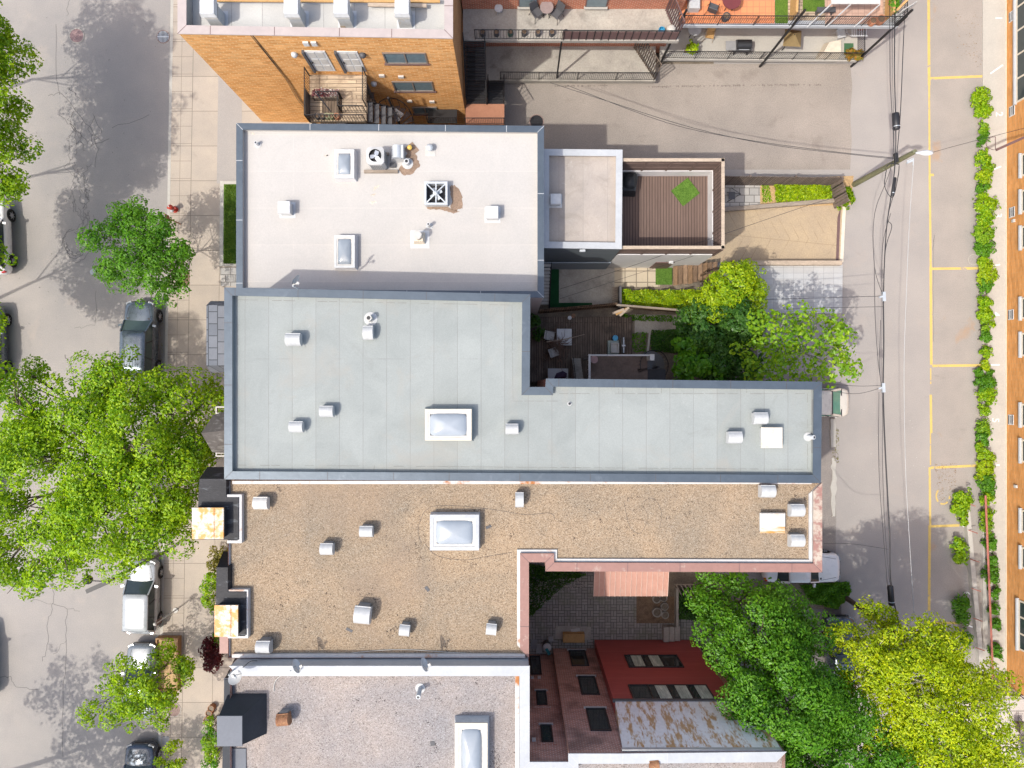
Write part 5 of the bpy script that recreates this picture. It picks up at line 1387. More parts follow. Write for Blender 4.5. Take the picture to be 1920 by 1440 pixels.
# ------------------------------------------------------------------ railings, stairs, furniture, yards
def railing(name, pts, h, mat, label, sp=0.16, r=0.008, cat='railing', group=None, post=1.9, parent=None):
    """iron railing along a 3-d foot line"""
    pts = [Vector(p) for p in pts]
    t = parent or T(name, label, cat, tuple(pts[0]), group)
    up = Vector((0, 0, h))
    for a, b in zip(pts, pts[1:]):
        m = MB().beam(a + up, b + up, 0.04, 0.03); m.beam(a + Vector((0, 0, 0.1)), b + Vector((0, 0, 0.1)), 0.02, 0.02)
        L = (b - a).length; n = max(1, int(L / sp))
        for k in range(n):
            p = a.lerp(b, (k + .5) / n); m.beam(p + Vector((0, 0, 0.1)), p + up, r * 2, r * 2)
        P('rail_panel', m, mat, t)
        n = max(1, int(L / post))
        for k in range(n + 1):
            p = a.lerp(b, k / n); P('rail_post', MB().beam(p, p + up + Vector((0, 0, .02)), 0.035, 0.035), mat, t)
    return t

def stair(label, a, b, w, n, mat, name='stair', slat=True):
    """straight open steel flight from a (top) to b (bottom) along y"""
    a = Vector(a); b = Vector(b)
    t = T(name, label, 'stairs', tuple(b))
    st = MB()
    for k in range(n):
        p = a.lerp(b, (k + .5) / n)
        for j in range(3): st.box(p.x - w / 2, p.y - .12 + j * .09, p.z - .015, p.x + w / 2, p.y - .06 + j * .09, p.z + .015)
    P('tread', st, mat, t)
    s2 = MB()
    for sx in (-1, 1): s2.beam(a + Vector((sx * w / 2, 0, 0)), b + Vector((sx * w / 2, 0, 0)), 0.05, 0.2)
    P('stringer', s2, IRON, t)
    m = MB()
    for sx in (-1, 1):
        o = Vector((sx * w / 2, 0, .95)); m.beam(a + o, b + o, 0.045, 0.045)
        for k in range(8):
            p = a.lerp(b, k / 7) + Vector((sx * w / 2, 0, 0)); m.beam(p, p + Vector((0, 0, .95)), .022, .022)
    P('handrail', m, IRON, t)
    return t

def spiral(label, c, r, z0, z1, a0, turns, mat, n=22):
    t = T('spiral_stair', label, 'stairs', (c[0], c[1], z0))
    P('column', MB().cyl((c[0], c[1], z0), 0.06, z1 - z0 + 1.0, 12), IRON, t)
    m = MB(); hr = []; bl = MB()
    for k in range(n):
        z = z0 + (z1 - z0) * (k + 1) / n; a = a0 + turns * 2 * pi * k / n; da = turns * 2 * pi / n
        for j in range(4):
            q = a + da * (j + .15) / 4; q2 = a + da * (j + .75) / 4
            m.add([(c[0] + .07 * cos(q), c[1] + .07 * sin(q), z), (c[0] + r * cos(q), c[1] + r * sin(q), z), (c[0] + r * cos(q2), c[1] + r * sin(q2), z), (c[0] + .07 * cos(q2), c[1] + .07 * sin(q2), z)], [(0, 1, 2, 3)])
        p = Vector((c[0] + r * cos(a), c[1] + r * sin(a), z)); bl.beam(p, p + Vector((0, 0, .95)), .02, .02); hr.append(p + Vector((0, 0, .95)))
    P('tread', m, mat, t); P('handrail', MB().tube(hr, .025, 6), IRON, t); P('baluster', bl, IRON, t)
    return t

def chair(label, loc, rz, seat, legm, cat='chair', group=None):
    t = T('garden_chair', label, cat, loc, group)
    R = Matrix.Translation(loc) @ Matrix.Rotation(rz, 4, 'Z')
    def bx(cx, cy, cz, sx, sy, sz, rx=0):
        m = MB(); m.ob((0, 0, 0), (sx, sy, sz), 0, rx)
        m.v = [tuple(R @ (Vector(v) + Vector((cx, cy, cz)))) for v in m.v]; return m
    P('seat', bx(0, 0, .44, .5, .5, .04), seat, t); P('backrest', bx(0, .29, .74, .5, .04, .58, -.25), seat, t)
    for sx in (-1, 1):
        for sy in (-1, 1):
            a = R @ Vector((sx * .22, sy * .2, .42)); b = R @ Vector((sx * .3, sy * .3, 0)); P('leg', MB().tube([a, b], .015, 6), legm, t)
        a = R @ Vector((sx * .25, -.22, .64)); b = R @ Vector((sx * .25, .28, .66)); P('armrest', MB().tube([a, b], .018, 6), legm, t)
    return t

def table(label, loc, r, h, top, legm, square=None):
    t = T('table', label, 'table', loc)
    x, y, z = loc
    if square: P('table_top', MB().ob((x, y, z + h), (square[0], square[1], .04), square[2]), top, t)
    else: P('table_top', MB().cyl((x, y, z + h - .02), r, .035, 28), top, t)
    rr = r * .6 if not square else min(square[:2]) * .4
    for k in range(4):
        a = pi / 4 + k * pi / 2; P('leg', MB().tube([(x + rr * .6 * cos(a), y + rr * .6 * sin(a), z + h - .02), (x + rr * cos(a), y + rr * sin(a), z)], .018, 6), legm, t)
    return t

def pot(label, loc, r, h, mat, soil=MULCH, group=None, cat='plant pot'):
    t = T('plant_pot', label, cat, loc, group); x, y, z = loc
    P('pot', MB().ring((x, y, z), r, r * .82, h, 20), mat, t); P('soil', MB().cyl((x, y, z + .02), r * .84, h * .8, 18), soil, t)
    return t

# --- balconies of the red brick block
railing('balcony_railing', [(-2.0, 18.84, 5.2), (2.72, 18.82, 5.2)], 1.05, IRON, 'black iron railing with flower pots on the upper concrete balcony')
t = T('panel_railing', 'brown panelled railing on the right half of the upper concrete balcony', 'railing', (5.5, 18.8, 5.2))
P('panel', MB().beam((2.76, 18.82, 5.68), (8.95, 18.8, 5.68), .03, .8), BROWN_P, t)
m = MB(); m.beam((2.76, 18.82, 6.2), (8.95, 18.8, 6.2), .05, .05)
for k in range(16): m.beam((2.8 + k * .41, 18.79, 5.2), (2.8 + k * .41, 18.78, 6.2), .03, .03)
P('frame', m, IRON, t)
railing('balcony_railing', [(-.7, 18.48, .9), (8.6, 18.44, .9)], 1.05, IRON, 'long black iron railing on the lower concrete balcony', 0.11)
O('balcony_post', MB().beam((2.72, 18.6, .9), (2.72, 18.8, 5.1), .09, .09), IRON, 'black post joining the two concrete balconies', 'post', loc=(2.72, 18.6, .9))
for k in range(7):
    x = (905 + k * 26 - 960) * (HC - 5.5) / FP
    pot(('black pot on the upper balcony, nearest the stair', 'second black pot from the stair on the upper balcony', 'dark green pot in the row on the upper balcony', 'black pot at the middle of the row on the upper balcony', 'black pot right of the middle of the upper balcony row', 'second pot from the brown panels on the upper balcony', 'black pot touching the brown panels on the upper balcony')[k], (x, 19.1, 5.2), .15, .32, DGREY if k != 2 else plain('green_pot', (.03, .08, .06), .5), MULCH, 'pots along the upper balcony')
zt = 5.2; q = W(935, 16, 5.6)
t = T('stool', 'round white stool on the upper concrete balcony', 'stool', (q.x, q.y, zt)); P('seat', MB().cyl((q.x, q.y, zt + .42), .22, .04, 24), WHITE, t)
for k in range(3): P('leg', MB().tube([(q.x, q.y, zt + .42), (q.x + .18 * cos(k * 2.1), q.y + .18 * sin(k * 2.1), zt)], .015, 6), GALV, t)
q = W(1025, 10, 5.9); table('round glass-topped table between two black chairs on the upper balcony', (q.x, q.y - .1, zt), .36, .72, plain('smoky_glass', (.25, .2, .19), .15), IRON)
q = W(1006, 24, 5.6); chair('black mesh chair left of the round balcony table', (q.x, q.y, zt), radians(35), DGREY, IRON, group='chairs on the upper balcony')
q = W(1044, 26, 5.6); chair('black mesh chair right of the round balcony table', (q.x, q.y, zt), radians(-40), DGREY, IRON, group='chairs on the upper balcony')
def slat_screen(a, b, z0, z1, mat, label, lean=(0, 0)):
    a = Vector(a); b = Vector(b); m = MB(); n = int((b - a).length / .16)
    for k in range(n + 1):
        p = a.lerp(b, k / n); m.beam((p.x, p.y, z0), (p.x + lean[0], p.y + lean[1], z1), .07, .03)
    t = T('slat_screen', label, 'screen', (a.x, a.y, z0)); P('slats', m, mat, t)
    m = MB(); m.beam((a.x, a.y, z1), (b.x, b.y, z1), .05, .06); m.beam((a.x, a.y, z0 + .1), (b.x, b.y, z0 + .1), .05, .06); P('frame', m, mat, t)
slat_screen((9.0, 18.9), (8.4, 20.4), 5.2, 7.0, BROWN_P, 'dark slatted screen at the right end of the upper concrete balcony')
slat_screen((8.65, 18.5), (7.4, 20.4), .9, 2.9, WOOD_DK, 'dark slatted screen at the right end of the lower concrete balcony')
q = W(1258, 57, 5.3); O('rubbish_bag', MB().ball((q.x, q.y, 5.42), .26, 12, 8, .7), OFFW, 'cream bag lying by the slatted screen on the upper balcony', 'bag', loc=(q.x, q.y, 5.2))
q = W(1240, 58, 5.3); O('blue_tub', MB().ring((q.x, q.y, 5.2), .17, .15, .25, 18).disc((q.x, q.y, 5.25), .16), BLUE, 'small blue tub beside the cream bag on the upper balcony', 'tub', loc=(q.x, q.y, 5.2))
# stairs down to the lot
stair('upper dark steel flight from the concrete balcony down to the rust landing', (-2.05, 18.75, 5.2), (-2.05, 16.3, 2.7), 1.15, 13, IRON)
stair('lower dark steel flight from the rust landing back to the lower balcony', (-.95, 16.3, 2.65), (-.95, 18.35, .95), .95, 9, IRON)
t = T('stair_landing', 'rust-coloured landing between two dark steel flights', 'landing', (-1.6, 15.6, 2.6))
P('platform', MB().box(-2.7, 15.1, 2.6, -.45, 16.3, 2.68), RUSTF, t)
railing('r', [(-2.7, 15.13, 2.68), (-.45, 15.13, 2.68)], .95, IRON, '', .1, parent=t)
for x in (-2.6, -.5): P('support', MB().beam((x, 15.2, 0), (x, 15.2, 2.6), .09, .09), IRON, t)
# --- terrace block
railing('balcony_railing', [(9.3, 19.76, 4.94), (21.2, 19.7, 4.94), (21.2, 23.5, 4.94)], 1.0, IRON, 'black iron railing around the orange tiled terrace', .12)
railing('balcony_railing', [(9.1, 19.76, .9), (20.95, 19.66, .9), (20.95, 21.8, .9)], .95, IRON, 'black iron railing along the white lower balcony', .12)
for x, lb in ((15.45, 'long black post rising past the middle of the orange terrace edge'), (21.1, 'long black post at the outer corner of the terrace block'), (9.2, 'black post at the inner corner of the terrace block')):
    O('terrace_post', MB().beam((x - .1, 19.66, 0), (x, 19.72, 6.6), .1, .1), IRON, lb, 'post', 'posts of the terrace block', (x, 19.66, 0))
z = .9
q = W(1302, 56, 1.5); table('round lattice table in the shade of the white balcony', (q.x, q.y, z), .4, .7, LGREY, IRON)
q = W(1330, 66, 1.2); chair('wooden chair on the white balcony beside the lattice table', (q.x, q.y, z), radians(-10), WOOD_OCH, WOOD_TOP)
q = W(1390, 86, 1.6)
t = T('barbecue', 'large black and steel barbecue on the white balcony', 'barbecue', (q.x, q.y, z))
P('side_shelf', MB().box(q.x - .95, q.y - .3, z + .75, q.x - .35, q.y + .25, z + .8), MGREY, t); P('firebox', MB().box(q.x - .35, q.y - .3, z + .55, q.x + .6, q.y + .3, z + .85), DGREY, t)
P('lid', MB().tube([(q.x - .33, q.y, z + .85), (q.x + .5, q.y, z + .85)], .28, 18), BLACK, t); P('handle', MB().beam((q.x - .2, q.y - .32, z + .9), (q.x + .4, q.y - .32, z + .9), .03, .03), GALV, t)
for sx in (-.3, .5): P('leg', MB().box(q.x + sx, q.y - .25, z, q.x + sx + .06, q.y + .25, z + .55), DGREY, t)
q = W(1484, 72, 2.4)
t = T('folded_parasol', 'brown parasol with a dark centre on the white balcony', 'parasol', (q.x, q.y, z)); P('canopy', MB().frust([(q.x - .55, q.y - .5), (q.x + .5, q.y - .55), (q.x + .55, q.y + .4), (q.x - .4, q.y + .5)], z + 1.6, [(q.x - .08, q.y - .08), (q.x + .08, q.y - .08), (q.x + .08, q.y + .08), (q.x - .08, q.y + .08)], z + 1.95), plain('olive_brown_cloth', (.2, .14, .06), .9), t); P('pole', MB().cyl((q.x, q.y, z), .03, 1.98, 8), BLACK, t)
q = W(1558, 92, 1.2); O('covered_furniture', MB().frust(ccw([(q.x - .85, q.y - .5), (q.x + .55, q.y - .5), (q.x + .55, q.y + .55), (q.x - .3, q.y + .45)]), z, ccw([(q.x - .6, q.y - .4), (q.x + .5, q.y - .4), (q.x + .5, q.y + .45), (q.x - .2, q.y + .3)]), z + .55), CREAM, 'furniture under a pale cover on the white balcony', 'covered furniture', loc=(q.x, q.y, z))
q = W(1592, 90, .95); O('green_mat', MB().box(q.x - .28, q.y - .35, .9, q.x + .28, q.y + .3, .93), plain('mat_green', (.05, .13, .06), .9), 'dark green mat at the corner of the white balcony', 'mat', loc=(q.x, q.y, .9))
q = W(1578, 62, 1.4); chair('light slatted chair at the right of the white balcony', (q.x, q.y, z), radians(15), LGREY, GALV); 
q = W(1608, 58, 1.6); t = T('drying_rack', 'white drying rack against the right end of the white balcony', 'rack', (q.x, q.y, z)); m = MB()
for k in range(7): m.box(q.x - .45 + k * .14, q.y - .4, z + .9, q.x - .41 + k * .14, q.y + .35, z + .93)
m.box(q.x - .5, q.y - .42, z + .88, q.x + .5, q.y - .38, z + .92); m.box(q.x - .5, q.y + .35, z + .88, q.x + .5, q.y + .39, z + .92); P('bars', m, WHITE, t)
for sx in (-1, 1): P('leg', MB().beam((q.x + sx * .48, q.y - .4, z + .9), (q.x + sx * .48, q.y + .35, z), .03, .03), WHITE, t)
q = W(1295, 97, 1.1)
t = T('window_box', 'white rectangular planter with a bright yellow-green plant on the balcony edge', 'planter', (q.x, q.y, z)); P('trough', MB().coping([(q.x - .45, q.y - .13), (q.x + .45, q.y - .13), (q.x + .45, q.y + .13), (q.x - .45, q.y + .13)], .03, z, z + .25, 0), WHITE, t); P('soil', MB().box(q.x - .42, q.y - .1, z, q.x + .42, q.y + .1, z + .2), MULCH, t)
PLANTER_A = (q.x, q.y, z, t)
z = 4.96
for px, py, r, lb in ((1638, 38, .2, 'smaller terracotta pot on the tiled terrace corner'), (1653, 35, .24, 'larger terracotta pot on the tiled terrace corner')):
    q = W(px, py, z + .3); pot(lb, (q.x, q.y, z), r, .32, TERRA, MULCH, 'terracotta pots on the terrace')
q = W(1684, 33, z + .3); O('grey_planter', MB().coping([(q.x - .18, q.y - .18), (q.x + .18, q.y - .18), (q.x + .18, q.y + .18), (q.x - .18, q.y + .18)], .06, z, z + .4, 0).box(q.x - .12, q.y - .12, z, q.x + .12, q.y + .12, z + .2), LGREY, 'square grey planter at the terrace corner', 'planter', loc=(q.x, q.y, z))
q = W(1672, 32, z + .3); O('white_bucket', MB().ring((q.x, q.y, z), .13, .11, .3, 18).disc((q.x, q.y, z + .1), .12), WHITE, 'white bucket beside the square grey planter', 'bucket', loc=(q.x, q.y, z))
q = W(1362, 30, z + .3); pot('black pot casting a shadow on the orange tiles', (q.x, q.y, z), .2, .35, DGREY)
q = W(1336, 16, z + .4); chair('dark chair on the orange tiled terrace', (q.x, q.y, z), radians(160), DGREY, IRON)
q = W(1370, 4, z + .5); table('dark red table at the top edge of the orange terrace', (q.x, q.y, z), .5, .72, plain('dark_red', (.14, .03, .03), .5), IRON)
q = W(1302, 6, z + .4); O('glass_box', MB().bevbox(q.x - .3, q.y - .3, z, q.x + .3, q.y + .4, z + .5, .04), LGREY, 'pale grey cabinet at the inner corner of the orange terrace', 'cabinet', loc=(q.x, q.y, z))
t = T('canopy_frame', 'white canopy frame over the salmon tiles', 'canopy', (18.5, 21.2, z)); a = W(1558, 8, z + 1.8); b = W(1650, 9, z + 1.8)
P('sheet', MB().box(a.x, a.y, z + 1.8, b.x, a.y + 2, z + 1.84), OFFW, t)
for x in (a.x, (a.x * .6 + b.x * .4), b.x): P('post', MB().beam((x, a.y, z + 1.8), (x - .5, a.y - .3, z), .05, .05), WHITE, t)
q = W(1548, 20, z + .3); O('dark_bench', MB().box(q.x - .5, q.y - .12, z + .35, q.x + .5, q.y + .14, z + .42).box(q.x - .45, q.y - .1, z, q.x - .38, q.y + .1, z + .35).box(q.x + .38, q.y - .1, z, q.x + .45, q.y + .1, z + .35), DGREY, 'dark narrow bench on the terrace turf', 'bench', loc=(q.x, q.y, z))
x = W(1662, 0, z).x
t = T('trellis', 'wooden trellis box with a climbing plant at the terrace corner', 'trellis', (x + .5, 21, z)); m = MB()
for k in range(6): m.beam((x + .2 + k * .16, 19.9 + k * .1, z), (x + .2 + k * .16, 19.9 + k * .1, z + 1.2), .03, .03)
for k in range(4): m.beam((x + .2, 19.9, z + .3 * (k + 1)), (x + 1.0, 20.4, z + .3 * (k + 1)), .03, .03)
P('lattice', m, OFFW, t); P('top_rail', MB().beam((x - .1, 19.9, z + 1.25), (x + 1.3, 21.3, z + 1.25), .12, .08), WOOD_OCH, t)
TRELLIS = (x + .5, 20.6, z, t)

# --- wooden rear deck and spiral stair of the orange building
zd = 7.15; s_ = (HC - zd) / FP
X0, X1 = (581 - 960) * s_, (687 - 960) * s_; Y1, Y0 = 16.05, (720 - 229) * s_
hx0, hx1 = (604 - 960) * s_, (642 - 960) * s_; hy1, hy0 = (720 - 186) * s_, (720 - 212) * s_
t = T('wooden_deck', 'weathered wooden rear deck with a stair opening on the orange brick wall', 'deck', ((X0 + X1) / 2, 15, zd))
m = MB()
m.box(X0, hy1, zd - .1, X1, Y1, zd); m.box(X0, Y0, zd - .1, hx0, hy1, zd); m.box(hx1, Y0, zd - .1, X1, hy1, zd); m.box(hx0, Y0, zd - .1, hx1, hy0, zd)
P('floor', m, WOOD_W, t)
m = MB()
for x, y in ((X0 + .1, Y0 + .1), (X1 - .1, Y0 + .1), (X0 + .1, 15.7), (X1 - .1, 15.7)): m.beam((x, y, 0), (x, y, zd - .1), .14, .14)
P('support_post', m, DGREY, t)
P('lower_floor', MB().box(X0, Y0 + .2, 5.0, X1, Y1 - .05, 5.1), WOOD_DK, t)
P('side_screen', MB().box(X0 - .02, Y0, zd, X0 + .02, Y0 + 1.4, zd + .9), WOOD_DK, t)
railing('r', [(X0, 16.0, zd), (X0, Y0, zd), (X1, Y0, zd)], 1.0, IRON, '', .14, .009, parent=t)
railing('r', [(X1, 16.0, zd), (X1, hy1 - .4, zd)], 1.0, IRON, '', .14, .009, parent=t)
railing('r', [(hx0, hy1, zd), (hx1, hy1, zd), (hx1, hy0, zd), (X1, hy0, zd)], 1.0, IRON, '', .14, .009, parent=t)
P('open_hatch', MB().beam((hx0 - .1, hy1, zd + 1.0), (hx0 + .5, hy0, zd + .2), .06, .06), BLACK, t)
O('blanket', MB().ob(((hx0 + hx1) / 2 + .15, (hy0 + hy1) / 2 - .1, 5.4), (.75, .45, .5), .4, .2, .2), MGREY, 'grey blanket bundle seen down through the deck opening', 'blanket', loc=(hx0, hy0, 5.1))
for px, mm, lb in ((594, DGREY, 'black pot at the left of the flower box on the wooden deck'), (604, DGREY, 'small dark pot beside the black post on the deck edge'), (613, plain('pale_green_pot', (.3, .34, .2), .5), 'pale green pot on the deck edge, left of two'), (621, plain('lime_pot', (.26, .3, .16), .5), 'pale green pot on the deck edge, right of two'), (631, TERRA, 'terracotta pot on the wooden deck edge')):
    q = W(px, 219, zd + .25); pot(lb, (q.x, q.y + .05, zd), .14, .28, mm, MULCH, 'pots on the wooden deck')
q = W(608, 174, zd + .6)
t = T('flower_box', 'long box of dark red and white blooms by the deck opening', 'planter', (q.x, q.y, zd)); P('trough', MB().box(q.x - .68, q.y - .18, zd, q.x + .68, q.y + .2, zd + .4), WOOD_DK, t)
FLOWER_A = (q.x, q.y, zd + .42, t)
# steps from deck to the spiral and the spiral itself
t = T('deck_steps', 'short flight of grey steel steps from the wooden deck to the spiral stair', 'stairs', (X1 + .5, 14, 6))
m = MB()
for k in range(4): m.box(X1 + .02 + k * .3, Y0 + .1, zd - .25 - k * .22, X1 + .28 + k * .3, Y0 + 1.1, zd - .22 - k * .22)
P('tread', m, DGREY, t); P('stringer', MB().beam((X1, Y0 + .05, zd - .2), (X1 + 1.25, Y0 + .05, zd - 1.1), .04, .18).beam((X1, Y0 + 1.15, zd - .2), (X1 + 1.25, Y0 + 1.15, zd - 1.1), .04, .18), IRON, t)
c = W(736, 206, 5.6)
spiral('dark steel spiral stair against the orange brick wall', (c.x, c.y + .1), .85, 1.0, 6.0, radians(200), 1.35, plain('dark_steel_tread', (.13, .13, .14), .5))
q = WY(798, 207, 15.6)
t = T('wall_balcony', 'narrow black balcony under the lowest window of the orange building', 'balcony', (q.x, 15.6, 2.6)); P('grating', MB().box(-4.9, 15.2, 2.6, -3.2, 16.0, 2.65), IRON, t); railing('r', [(-4.9, 15.22, 2.65), (-3.2, 15.22, 2.65)], .9, IRON, '', .1, parent=t)

# --- yards behind the white-roofed house
WOODG = [M('gate_wood', c, tuple(v * .6 for v in c), 2.5, .25, 14, stretch=(3, .5, 1)) for c in ((.27, .17, .1), (.22, .145, .095), (.3, .2, .13))]
def fence(name, a, b, h, mat, label, cap=None, lean=0.0, boards=.17, gap=.03, z=0.0, postm=None):
    a = Vector((a[0], a[1], z)); b = Vector((b[0], b[1], z)); L = (b - a).length; n = max(2, int(L / boards)); m = MB(); d = (b - a).normalized(); nrm = Vector((-d.y, d.x, 0))
    t = T(name, label, 'fence', tuple(a))
    for k in range(n):
        p = a.lerp(b, (k + .06) / n); q = a.lerp(b, (k + .94) / n); hh = h * random.uniform(.97, 1.02); w = .012; ln = nrm * lean
        v = [p - nrm * w, q - nrm * w, q + nrm * w, p + nrm * w]; u = Vector((0, 0, hh))
        m.add(v + [x + u + ln for x in v], [(3, 2, 1, 0), (4, 5, 6, 7), (0, 1, 5, 4), (1, 2, 6, 5), (2, 3, 7, 6), (3, 0, 4, 7)])
    P('boards', m, mat, t)
    m = MB(); np_ = max(1, int(L / 2.2))
    for k in range(np_ + 1):
        p = a.lerp(b, k / np_) + nrm * .06; m.beam(p, p + Vector((0, 0, h * .98)), .09, .09)
    m.beam(a + nrm * .04 + Vector((0, 0, h * .25)), b + nrm * .04 + Vector((0, 0, h * .25)), .05, .08); m.beam(a + nrm * .04 + Vector((0, 0, h * .8)), b + nrm * .04 + Vector((0, 0, h * .8)), .05, .08)
    P('fence_frame', m, postm or mat, t)
    if cap: P('cap_rail', MB().beam(a + Vector((0, 0, h + .02)), b + Vector((0, 0, h + .02)), .12, .04), cap, t)
    return t
random.seed(21)
F0, F1 = W2(1275, 346), W2(1556, 342)
fence('garden_fence', (11.45, 12.35), (19.6, 12.25), 1.9, FENCE_G, 'grey-brown board fence between the parking lot and the strip garden')
fence('garden_fence', (19.6, 12.2), (19.95, 10.9), 1.9, FENCE_G, 'short grey-brown fence panel beside the utility pole')
a, b = W2(1340, 394, .2), W2(1566, 376, .2)
t = T('timber_edging', 'low timber edging between the strip garden and the tan driveway', 'edging', (a[0], a[1], 0)); P('sleeper', MB().beam((a[0] - 1, a[1] - .1, .15), (b[0], b[1], .15), .24, .3), TIMBER, t)
a, b = W2(1380, 493, .5), W2(1578, 493, .5)
t = T('timber_wall', 'long pale timber wall between the tan driveway and the tile terrace', 'edging', (a[0], a[1], 0)); P('sleeper', MB().beam((a[0], a[1], .3), (b[0], b[1], .3), .26, .6), WOOD_TOP, t)
q = W(1376, 366, .5); t = T('folding_chair', 'black folding chair in the shade behind the deck', 'chair', (q.x, q.y, 0)); m = MB()
m.tube([(q.x - .3, q.y - .3, 0), (q.x + .4, q.y + .05, .6), (q.x - .3, q.y + .35, .9)], .02, 6).tube([(q.x - .3, q.y + .3, 0), (q.x + .4, q.y + .05, .6)], .02, 6); P('frame', m, BLACK, t); P('seat', MB().ob((q.x - .1, q.y, .42), (.4, .45, .02)), DGREY, t)
t = T('plank_gate', 'leaning brown plank gate below the privacy screen', 'gate', (10.6, 6.6, 0)); random.seed(31)
for k in range(9):
    f0 = k / 9; a0 = Vector((1262 + 84 * f0, 499 - 9 * f0)); b0 = Vector((1262 + 84 * f0, 536 - 14 * f0)); c0 = W(a0.x + 4.4, a0.y, 1.0); d0 = W(b0.x + 4.4, b0.y + random.uniform(-1.5, 1.5), .25)
    P('plank', MB().beam(c0, d0, .27, .03), WOODG[k % 3], t)
fence('garden_fence', (11.6, 6.6), (13.2, 7.3), 1.7, FENCE_W, 'dark weathered fence running to the pale timber wall')
TURFS = MB()
O('turf_border', MB().prism(PW([(1030, 498), (1048, 498), (1048, 568), (1110, 568), (1110, 576), (1030, 576)]), .04, .065), TURF, 'dark green turf border round the concrete patio', 'turf', loc=(2, 5, .04))
O('turf_square', MB().prism(PW([(1229, 500), (1260, 500), (1260, 534), (1229, 534)]), .03, .06), TURF_B, 'small square of turf at the end of the slab path', 'turf', loc=(9, 6.8, .03))
t = T('slatted_gate', 'small dark slatted gate at the end of the hedge bed', 'gate', (6.6, 4.8, 0)); m = MB()
for k in range(9): a, b = W2(1146, 542 + k * 4), W2(1156, 541 + k * 4); m.beam((a[0], a[1], .55), (b[0], b[1], .5), .09, .04)
P('slats', m, WOOD_OCH if False else TIMBER, t); P('post', MB().box(*W2(1157, 579), 0, *W2(1161, 540), 1.0), DGREY, t)
fence('garden_fence', W2(1012, 588), W2(1150, 576), 1.5, FENCE_W, 'dark sagging fence between the patio and the wet wooden deck', lean=.1)
fence('garden_fence', W2(1150, 576), W2(1318, 590), 1.3, FENCE_W, 'low mossy fence along the hedge bed', cap=TIMBER)
t = T('gate_boards', 'loose splintered boards where the two dark fences meet', 'boards', (*W2(1165, 583), 1.3)); q = W(1165, 584, 1.4)
for k, (dx, rz) in enumerate(((0, .5), (.18, .75), (-.2, .35))): P('board', MB().ob((q.x + dx, q.y, 1.35 + .06 * k), (.75, .14, .03), rz), (WOOD_OCH if k == 0 else WOOD_TOP), t)
# iron stair and rail beside the white-roofed house
t = T('patio_stair', 'narrow black iron stair with white treads squeezed beside the white-roofed house', 'stairs', (2.0, 4.8, 0)); m = MB()
for k in range(12): m.box(1.62, 6.9 - k * .18, 2.2 - k * .17, 2.28, 7.04 - k * .18, 2.24 - k * .17)
P('tread', m, OFFW, t); m = MB()
for x in (1.62, 2.28): m.beam((x, 7.0, 3.1), (x, 4.6, .95), .04, .04); m.beam((x, 7.0, 2.2), (x, 4.6, .1), .04, .12)
P('handrail', m, IRON, t)

# --- wet wooden deck and small balcony in the grey-roofed house's yard
t = T('wet_deck', 'dark wet wooden deck littered with twigs in the narrow yard', 'deck', (3.3, 2, 0)); P('floor', MB().box(.85, .1, .1, 7.4, 4.15, .22), WOOD_DK, t)
zp = .22
q = W(1058, 632, .9); table('white plastic table half covered with twigs', (q.x, q.y, zp), .5, .7, WHITE, OFFW, (.9, 1.0, 0)); TWIGC = (q.x, q.y)
q = W(1047, 630, .7); chair('white plastic chair left of the twig-covered table', (q.x - .5, q.y, zp), radians(80), OFFW, OFFW, group='plastic chairs in the yard')
q = W(1040, 660, .7); chair('white plastic chair turned toward the wall in the yard', (q.x, q.y, zp), radians(110), OFFW, OFFW, group='plastic chairs in the yard')
random.seed(5)
tw = MB()
for k in range(240):
    a = random.uniform(0, 6.28); L = random.uniform(.25, .9); r = abs(random.gauss(0, .55)); x = TWIGC[0] - .25 + r * cos(a * 1.7); y = TWIGC[1] - .45 + 1.1 * r * sin(a * 2.3); z = zp + random.uniform(.25, 1.05) * max(.2, 1 - r * .6)
    tw.tube([(x, y, z), (x + L * .5 * cos(a), y + L * .5 * sin(a), z + random.uniform(-.05, .12)), (x + L * cos(a + .3), y + L * sin(a + .3), z + random.uniform(-.12, .12))], [.016, .012, .006], 4, cap=False)
O('brush_pile', tw, plain('dry_twigs', (.2, .13, .095), .9), 'heap of dry twigs between the white table and the chairs', 'brush pile', loc=(TWIGC[0], TWIGC[1], zp))
a, b, c = W(1025, 641, 1.0), W(1060, 636, 1.1), W(1096, 627, 1.1)
O('dead_branch', MB().tube([a, b, c], [.035, .03, .012], 6), WOOD_TOP, 'long pale dead branch lying across the twig heap', 'branch', loc=tuple(a))
q = W(1068, 596, .3); O('white_tub', MB().ring((q.x, q.y, zp), .12, .1, .2, 18).disc((q.x, q.y, zp + .16), .11), WHITE, 'round white tub on the wet deck by the fence', 'tub', loc=(q.x, q.y, zp))
q = W(1075, 592, .3); pot('small terracotta pot touching the white tub', (q.x, q.y, zp), .11, .2, TERRA)
q = W(1153, 634, .6); t = T('blue_stool', 'blue round stool beside the white sink', 'stool', (q.x, q.y, zp)); P('seat', MB().cyl((q.x, q.y, zp + .5), .17, .05, 22), BLUE, t); P('body', MB().cyl((q.x, q.y, zp), .2, .48, 18, .16), DGREY, t)
q = W(1153, 652, .9); t = T('utility_sink', 'white plastic sink basin on a greenish bench', 'sink', (q.x, q.y, zp)); P('basin', MB().coping([(q.x - .24, q.y - .3), (q.x + .24, q.y - .3), (q.x + .24, q.y + .3), (q.x - .24, q.y + .3)], .05, zp + .5, zp + .75, 0).box(q.x - .2, q.y - .26, zp + .5, q.x + .2, q.y + .26, zp + .55), OFFW, t); P('bench', MB().box(q.x - .4, q.y - .4, zp, q.x + .25, q.y + .45, zp + .5), plain('sage', (.25, .3, .27), .6), t)
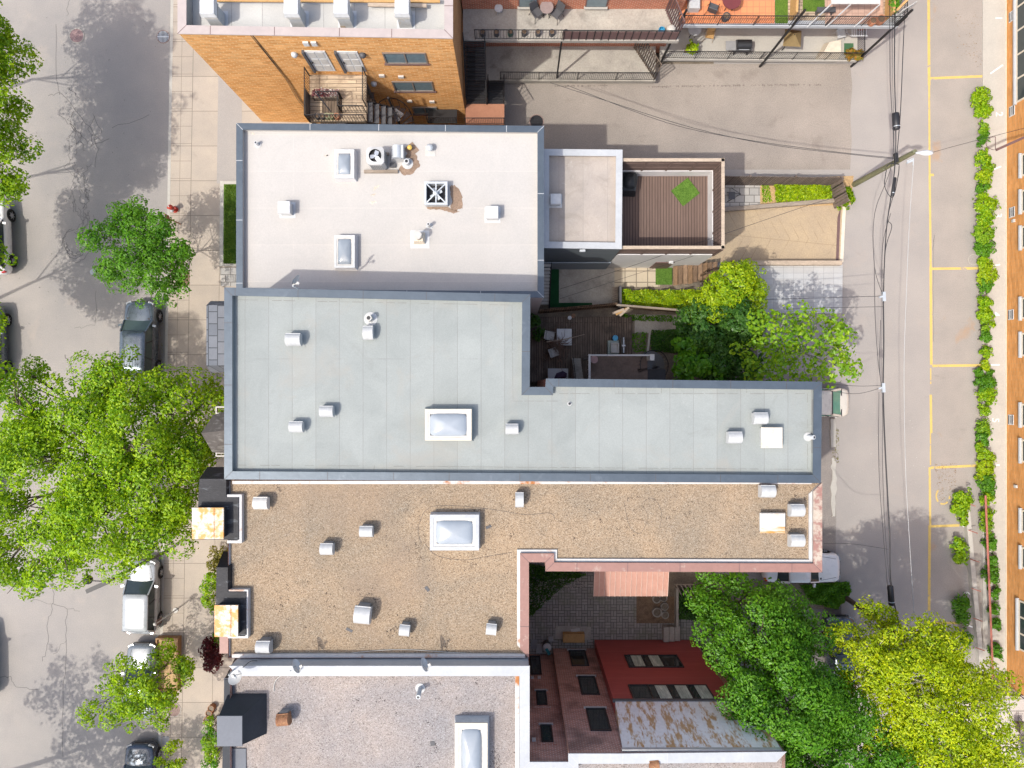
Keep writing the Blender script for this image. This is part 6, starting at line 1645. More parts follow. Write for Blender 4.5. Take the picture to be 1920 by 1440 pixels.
q = W(1169, 648, .9); O('garden_tap', MB().box(q.x - .03, q.y - .45, zp, q.x + .03, q.y + .5, zp + .8).box(q.x - .12, q.y - .04, zp + .7, q.x + .12, q.y + .04, zp + .78), GALV, 'thin grey post with a cross bar beside the white sink', 'post', loc=(q.x, q.y, zp))
q = W(1047, 700, .9); t = T('low_bench', 'pale bench with purple cloth and twigs near the well corner', 'bench', (q.x, q.y, zp)); P('seat', MB().box(q.x - .62, q.y - .35, zp + .3, q.x + .62, q.y + .3, zp + .38), LGREY, t); P('leg', MB().box(q.x - .58, q.y - .3, zp, q.x - .5, q.y + .25, zp + .3), MGREY, t); P('leg', MB().box(q.x + .5, q.y - .3, zp, q.x + .58, q.y + .25, zp + .3), MGREY, t)
O('purple_cloth', MB().frust(ccw([(q.x - .25, q.y - .32), (q.x + .5, q.y - .3), (q.x + .55, q.y), (q.x + .3, q.y + .15), (q.x - .1, q.y + .02)]), zp + .38, ccw([(q.x - .1, q.y - .25), (q.x + .38, q.y - .2), (q.x + .4, q.y - .05), (q.x + .25, q.y + .05), (q.x, q.y - .05)]), zp + .5), PURPLE, 'crumpled purple cloth on the pale bench', 'cloth', loc=(q.x, q.y, zp + .38))
zb = 3.3; a = W(1104, 667, zb); b = W(1214, 708, zb)
t = T('small_balcony', 'small brown-floored balcony with white rails and a pink seat', 'balcony', ((a.x + b.x) / 2, 1, zb)); P('floor', MB().box(a.x, .25, zb - .15, b.x, a.y, zb), BALC_BR, t)
m = MB(); m.box(a.x - .12, .25, zb + .85, a.x, a.y + .05, zb + .95); m.box(a.x, a.y - .05, zb + .85, b.x, a.y + .04, zb + .92)
for k in range(11): x = a.x + (b.x - a.x) * k / 10; m.beam((x, a.y, zb), (x, a.y, zb + .86), .03, .03)
for k in range(6): y = .3 + (a.y - .3) * k / 5; m.beam((a.x - .06, y, zb), (a.x - .06, y, zb + .86), .03, .03)
P('rail', m, OFFW, t)
for x in (a.x, b.x - .1): P('support', MB().beam((x + .05, a.y - .1, 0), (x + .05, a.y - .1, zb - .15), .1, .1), MGREY, t)
P('corner_post', MB().box(b.x - .05, a.y - .3, zb, b.x + .2, a.y + .05, zb + 1.0), OFFW, t)
q = W(1114, 674, zb + .45); t = T('pink_seat', 'rounded pink seat in the corner of the brown balcony', 'chair', (q.x, q.y, zb)); P('seat', MB().cyl((q.x, q.y, zb + .4), .22, .06, 20), plain('dusty_pink', (.32, .2, .19), .6), t); P('base', MB().cyl((q.x, q.y, zb), .16, .4, 16), DGREY, t)
c = W(1222, 689, 3.4)
spiral('black iron spiral stair at the end of the brown balcony', (c.x + .2, c.y), 1.0, .1, 3.3, radians(-90), .8, plain('spiral_tread_iron', (.11, .12, .13), .5), 22)
P('bridge', MB().box(b.x + .02, c.y - .75, 3.2, b.x + 1.05, c.y - .1, 3.24), IRON, [o for o in C.objects if o.name.startswith('spiral_stair')][-1])
t = T('side_stair', 'grey concrete stair with a black rail left of the brown balcony', 'stairs', (a.x - .7, .8, 0)); m = MB()
for k in range(8): m.box(a.x - .72, .2 + k * .17, 0, a.x - .2, .38 + k * .17, 2.2 - k * .24)
P('step', m, CONC_OLD, t); m = MB(); m.beam((a.x - .72, .2, 3.1), (a.x - .72, 1.6, 1.3), .04, .04)
for k in range(8): m.beam((a.x - .72, .25 + k * .17, 2.2 - k * .24), (a.x - .72, .25 + k * .17, 3.05 - k * .24), .025, .025)
P('handrail', m, IRON, t)
O('bed_kerb', MB().beam((*W2(1218, 624), .08), (*W2(1213, 662), .08), .12, .16), CONC_LT, 'pale kerb stone beside the dark green ground cover', 'kerb', loc=(*W2(1218, 624), 0))

# --- courtyard of the gravel-roofed house
a = W(1116, 1071, 3.6); b = W(1253, 1118, 3.2)
t = T('metal_canopy', 'faded pink standing-seam canopy over the courtyard door', 'canopy', ((a.x + b.x) / 2, -9.3, 3.4)); yb = -8.45
m = MB(); v = [(a.x, yb, 3.8), (b.x, yb, 3.8), (b.x - .05, b.y, 3.2), (a.x - .05, b.y, 3.2)]
m.add([*v, *[(x, y, z - .06) for x, y, z in v]], [(0, 3, 2, 1), (4, 5, 6, 7), (3, 7, 6, 2), (0, 4, 7, 3), (1, 2, 6, 5)])
P('sheet', m, CANOPY, t); m = MB()
for k in range(15):
    f = k / 14; x = a.x + (b.x - a.x) * f; m.beam((x, yb, 3.82), (x - .05, b.y, 3.22), .03, .05)
P('seam', m, plain('pale_pink_seam', (.6, .44, .37), .5), t)
for x in (a.x + .1, b.x - .15): P('bracket', MB().beam((x, b.y + .1, 3.18), (x, yb, 2.4), .05, .05), IRON, t)
t = T('fire_ladder', 'white ladder and black pole left of the pink canopy', 'ladder', (a.x - .3, -8.9, 0)); m = MB()
for k in range(9): m.box(a.x - .5, -8.75, .4 + k * .35, a.x - .15, -8.71, .44 + k * .35)
m.box(a.x - .54, -8.76, 0, a.x - .5, -8.7, 3.6); m.box(a.x - .15, -8.76, 0, a.x - .11, -8.7, 3.6); P('rungs', m, WHITE, t); P('pole', MB().beam((a.x - .12, -8.8, 3.6), (a.x + .1, -10.4, 0), .05, .05), BLACK, t)
for px, py, ry, lb in ((1231, 1123, 1, 'stone ring at the upper left of the five planting rings'), (1244, 1121, .9, 'stone ring at the upper right of the five planting rings'), (1246, 1137, .95, 'stone ring in the middle right of the five planting rings'), (1232, 1148, 1.15, 'largest oval stone ring with green inside'), (1247, 1153, .9, 'lowest right of the five planting rings')):
    q = W(px, py, .2); t = T('planting_ring', lb, 'planter', (q.x, q.y, .05), 'stone planting rings'); P('rim', MB().ring((q.x, q.y, .05), .26 * ry, .2 * ry, .22, 24), CONC_OLD, t); P('soil', MB().disc((q.x, q.y, .16), .21 * ry), EARTH, t)
t = T('yard_steps', 'three worn concrete steps at the courtyard exit', 'steps', (*W2(1255, 1190), 0))
for k in range(3):
    x = W2(1241 + k * 11, 1190)[0]; P('step', MB().box(x, -15.8, 0, x + .32, -14.9, .5 - k * .1 + .05), CONC_OLD, t)
O('courtyard_wall', MB().beam((*W2(1266, 1098), .3), (*W2(1266, 1172), .3), .14, .6), CONC_OLD, 'low concrete wall between the courtyard and the garden bed', 'wall', loc=(*W2(1266, 1098), 0))
q = W(1076, 1197, .5); O('ochre_crate', MB().bevbox(q.x - .66, q.y - .28, .02, q.x + .66, q.y + .26, .5, .03), WOOD_OCH, 'ochre wooden box on a mat in the courtyard', 'box', loc=(q.x, q.y, 0))
S('courtyard_slab', MB().sheet(PW([(1042, 1173), (1108, 1175), (1107, 1200), (1041, 1198)]), .03), CONC_OLD)
q = W(1079, 1182, .1); O('crumpled_paper', MB().ob((q.x, q.y, .06), (.55, .2, .04), .15), OFFW, 'crumpled pale sheet lying above the ochre box', 'paper', loc=(q.x, q.y, .03))
q = W(1033, 1198, .3); O('white_board', MB().ob((q.x, q.y, .3), (.3, .38, .06), .1, .5), LGREY, 'small pale board leaning near the ochre box', 'board', loc=(q.x, q.y, .03))
for px, py, lb in ((1001, 1208, 'grey paving slab by the brick wall, left of two'), (1011, 1216, 'pale paving slab by the brick wall, right of two')):
    q = W(px, py, .05); O('loose_slab', MB().box(q.x - .18, q.y - .28, .02, q.x + .18, q.y + .28, .07), LGREY if px > 1005 else MGREY, lb, 'slab', loc=(q.x, q.y, .02))
q = W(1026, 1217, 1.0); t = T('garden_bin', 'round lidded bin with a teal cover against the brick wall', 'bin', (q.x, q.y, .02)); P('drum', MB().cyl((q.x, q.y, .02), .22, .75, 20, .26), DGREY, t); P('lid', MB().dome((q.x, q.y, .77), .27, .27, .1), LGREY, t); P('cover', MB().ob((q.x + .05, q.y - .2, .88), (.16, .42, .05), .5), TEAL, t)
t = T('garden_lattice', 'leaning grey lattice at the garden bed beside the canopy', 'lattice', (*W2(1275, 1105), 0)); m = MB()
for k in range(5): a, b = W(1268 + k * 8, 1096, .9), W(1280 + k * 8, 1120, .4); m.beam(a, b, .07, .03)
m.beam(W(1264, 1096, .9), W(1304, 1096, .9), .05, .04); P('bars', m, TIMBER, t)

# --- street furniture
q = W2(330, 394); x, y = q; z = .12
t = T('fire_hydrant', 'red fire hydrant with a dark bonnet on the sidewalk by the maple', 'fire hydrant', (x, y, z))
P('barrel', MB().cyl((x, y, z), .14, .62, 18).cyl((x, y, z), .2, .06, 18), REDP, t); P('bonnet', MB().dome((x, y, z + .62), .16, .16, .18), REDP, t); P('nozzle', MB().tube([(x - .26, y, z + .45), (x + .26, y, z + .45)], .07, 10), REDP, t); P('cap', MB().cyl((x, y, z + .78), .04, .08, 8), GALV, t); P('outlet', MB().tube([(x, y, z + .4), (x, y - .24, z + .4)], .09, 12), GALV, t)
x, y = W2(340, 421)
t = T('sign_post', 'brown sign post leaning beside the hydrant', 'sign post', (x, y, z)); P('post', MB().tube([(x, y, z), (x - .1, y + .05, 1.5)], .04, 8), RUST_ALL, t); P('plate', MB().ob((x - .1, y + .05, 1.55), (.06, .4, .5), .3), RUST_ALL, t)
x, y = W2(331, 1143)
t = T('parking_meter_post', 'grey parking post with a round white base and small sign on the sidewalk', 'parking post', (x, y, z)); P('base', MB().cyl((x, y, z), .16, .05, 22), OFFW, t); P('post', MB().tube([(x, y, z), (x, y, 2.6)], .045, 10), GALV, t); P('plate', MB().box(x - .02, y - .16, 1.9, x + .02, y + .16, 2.5), BROWN_P, t); P('cap', MB().ball((x, y, 2.65), .1), OFFW, t)
bx_, by_ = W2(318, 1031); tp = W(172, 1106, 8.2)
t = T('street_lamp', 'black street lamp leaning into view under the big tree', 'street lamp', (bx_, by_, z)); P('pole', MB().tube([(bx_, by_, z), (bx_, by_, 4), (tp.x + .3, tp.y + .1, 8.0)], [.1, .085, .06], 12), BLACK, t); P('lamp_head', MB().beam((tp.x - .3, tp.y - .1, 8.15), (tp.x + .75, tp.y + .36, 8.0), .22, .12), BLACK, t); q = W(165, 1087, 7.4); P('globe', MB().ball((q.x, q.y, 7.4), .24), BLACK, t); P('arm', MB().tube([(tp.x + .5, tp.y + .25, 7.6), (q.x, q.y, 7.55)], .03, 6), BLACK, t)
a, b = W2(301, 1288), W2(342, 1190)
t = T('wooden_planter', 'long wooden planter box filled with dry straw on the sidewalk', 'planter', ((a[0] + b[0]) / 2, (a[1] + b[1]) / 2, z)); P('sides', MB().coping([(a[0], a[1]), (b[0], a[1]), (b[0], b[1]), (a[0], b[1])], .09, z, .62, 0), plain('planter_wood', (.3, .175, .08), .8), t); P('soil', MB().box(a[0] + .09, a[1] + .09, z, b[0] - .09, b[1] - .09, .5), STRAW, t)
x, y = W2(345, 522)
O('tree_pit', MB().sheet([(x - .4, y - .45), (x + .4, y - .45), (x + .4, y + .45), (x - .4, y + .45)], .128), MULCH, 'square bare earth pit round the maple trunk', 'tree pit', loc=(x, y, .12))
# front yard objects of the bottom house
a, b = W2(404, 1372, .9), W2(403, 1460, .9)
t = T('white_handrail', 'thin white handrail by the front shrubs at the bottom edge', 'railing', (a[0], a[1], 0)); P('rail', MB().tube([(a[0], a[1], .95), (b[0], b[1], .95)], .04, 8), WHITE, t)
for f in (0, .5): P('post', MB().tube([(a[0], a[1] + (b[1] - a[1]) * f, .1), (a[0], a[1] + (b[1] - a[1]) * f, .95)], .03, 8), WHITE, t)
for k, (px, py) in enumerate(((396, 1328), (392, 1337), (388, 1350))):
    q = W(px, py, .4); pot(('topmost brown pot in the row by the grey dormer', 'second brown pot in the row by the grey dormer', 'lowest brown pot in the row by the grey dormer')[k], (q.x, q.y, .12), .2, .35, RUST_ALL, EARTH, 'brown pots along the front')

# --- utility poles and overhead lines
bx_, by_ = W2(1601, 346); tp = W(1716, 284, 6.5)
t = T('utility_pole', 'mossy wooden utility pole with a white street light leaning over the alley', 'utility pole', (bx_, by_, 0)); top = Vector((bx_ + .1, by_ + .02, 6.6)); top = Vector((tp.x, tp.y, 6.5))
P('pole', MB().tube([(bx_, by_, 0), Vector((bx_, by_, 0)).lerp(top, .5), top], [.17, .15, .12], 14), POLE, t)
P('lamp_arm', MB().tube([top + Vector((0, 0, -.2)), W(1724, 287, 6.8)], .03, 8), GALV, t); q = W(1738, 286, 6.9)
P('lamp_head', MB().dome((q.x, q.y, 6.85), .36, .15, .12, 20, 5).tube([(q.x - .55, q.y, 6.85), (q.x - .1, q.y, 6.87)], [.04, .13], 12), WHITE, t)
P('pole_hardware', MB().tube([W(1700, 302, 6.0), W(1713, 296, 6.1), W(1712, 310, 6.0)], .035, 6).ob(W(1706, 303, 6.1), (.35, .1, .1), .4), GALV, t)
P('pole_bracket', MB().ob(W(1680, 296, 5.4), (.16, .5, .2), .1).tube([W(1662, 312, 5.3), W(1670, 306, 5.4), W(1686, 308, 5.4)], .03, 6), BLACK, t)
bx2, by2 = W2(1582, 1118); t2 = W(1700, 1200, 6.5)
t = T('utility_pole', 'brown wooden utility pole half hidden by the yellow-green tree', 'utility pole', (bx2, by2, 0)); P('pole', MB().tube([(bx2, by2, 0), (t2.x, t2.y, 6.5)], [.16, .12], 12), BARK, t)
ZL = 5.6
def wire(pts, z, r, label, mat=CABLE, name='overhead_wire', grp='overhead lines'):
    q = [W(a, b, z if not isinstance(z, (list, tuple)) else z[i]) for i, (a, b) in enumerate(pts)]; out = []
    for i in range(len(q) - 1):
        p0 = q[max(i - 1, 0)]; p1 = q[i]; p2 = q[i + 1]; p3 = q[min(i + 2, len(q) - 1)]
        for k in range(5):
            u = k / 5; out.append(0.5 * ((2 * p1) + (p2 - p0) * u + (2 * p0 - 5 * p1 + 4 * p2 - p3) * u * u + (3 * p1 - p0 - 3 * p2 + p3) * u ** 3))
    out.append(q[-1])
    return O(name, MB().tube(out, r, 5), mat, label, 'wire', grp, tuple(q[0]))
wire([(1679, -20), (1677, 120), (1679, 296), (1662, 430), (1656, 555)], ZL, .028, 'thick cable bundle running down the alley above the first pole')
wire([(1656, 555), (1657, 640), (1656, 735), (1660, 850), (1668, 1000), (1671, 1100), (1690, 1185)], ZL, .035, 'thick cable bundle running down the alley below the middle junction')
wire([(1698, -20), (1693, 100), (1688, 215), (1681, 296)], ZL, .022, 'black cable from the top edge to the upper black splice case')
wire([(1668, -20), (1669, 150), (1674, 296), (1640, 400), (1640, 500), (1655, 552)], ZL, .014, 'thin slack wire left of the cable bundle')
wire([(1673, -20), (1674, 150), (1677, 296)], ZL, .012, 'thin straight wire beside the cable bundle near the top edge')
wire([(1662, 318), (1659, 350), (1674, 370), (1684, 330), (1686, 310)], ZL - .1, .022, 'loop of black cable hanging under the pole hardware')
wire([(1674, 370), (1664, 410), (1672, 425), (1660, 470), (1657, 553)], ZL - .1, .018, 'frayed black cable between the pole and the middle junction')
wire([(1670, 400), (1655, 460), (1654, 552)], ZL + .1, .014, 'thin wire beside the frayed cable above the middle junction')
wire([(1640, 500), (1641, 600), (1648, 690), (1655, 733)], ZL, .014, 'thin wire that rejoins the bundle at the lower junction')
wire([(1651, 600), (1649, 690), (1655, 733)], ZL, .012, 'very thin wire close to the bundle between the junctions')
wire([(1648, 735), (1648, 880), (1656, 1000), (1664, 1098)], ZL, .014, 'thin wire left of the bundle below the lower junction')
wire([(1655, 735), (1655, 880), (1660, 1000), (1668, 1092)], ZL, .012, 'thin wire next to the bundle ending at the lower splice case')
wire([(1713, 305), (1705, 420), (1699, 560), (1695, 700), (1698, 880), (1705, 1010), (1716, 1185)], ZL + .5, .013, 'pale wire running on its own down the alley', LGREY)
wire([(1064, 160), (1250, 230), (1400, 262), (1560, 284), (1676, 296)], [4.5, 5, 5, 5.2, 5.6], .014, 'upper of two wires crossing the parking lot to the pole')
wire([(1032, 155), (1140, 190), (1300, 240), (1450, 272), (1600, 290), (1678, 298)], [4.5, 5, 5, 5, 5.3, 5.6], .014, 'lower of two wires crossing the parking lot to the pole')
wire([(1740, 288), (1790, 274), (1836, 262), (1922, 240)], [6.5, 6, 5.5, 5.5], .012, 'thin wire from the street light to the right building')
wire([(1050, 542), (1180, 500), (1290, 462), (1500, 390), (1560, 372)], [3.5, 4, 4.5, 5, 5], .012, 'upper thin wire across the patio and tan driveway')
wire([(1050, 560), (1180, 518), (1300, 480)], [3, 3.4, 4.2], .01, 'lower thin wire across the patio')
wire([(1655, 555), (1560, 558), (1430, 562), (1330, 568)], [5.6, 5, 4.6, 4.4], .014, 'service wire over the tile terrace, upper of two')
wire([(1655, 575), (1560, 577), (1470, 580)], [5.5, 5, 4.6], .012, 'service wire over the tile terrace, lower of two')
wire([(1656, 722), (1620, 724), (1580, 722), (1537, 717)], [5.6, 5.4, 6, 9], .012, 'upper service wire to the grey-roofed house')
wire([(1656, 726), (1610, 738), (1570, 735), (1540, 728)], [5.6, 5, 6, 9], .012, 'sagging service wire to the grey-roofed house')
wire([(1666, 1030), (1600, 1020), (1545, 1019)], [5.6, 5.4, 8], .012, 'service wire to the gravel-roofed house')
for (px, py, px2, py2, r, lb) in ((1679, 212, 1681, 243, .19, 'upper black splice case hanging on the alley cables'), (1669, 1098, 1672, 1135, .16, 'lower black splice case hanging on the alley cables'), (1678, 333, 1673, 368, .09, 'slim black splice case below the utility pole')):
    a, b = W(px, py, ZL - .1), W(px2, py2, ZL - .1)
    t = T('splice_case', lb, 'splice case', tuple(a), 'splice cases on the cables'); P('case', MB().tube([a, a.lerp(b, .04), a.lerp(b, .96), b], [r * .8, r, r, r * .8], 16), BLACK, t); P('strap', MB().tube([a.lerp(b, .8), a.lerp(b, .84)], r * 1.04, 16), GALV, t)
for px, py, lb in ((1657, 556, 'small metal cable junction at the middle of the alley'), (1656, 727, 'small metal cable junction beside the leafy tree tip')):
    q = W(px, py, ZL); O('cable_junction', MB().ob(tuple(q), (.16, .5, .14), .05).ob((q.x - .1, q.y, q.z), (.3, .08, .08), .3), GALV, lb, 'junction', 'cable junctions', tuple(q))

# --- red rail and low wall along the right side of the bays
def xl(py): return W2(1806 + (py - 940) * .085, py)[0]
w = MB(); y0, y1 = W2(0, 1255)[1], W2(0, 940)[1]
w.prism([(xl(940) + .15, y1), (xl(940) - .12, y1), (xl(1255) - .05, y0), (xl(1255) + .22, y0)], 0, .35)
O('low_wall', w, CONC_LT, 'long narrow concrete wall beside the faded red rail', 'wall', loc=(xl(1100), W2(0, 1100)[1], 0))
t = T('red_railing', 'faded red pipe railing along the low concrete wall', 'railing', (28.3, -9, 0)); m = MB()
for dx in (0, .13): m.tube([(W2(1829, 925)[0] + dx, W2(0, 925)[1], .9 - dx), (W2(1843, 1262)[0] + dx, W2(0, 1262)[1], .9 - dx)], .04, 8)
P('pipe', m, REDRAIL, t)
for px, py in ((1812, 943), (1816, 994), (1819, 1048), (1822, 1103), (1825, 1159), (1829, 1214)):
    a = W2(px, py, .35); b = W(px + 17, py + 6, .85); P('rail_post', MB().beam((a[0], a[1], .35), b, .05, .05), REDRAIL, t)
railing('terrace_fence', [W(1858, 1272, .1), W(1925, 1312, .1)], 1.1, IRON, 'black picket fence along the end of the brick building', .12, .02, 'fence')
q = W(1912, 1360, .5); chair('dark garden chair on the flagstone terrace', (q.x, q.y, .04), radians(90), WOOD_DK, IRON); q = W(1918, 1400, .5); table('dark round table at the right edge of the flagstone terrace', (q.x + .2, q.y, .04), .55, .72, DGREY, IRON)

# ------------------------------------------------------------------ vehicles (local: +y is the nose)
def loft(sections, cap=True, smooth=True):
    m = MB(); n = len(sections[0]); v = [p for s in sections for p in s]; f = []
    for i in range(len(sections) - 1):
        for k in range(n):
            f.append((i * n + k, i * n + (k + 1) % n, (i + 1) * n + (k + 1) % n, (i + 1) * n + k))
    if cap: f.append(tuple(range(n - 1, -1, -1))); f.append(tuple(range((len(sections) - 1) * n, len(sections) * n)))
    m.add(v, f, smooth); return m

def car(label, x, y, rz, L, Wd, H, belt, hood, col, kind='suv', glass=None, sunroof=False, ribs=False, rear_glass=None, z=0.0, mat=None, group='parked cars', rails=False):
    pm = mat or paint('car_paint', col)
    gm = glass or GLASS
    t = T('parked_car', label, 'car', (0, 0, 0), group)
    hw = Wd / 2; hl = L / 2
    wsb = hl - {'suv': 1.15, 'sedan': 1.35, 'pickup': 1.2, 'hatch': 1.3}[kind]       # windshield base
    rfb = wsb - 0.75                                                  # roof front
    rr = {'suv': -hl + 0.42, 'sedan': -hl + 1.35, 'pickup': -0.2, 'hatch': -hl + 1.32}[kind]   # roof rear
    rb = {'suv': -hl + 0.16, 'sedan': -hl + 0.72, 'pickup': -0.45, 'hatch': -hl + .55}[kind]  # rear glass base
    def top(yy):
        if yy > wsb: f = (yy - wsb) / (hl - wsb); return belt - (belt - hood) * f ** 1.6
        if yy < rb: f = (rb - yy) / (rb + hl + 1e-6); return belt - 0.06 * f
        return belt
    def wid(yy):
        f = abs(yy) / hl
        return hw * (1 - 0.035 * f ** 2 - (0.30 * max(0, (f - .82) / .18) ** 2.4))
    secs = []; ny = 26
    for i in range(ny + 1):
        u = -1 + 2 * i / ny; yy = hl * math.copysign(abs(u) ** .8, u) * .998; w_ = wid(yy); tz = top(yy)
        e = max(0, (abs(yy) / hl - .93) / .07); tz -= .16 * e ** 2; zb = .26 + .12 * e
        pts = [(-w_ * .9, zb), (-w_, zb + .16), (-w_ * 1.0, tz - .22), (-w_ * .965, tz - .07), (-w_ * .86, tz - .005), (-w_ * .45, tz + .028), (0, tz + .035),
               (w_ * .45, tz + .028), (w_ * .86, tz - .005), (w_ * .965, tz - .07), (w_, tz - .22), (w_, zb + .16), (w_ * .9, zb)]
        secs.append([(px, yy, pz) for px, pz in pts])
    body = P('body', loft(secs), pm, t)
    # cabin: tinted glass shell, painted roof and pillars
    bw, tw = hw * .94, hw * .8
    def ringp(w1, ya, yb, zz, rr_=.12):
        out = []
        for sx, yy, a0 in ((1, ya, 0), (-1, ya, 90), (-1, yb, 180), (1, yb, 270)):
            for k in range(4):
                a = radians(a0 + 90 * k / 3); cx = sx * (w1 - rr_); cy = yy - rr_ if yy == ya else yy + rr_
                out.append((cx + rr_ * cos(a), cy + rr_ * sin(a), zz))
        return out
    lo = ringp(bw, wsb + .02, rb, belt - .03, .14); hi = ringp(tw, rfb, rr, H - .05, .16)
    mid = [tuple(a * .45 + b * .55 for a, b in zip(p, q)) for p, q in zip(lo, hi)]
    mid = [(p[0] * 1.035, p[1], p[2]) for p in mid]
    g = P('window_glass', loft([lo, mid, hi], False), gm, t)
    r0 = ringp(tw + .035, rfb + .05, rr - .04, H - .06, .18); r1 = ringp(tw + .0, rfb + .0, rr + .02, H - .012, .18); r2 = ringp(tw * .6, rfb - .35, rr + .35, H + .02, .15)
    if kind == 'hatch': P('window_trim', MB().beam((-bw, rb + .02, belt + .0), (bw, rb + .02, belt + .0), .07, .05).beam((-tw, rr + .0, H - .03), (tw, rr + .0, H - .03), .06, .05), BLACK, t)
    roof = P('roof', loft([r0, r1, r2]), pm, t)
    for sx in (-1, 1):
        P('pillar', MB().beam((sx * (bw - .03), wsb - .03, belt), (sx * tw, rfb, H - .05), .075, .06), pm, t)
        P('pillar', MB().beam((sx * (bw - .02), rb + .06, belt), (sx * tw, rr + .03, H - .05), .13, .07), pm, t)
        for f in (.36, .7):
            yy = wsb + (rb - wsb) * f; yt = rfb + (rr - rfb) * max(0, f - .08); P('pillar', MB().beam((sx * (bw + .005), yy, belt), (sx * (tw + .02), yt, H - .05), .07, .03), BLACK, t)
    P('cowl', MB().box(-bw * .8, wsb + .02, belt - .02, bw * .8, wsb + .13, belt + .012), BLACK, t)
    if sunroof: P('sunroof', MB().prism(ccw([(-.42, rfb - .42), (.42, rfb - .42), (.44, rfb - .5), (.44, rfb - .92), (.42, rfb - 1.0), (-.42, rfb - 1.0), (-.44, rfb - .92), (-.44, rfb - .5)]), H - .02, H + .034), plain('sunroof_glass', (.13, .17, .2), .1), roof)
    if ribs:
        m = MB()
        for k in range(6): m.box(-.42 + k * .16, rr + .25, H, -.405 + k * .16, rr + 1.25, H + .026)
        P('roof_rib', m, BLACK, roof)
    if rails:
        m = MB()
        for sx in (-1, 1): m.tube([(sx * (tw - .03), rfb - .1, H - .01), (sx * (tw - .03), rfb - .3, H + .06), (sx * (tw - .03), rr + .3, H + .06), (sx * (tw - .03), rr + .1, H - .01)], .02, 6)
        P('roof_rail', m, BLACK, roof)
    # bonnet seams, bumper, lights, mirrors
    m = MB()
    for sx in (-1, 1): m.beam((sx * hw * .8, wsb + .1, belt + .0), (sx * hw * .62, hl - .32, top(hl - .32) + .024), .018, .012)
    P('bonnet_seam', m, BLACK, t)
    P('grille', MB().box(-hw * .45, hl - .1, hood - .3, hw * .45, hl + .01, hood - .12), BLACK, t)
    for sx in (-1, 1):
        P('headlight', MB().ob((sx * hw * .68, hl - .2, hood - .09), (.34, .3, .13), sx * -.45, 0), LAMPG, t)
        if kind != 'hatch': P('taillight', MB().ob((sx * hw * .76, -hl + .14, belt - .17), (.2, .16, .2), sx * .35), TAILR, t)
        P('mirror', MB().ob((sx * (hw + .1), wsb - .35, belt + .06), (.22, .13, .15), sx * -.2), pm, t)
        for yy in (hl - .85, -hl + .85):
            wl = P('wheel', MB().tube([(sx * (hw - .22), yy, .34), (sx * (hw + .015), yy, .34)], .345, 26), RUBBER, t)
            rm = MB(); rm.tube([(sx * (hw + .0), yy, .34), (sx * (hw + .022), yy, .34)], .15, 20)
            for k in range(7):
                a = 2 * pi * k / 7; rm.beam((sx * (hw + .02), yy + .06 * cos(a), .34 + .06 * sin(a)), (sx * (hw + .02), yy + .235 * cos(a), .34 + .235 * sin(a)), .05, .02)
            P('rim', rm, ALLOY, wl)
    for sx in (-1, 1):
        for yy in (hl - .85, -hl + .85): P('wheel_arch', MB().tube([(sx * (hw - .25), yy, .36), (sx * (hw + .004), yy, .36)], .40, 24), BLACK, t)
    if kind in ('suv',): P('wiper', MB().beam((-.3, rb - .0, belt + .1), (.25, rb + .05, belt + .16), .02, .02), BLACK, t)
    t.location = (x, y, z); t.rotation_euler = (0, 0, rz)
    return t

BLK = (.014, .017, .021)
c = W2(277, 632)
car('black SUV with ribbed roof parked at the kerb between the maple and the big tree', c[0] - .05, c[1] - .25, radians(-1.5), 4.75, 1.86, 1.72, 1.08, 1.0, BLK, ribs=True, mat=paint('sky_tinted_black_paint', (.11, .135, .16), .6), glass=plain('windscreen_dark_green', (.05, .08, .075), .06))  # sky reflection is put into the black paint's base colour as blue-grey
c = W2(279, 1112)
car('silver SUV with a grey sunroof half under the big tree', c[0], c[1], radians(-1), 4.5, 1.84, 1.62, 1.02, .95, (.56, .58, .59), sunroof=True, mat=paint('silver_car_paint', (.33, .35, .365), .15))
c = W2(281, 1268)
car('grey car almost hidden under the small street tree', c[0] - .1, c[1], radians(0), 4.6, 1.82, 1.5, .95, .82, (.25, .27, .29), 'sedan', mat=paint('grey_car_paint', (.16, .18, .2), .2))
c = W2(275, 1452)
car('dark blue car with long bonnet seams cut off by the bottom edge', c[0], c[1], radians(-1), 4.6, 1.84, 1.55, 1.0, .88, (.03, .045, .07), mat=paint('navy_car_paint', (.035, .05, .075), .4))
c = W2(3, 450)
car('white car on the far side of the street showing two alloy wheels', c[0], c[1], radians(2), 4.5, 1.84, 1.6, 1.05, .95, (.72, .72, .71), mat=paint('white_car_paint', (.72, .72, .71), 0))
c = W2(-5, 645)
car('black car on the far side of the street above the big tree', c[0], c[1], radians(1), 4.6, 1.84, 1.5, .98, .85, BLK, 'sedan', mat=bpy.data.materials['sky_tinted_black_paint'])
c = W2(-30, 880)
car('black car at the left edge glimpsed under the big tree', c[0], c[1], radians(1), 4.6, 1.84, 1.5, .98, .85, BLK, 'sedan', mat=bpy.data.materials['sky_tinted_black_paint'])
c = W2(-30, 1235)
car('dark car at the lower left edge of the street', c[0], c[1], radians(1), 4.6, 1.84, 1.55, 1.0, .88, BLK, mat=bpy.data.materials['sky_tinted_black_paint'])
c = W2(1518, 757)
car('beige sedan with a green rear window poking out beside the grey-roofed house', c[0] - .15, c[1] + .1, radians(90), 4.5, 1.76, 1.42, .93, .8, (.55, .48, .4), 'hatch', glass=GLASS_G, mat=paint('beige_car_paint', (.58, .53, .455), .05))
c = W2(1497, 1062)
car('white car with a long bonnet poking out under the gravel roof corner', c[0] - .1, c[1] + .12, radians(-90), 4.7, 1.8, 1.45, .95, .84, (.66, .66, .66), 'sedan', mat=bpy.data.materials['white_car_paint'])
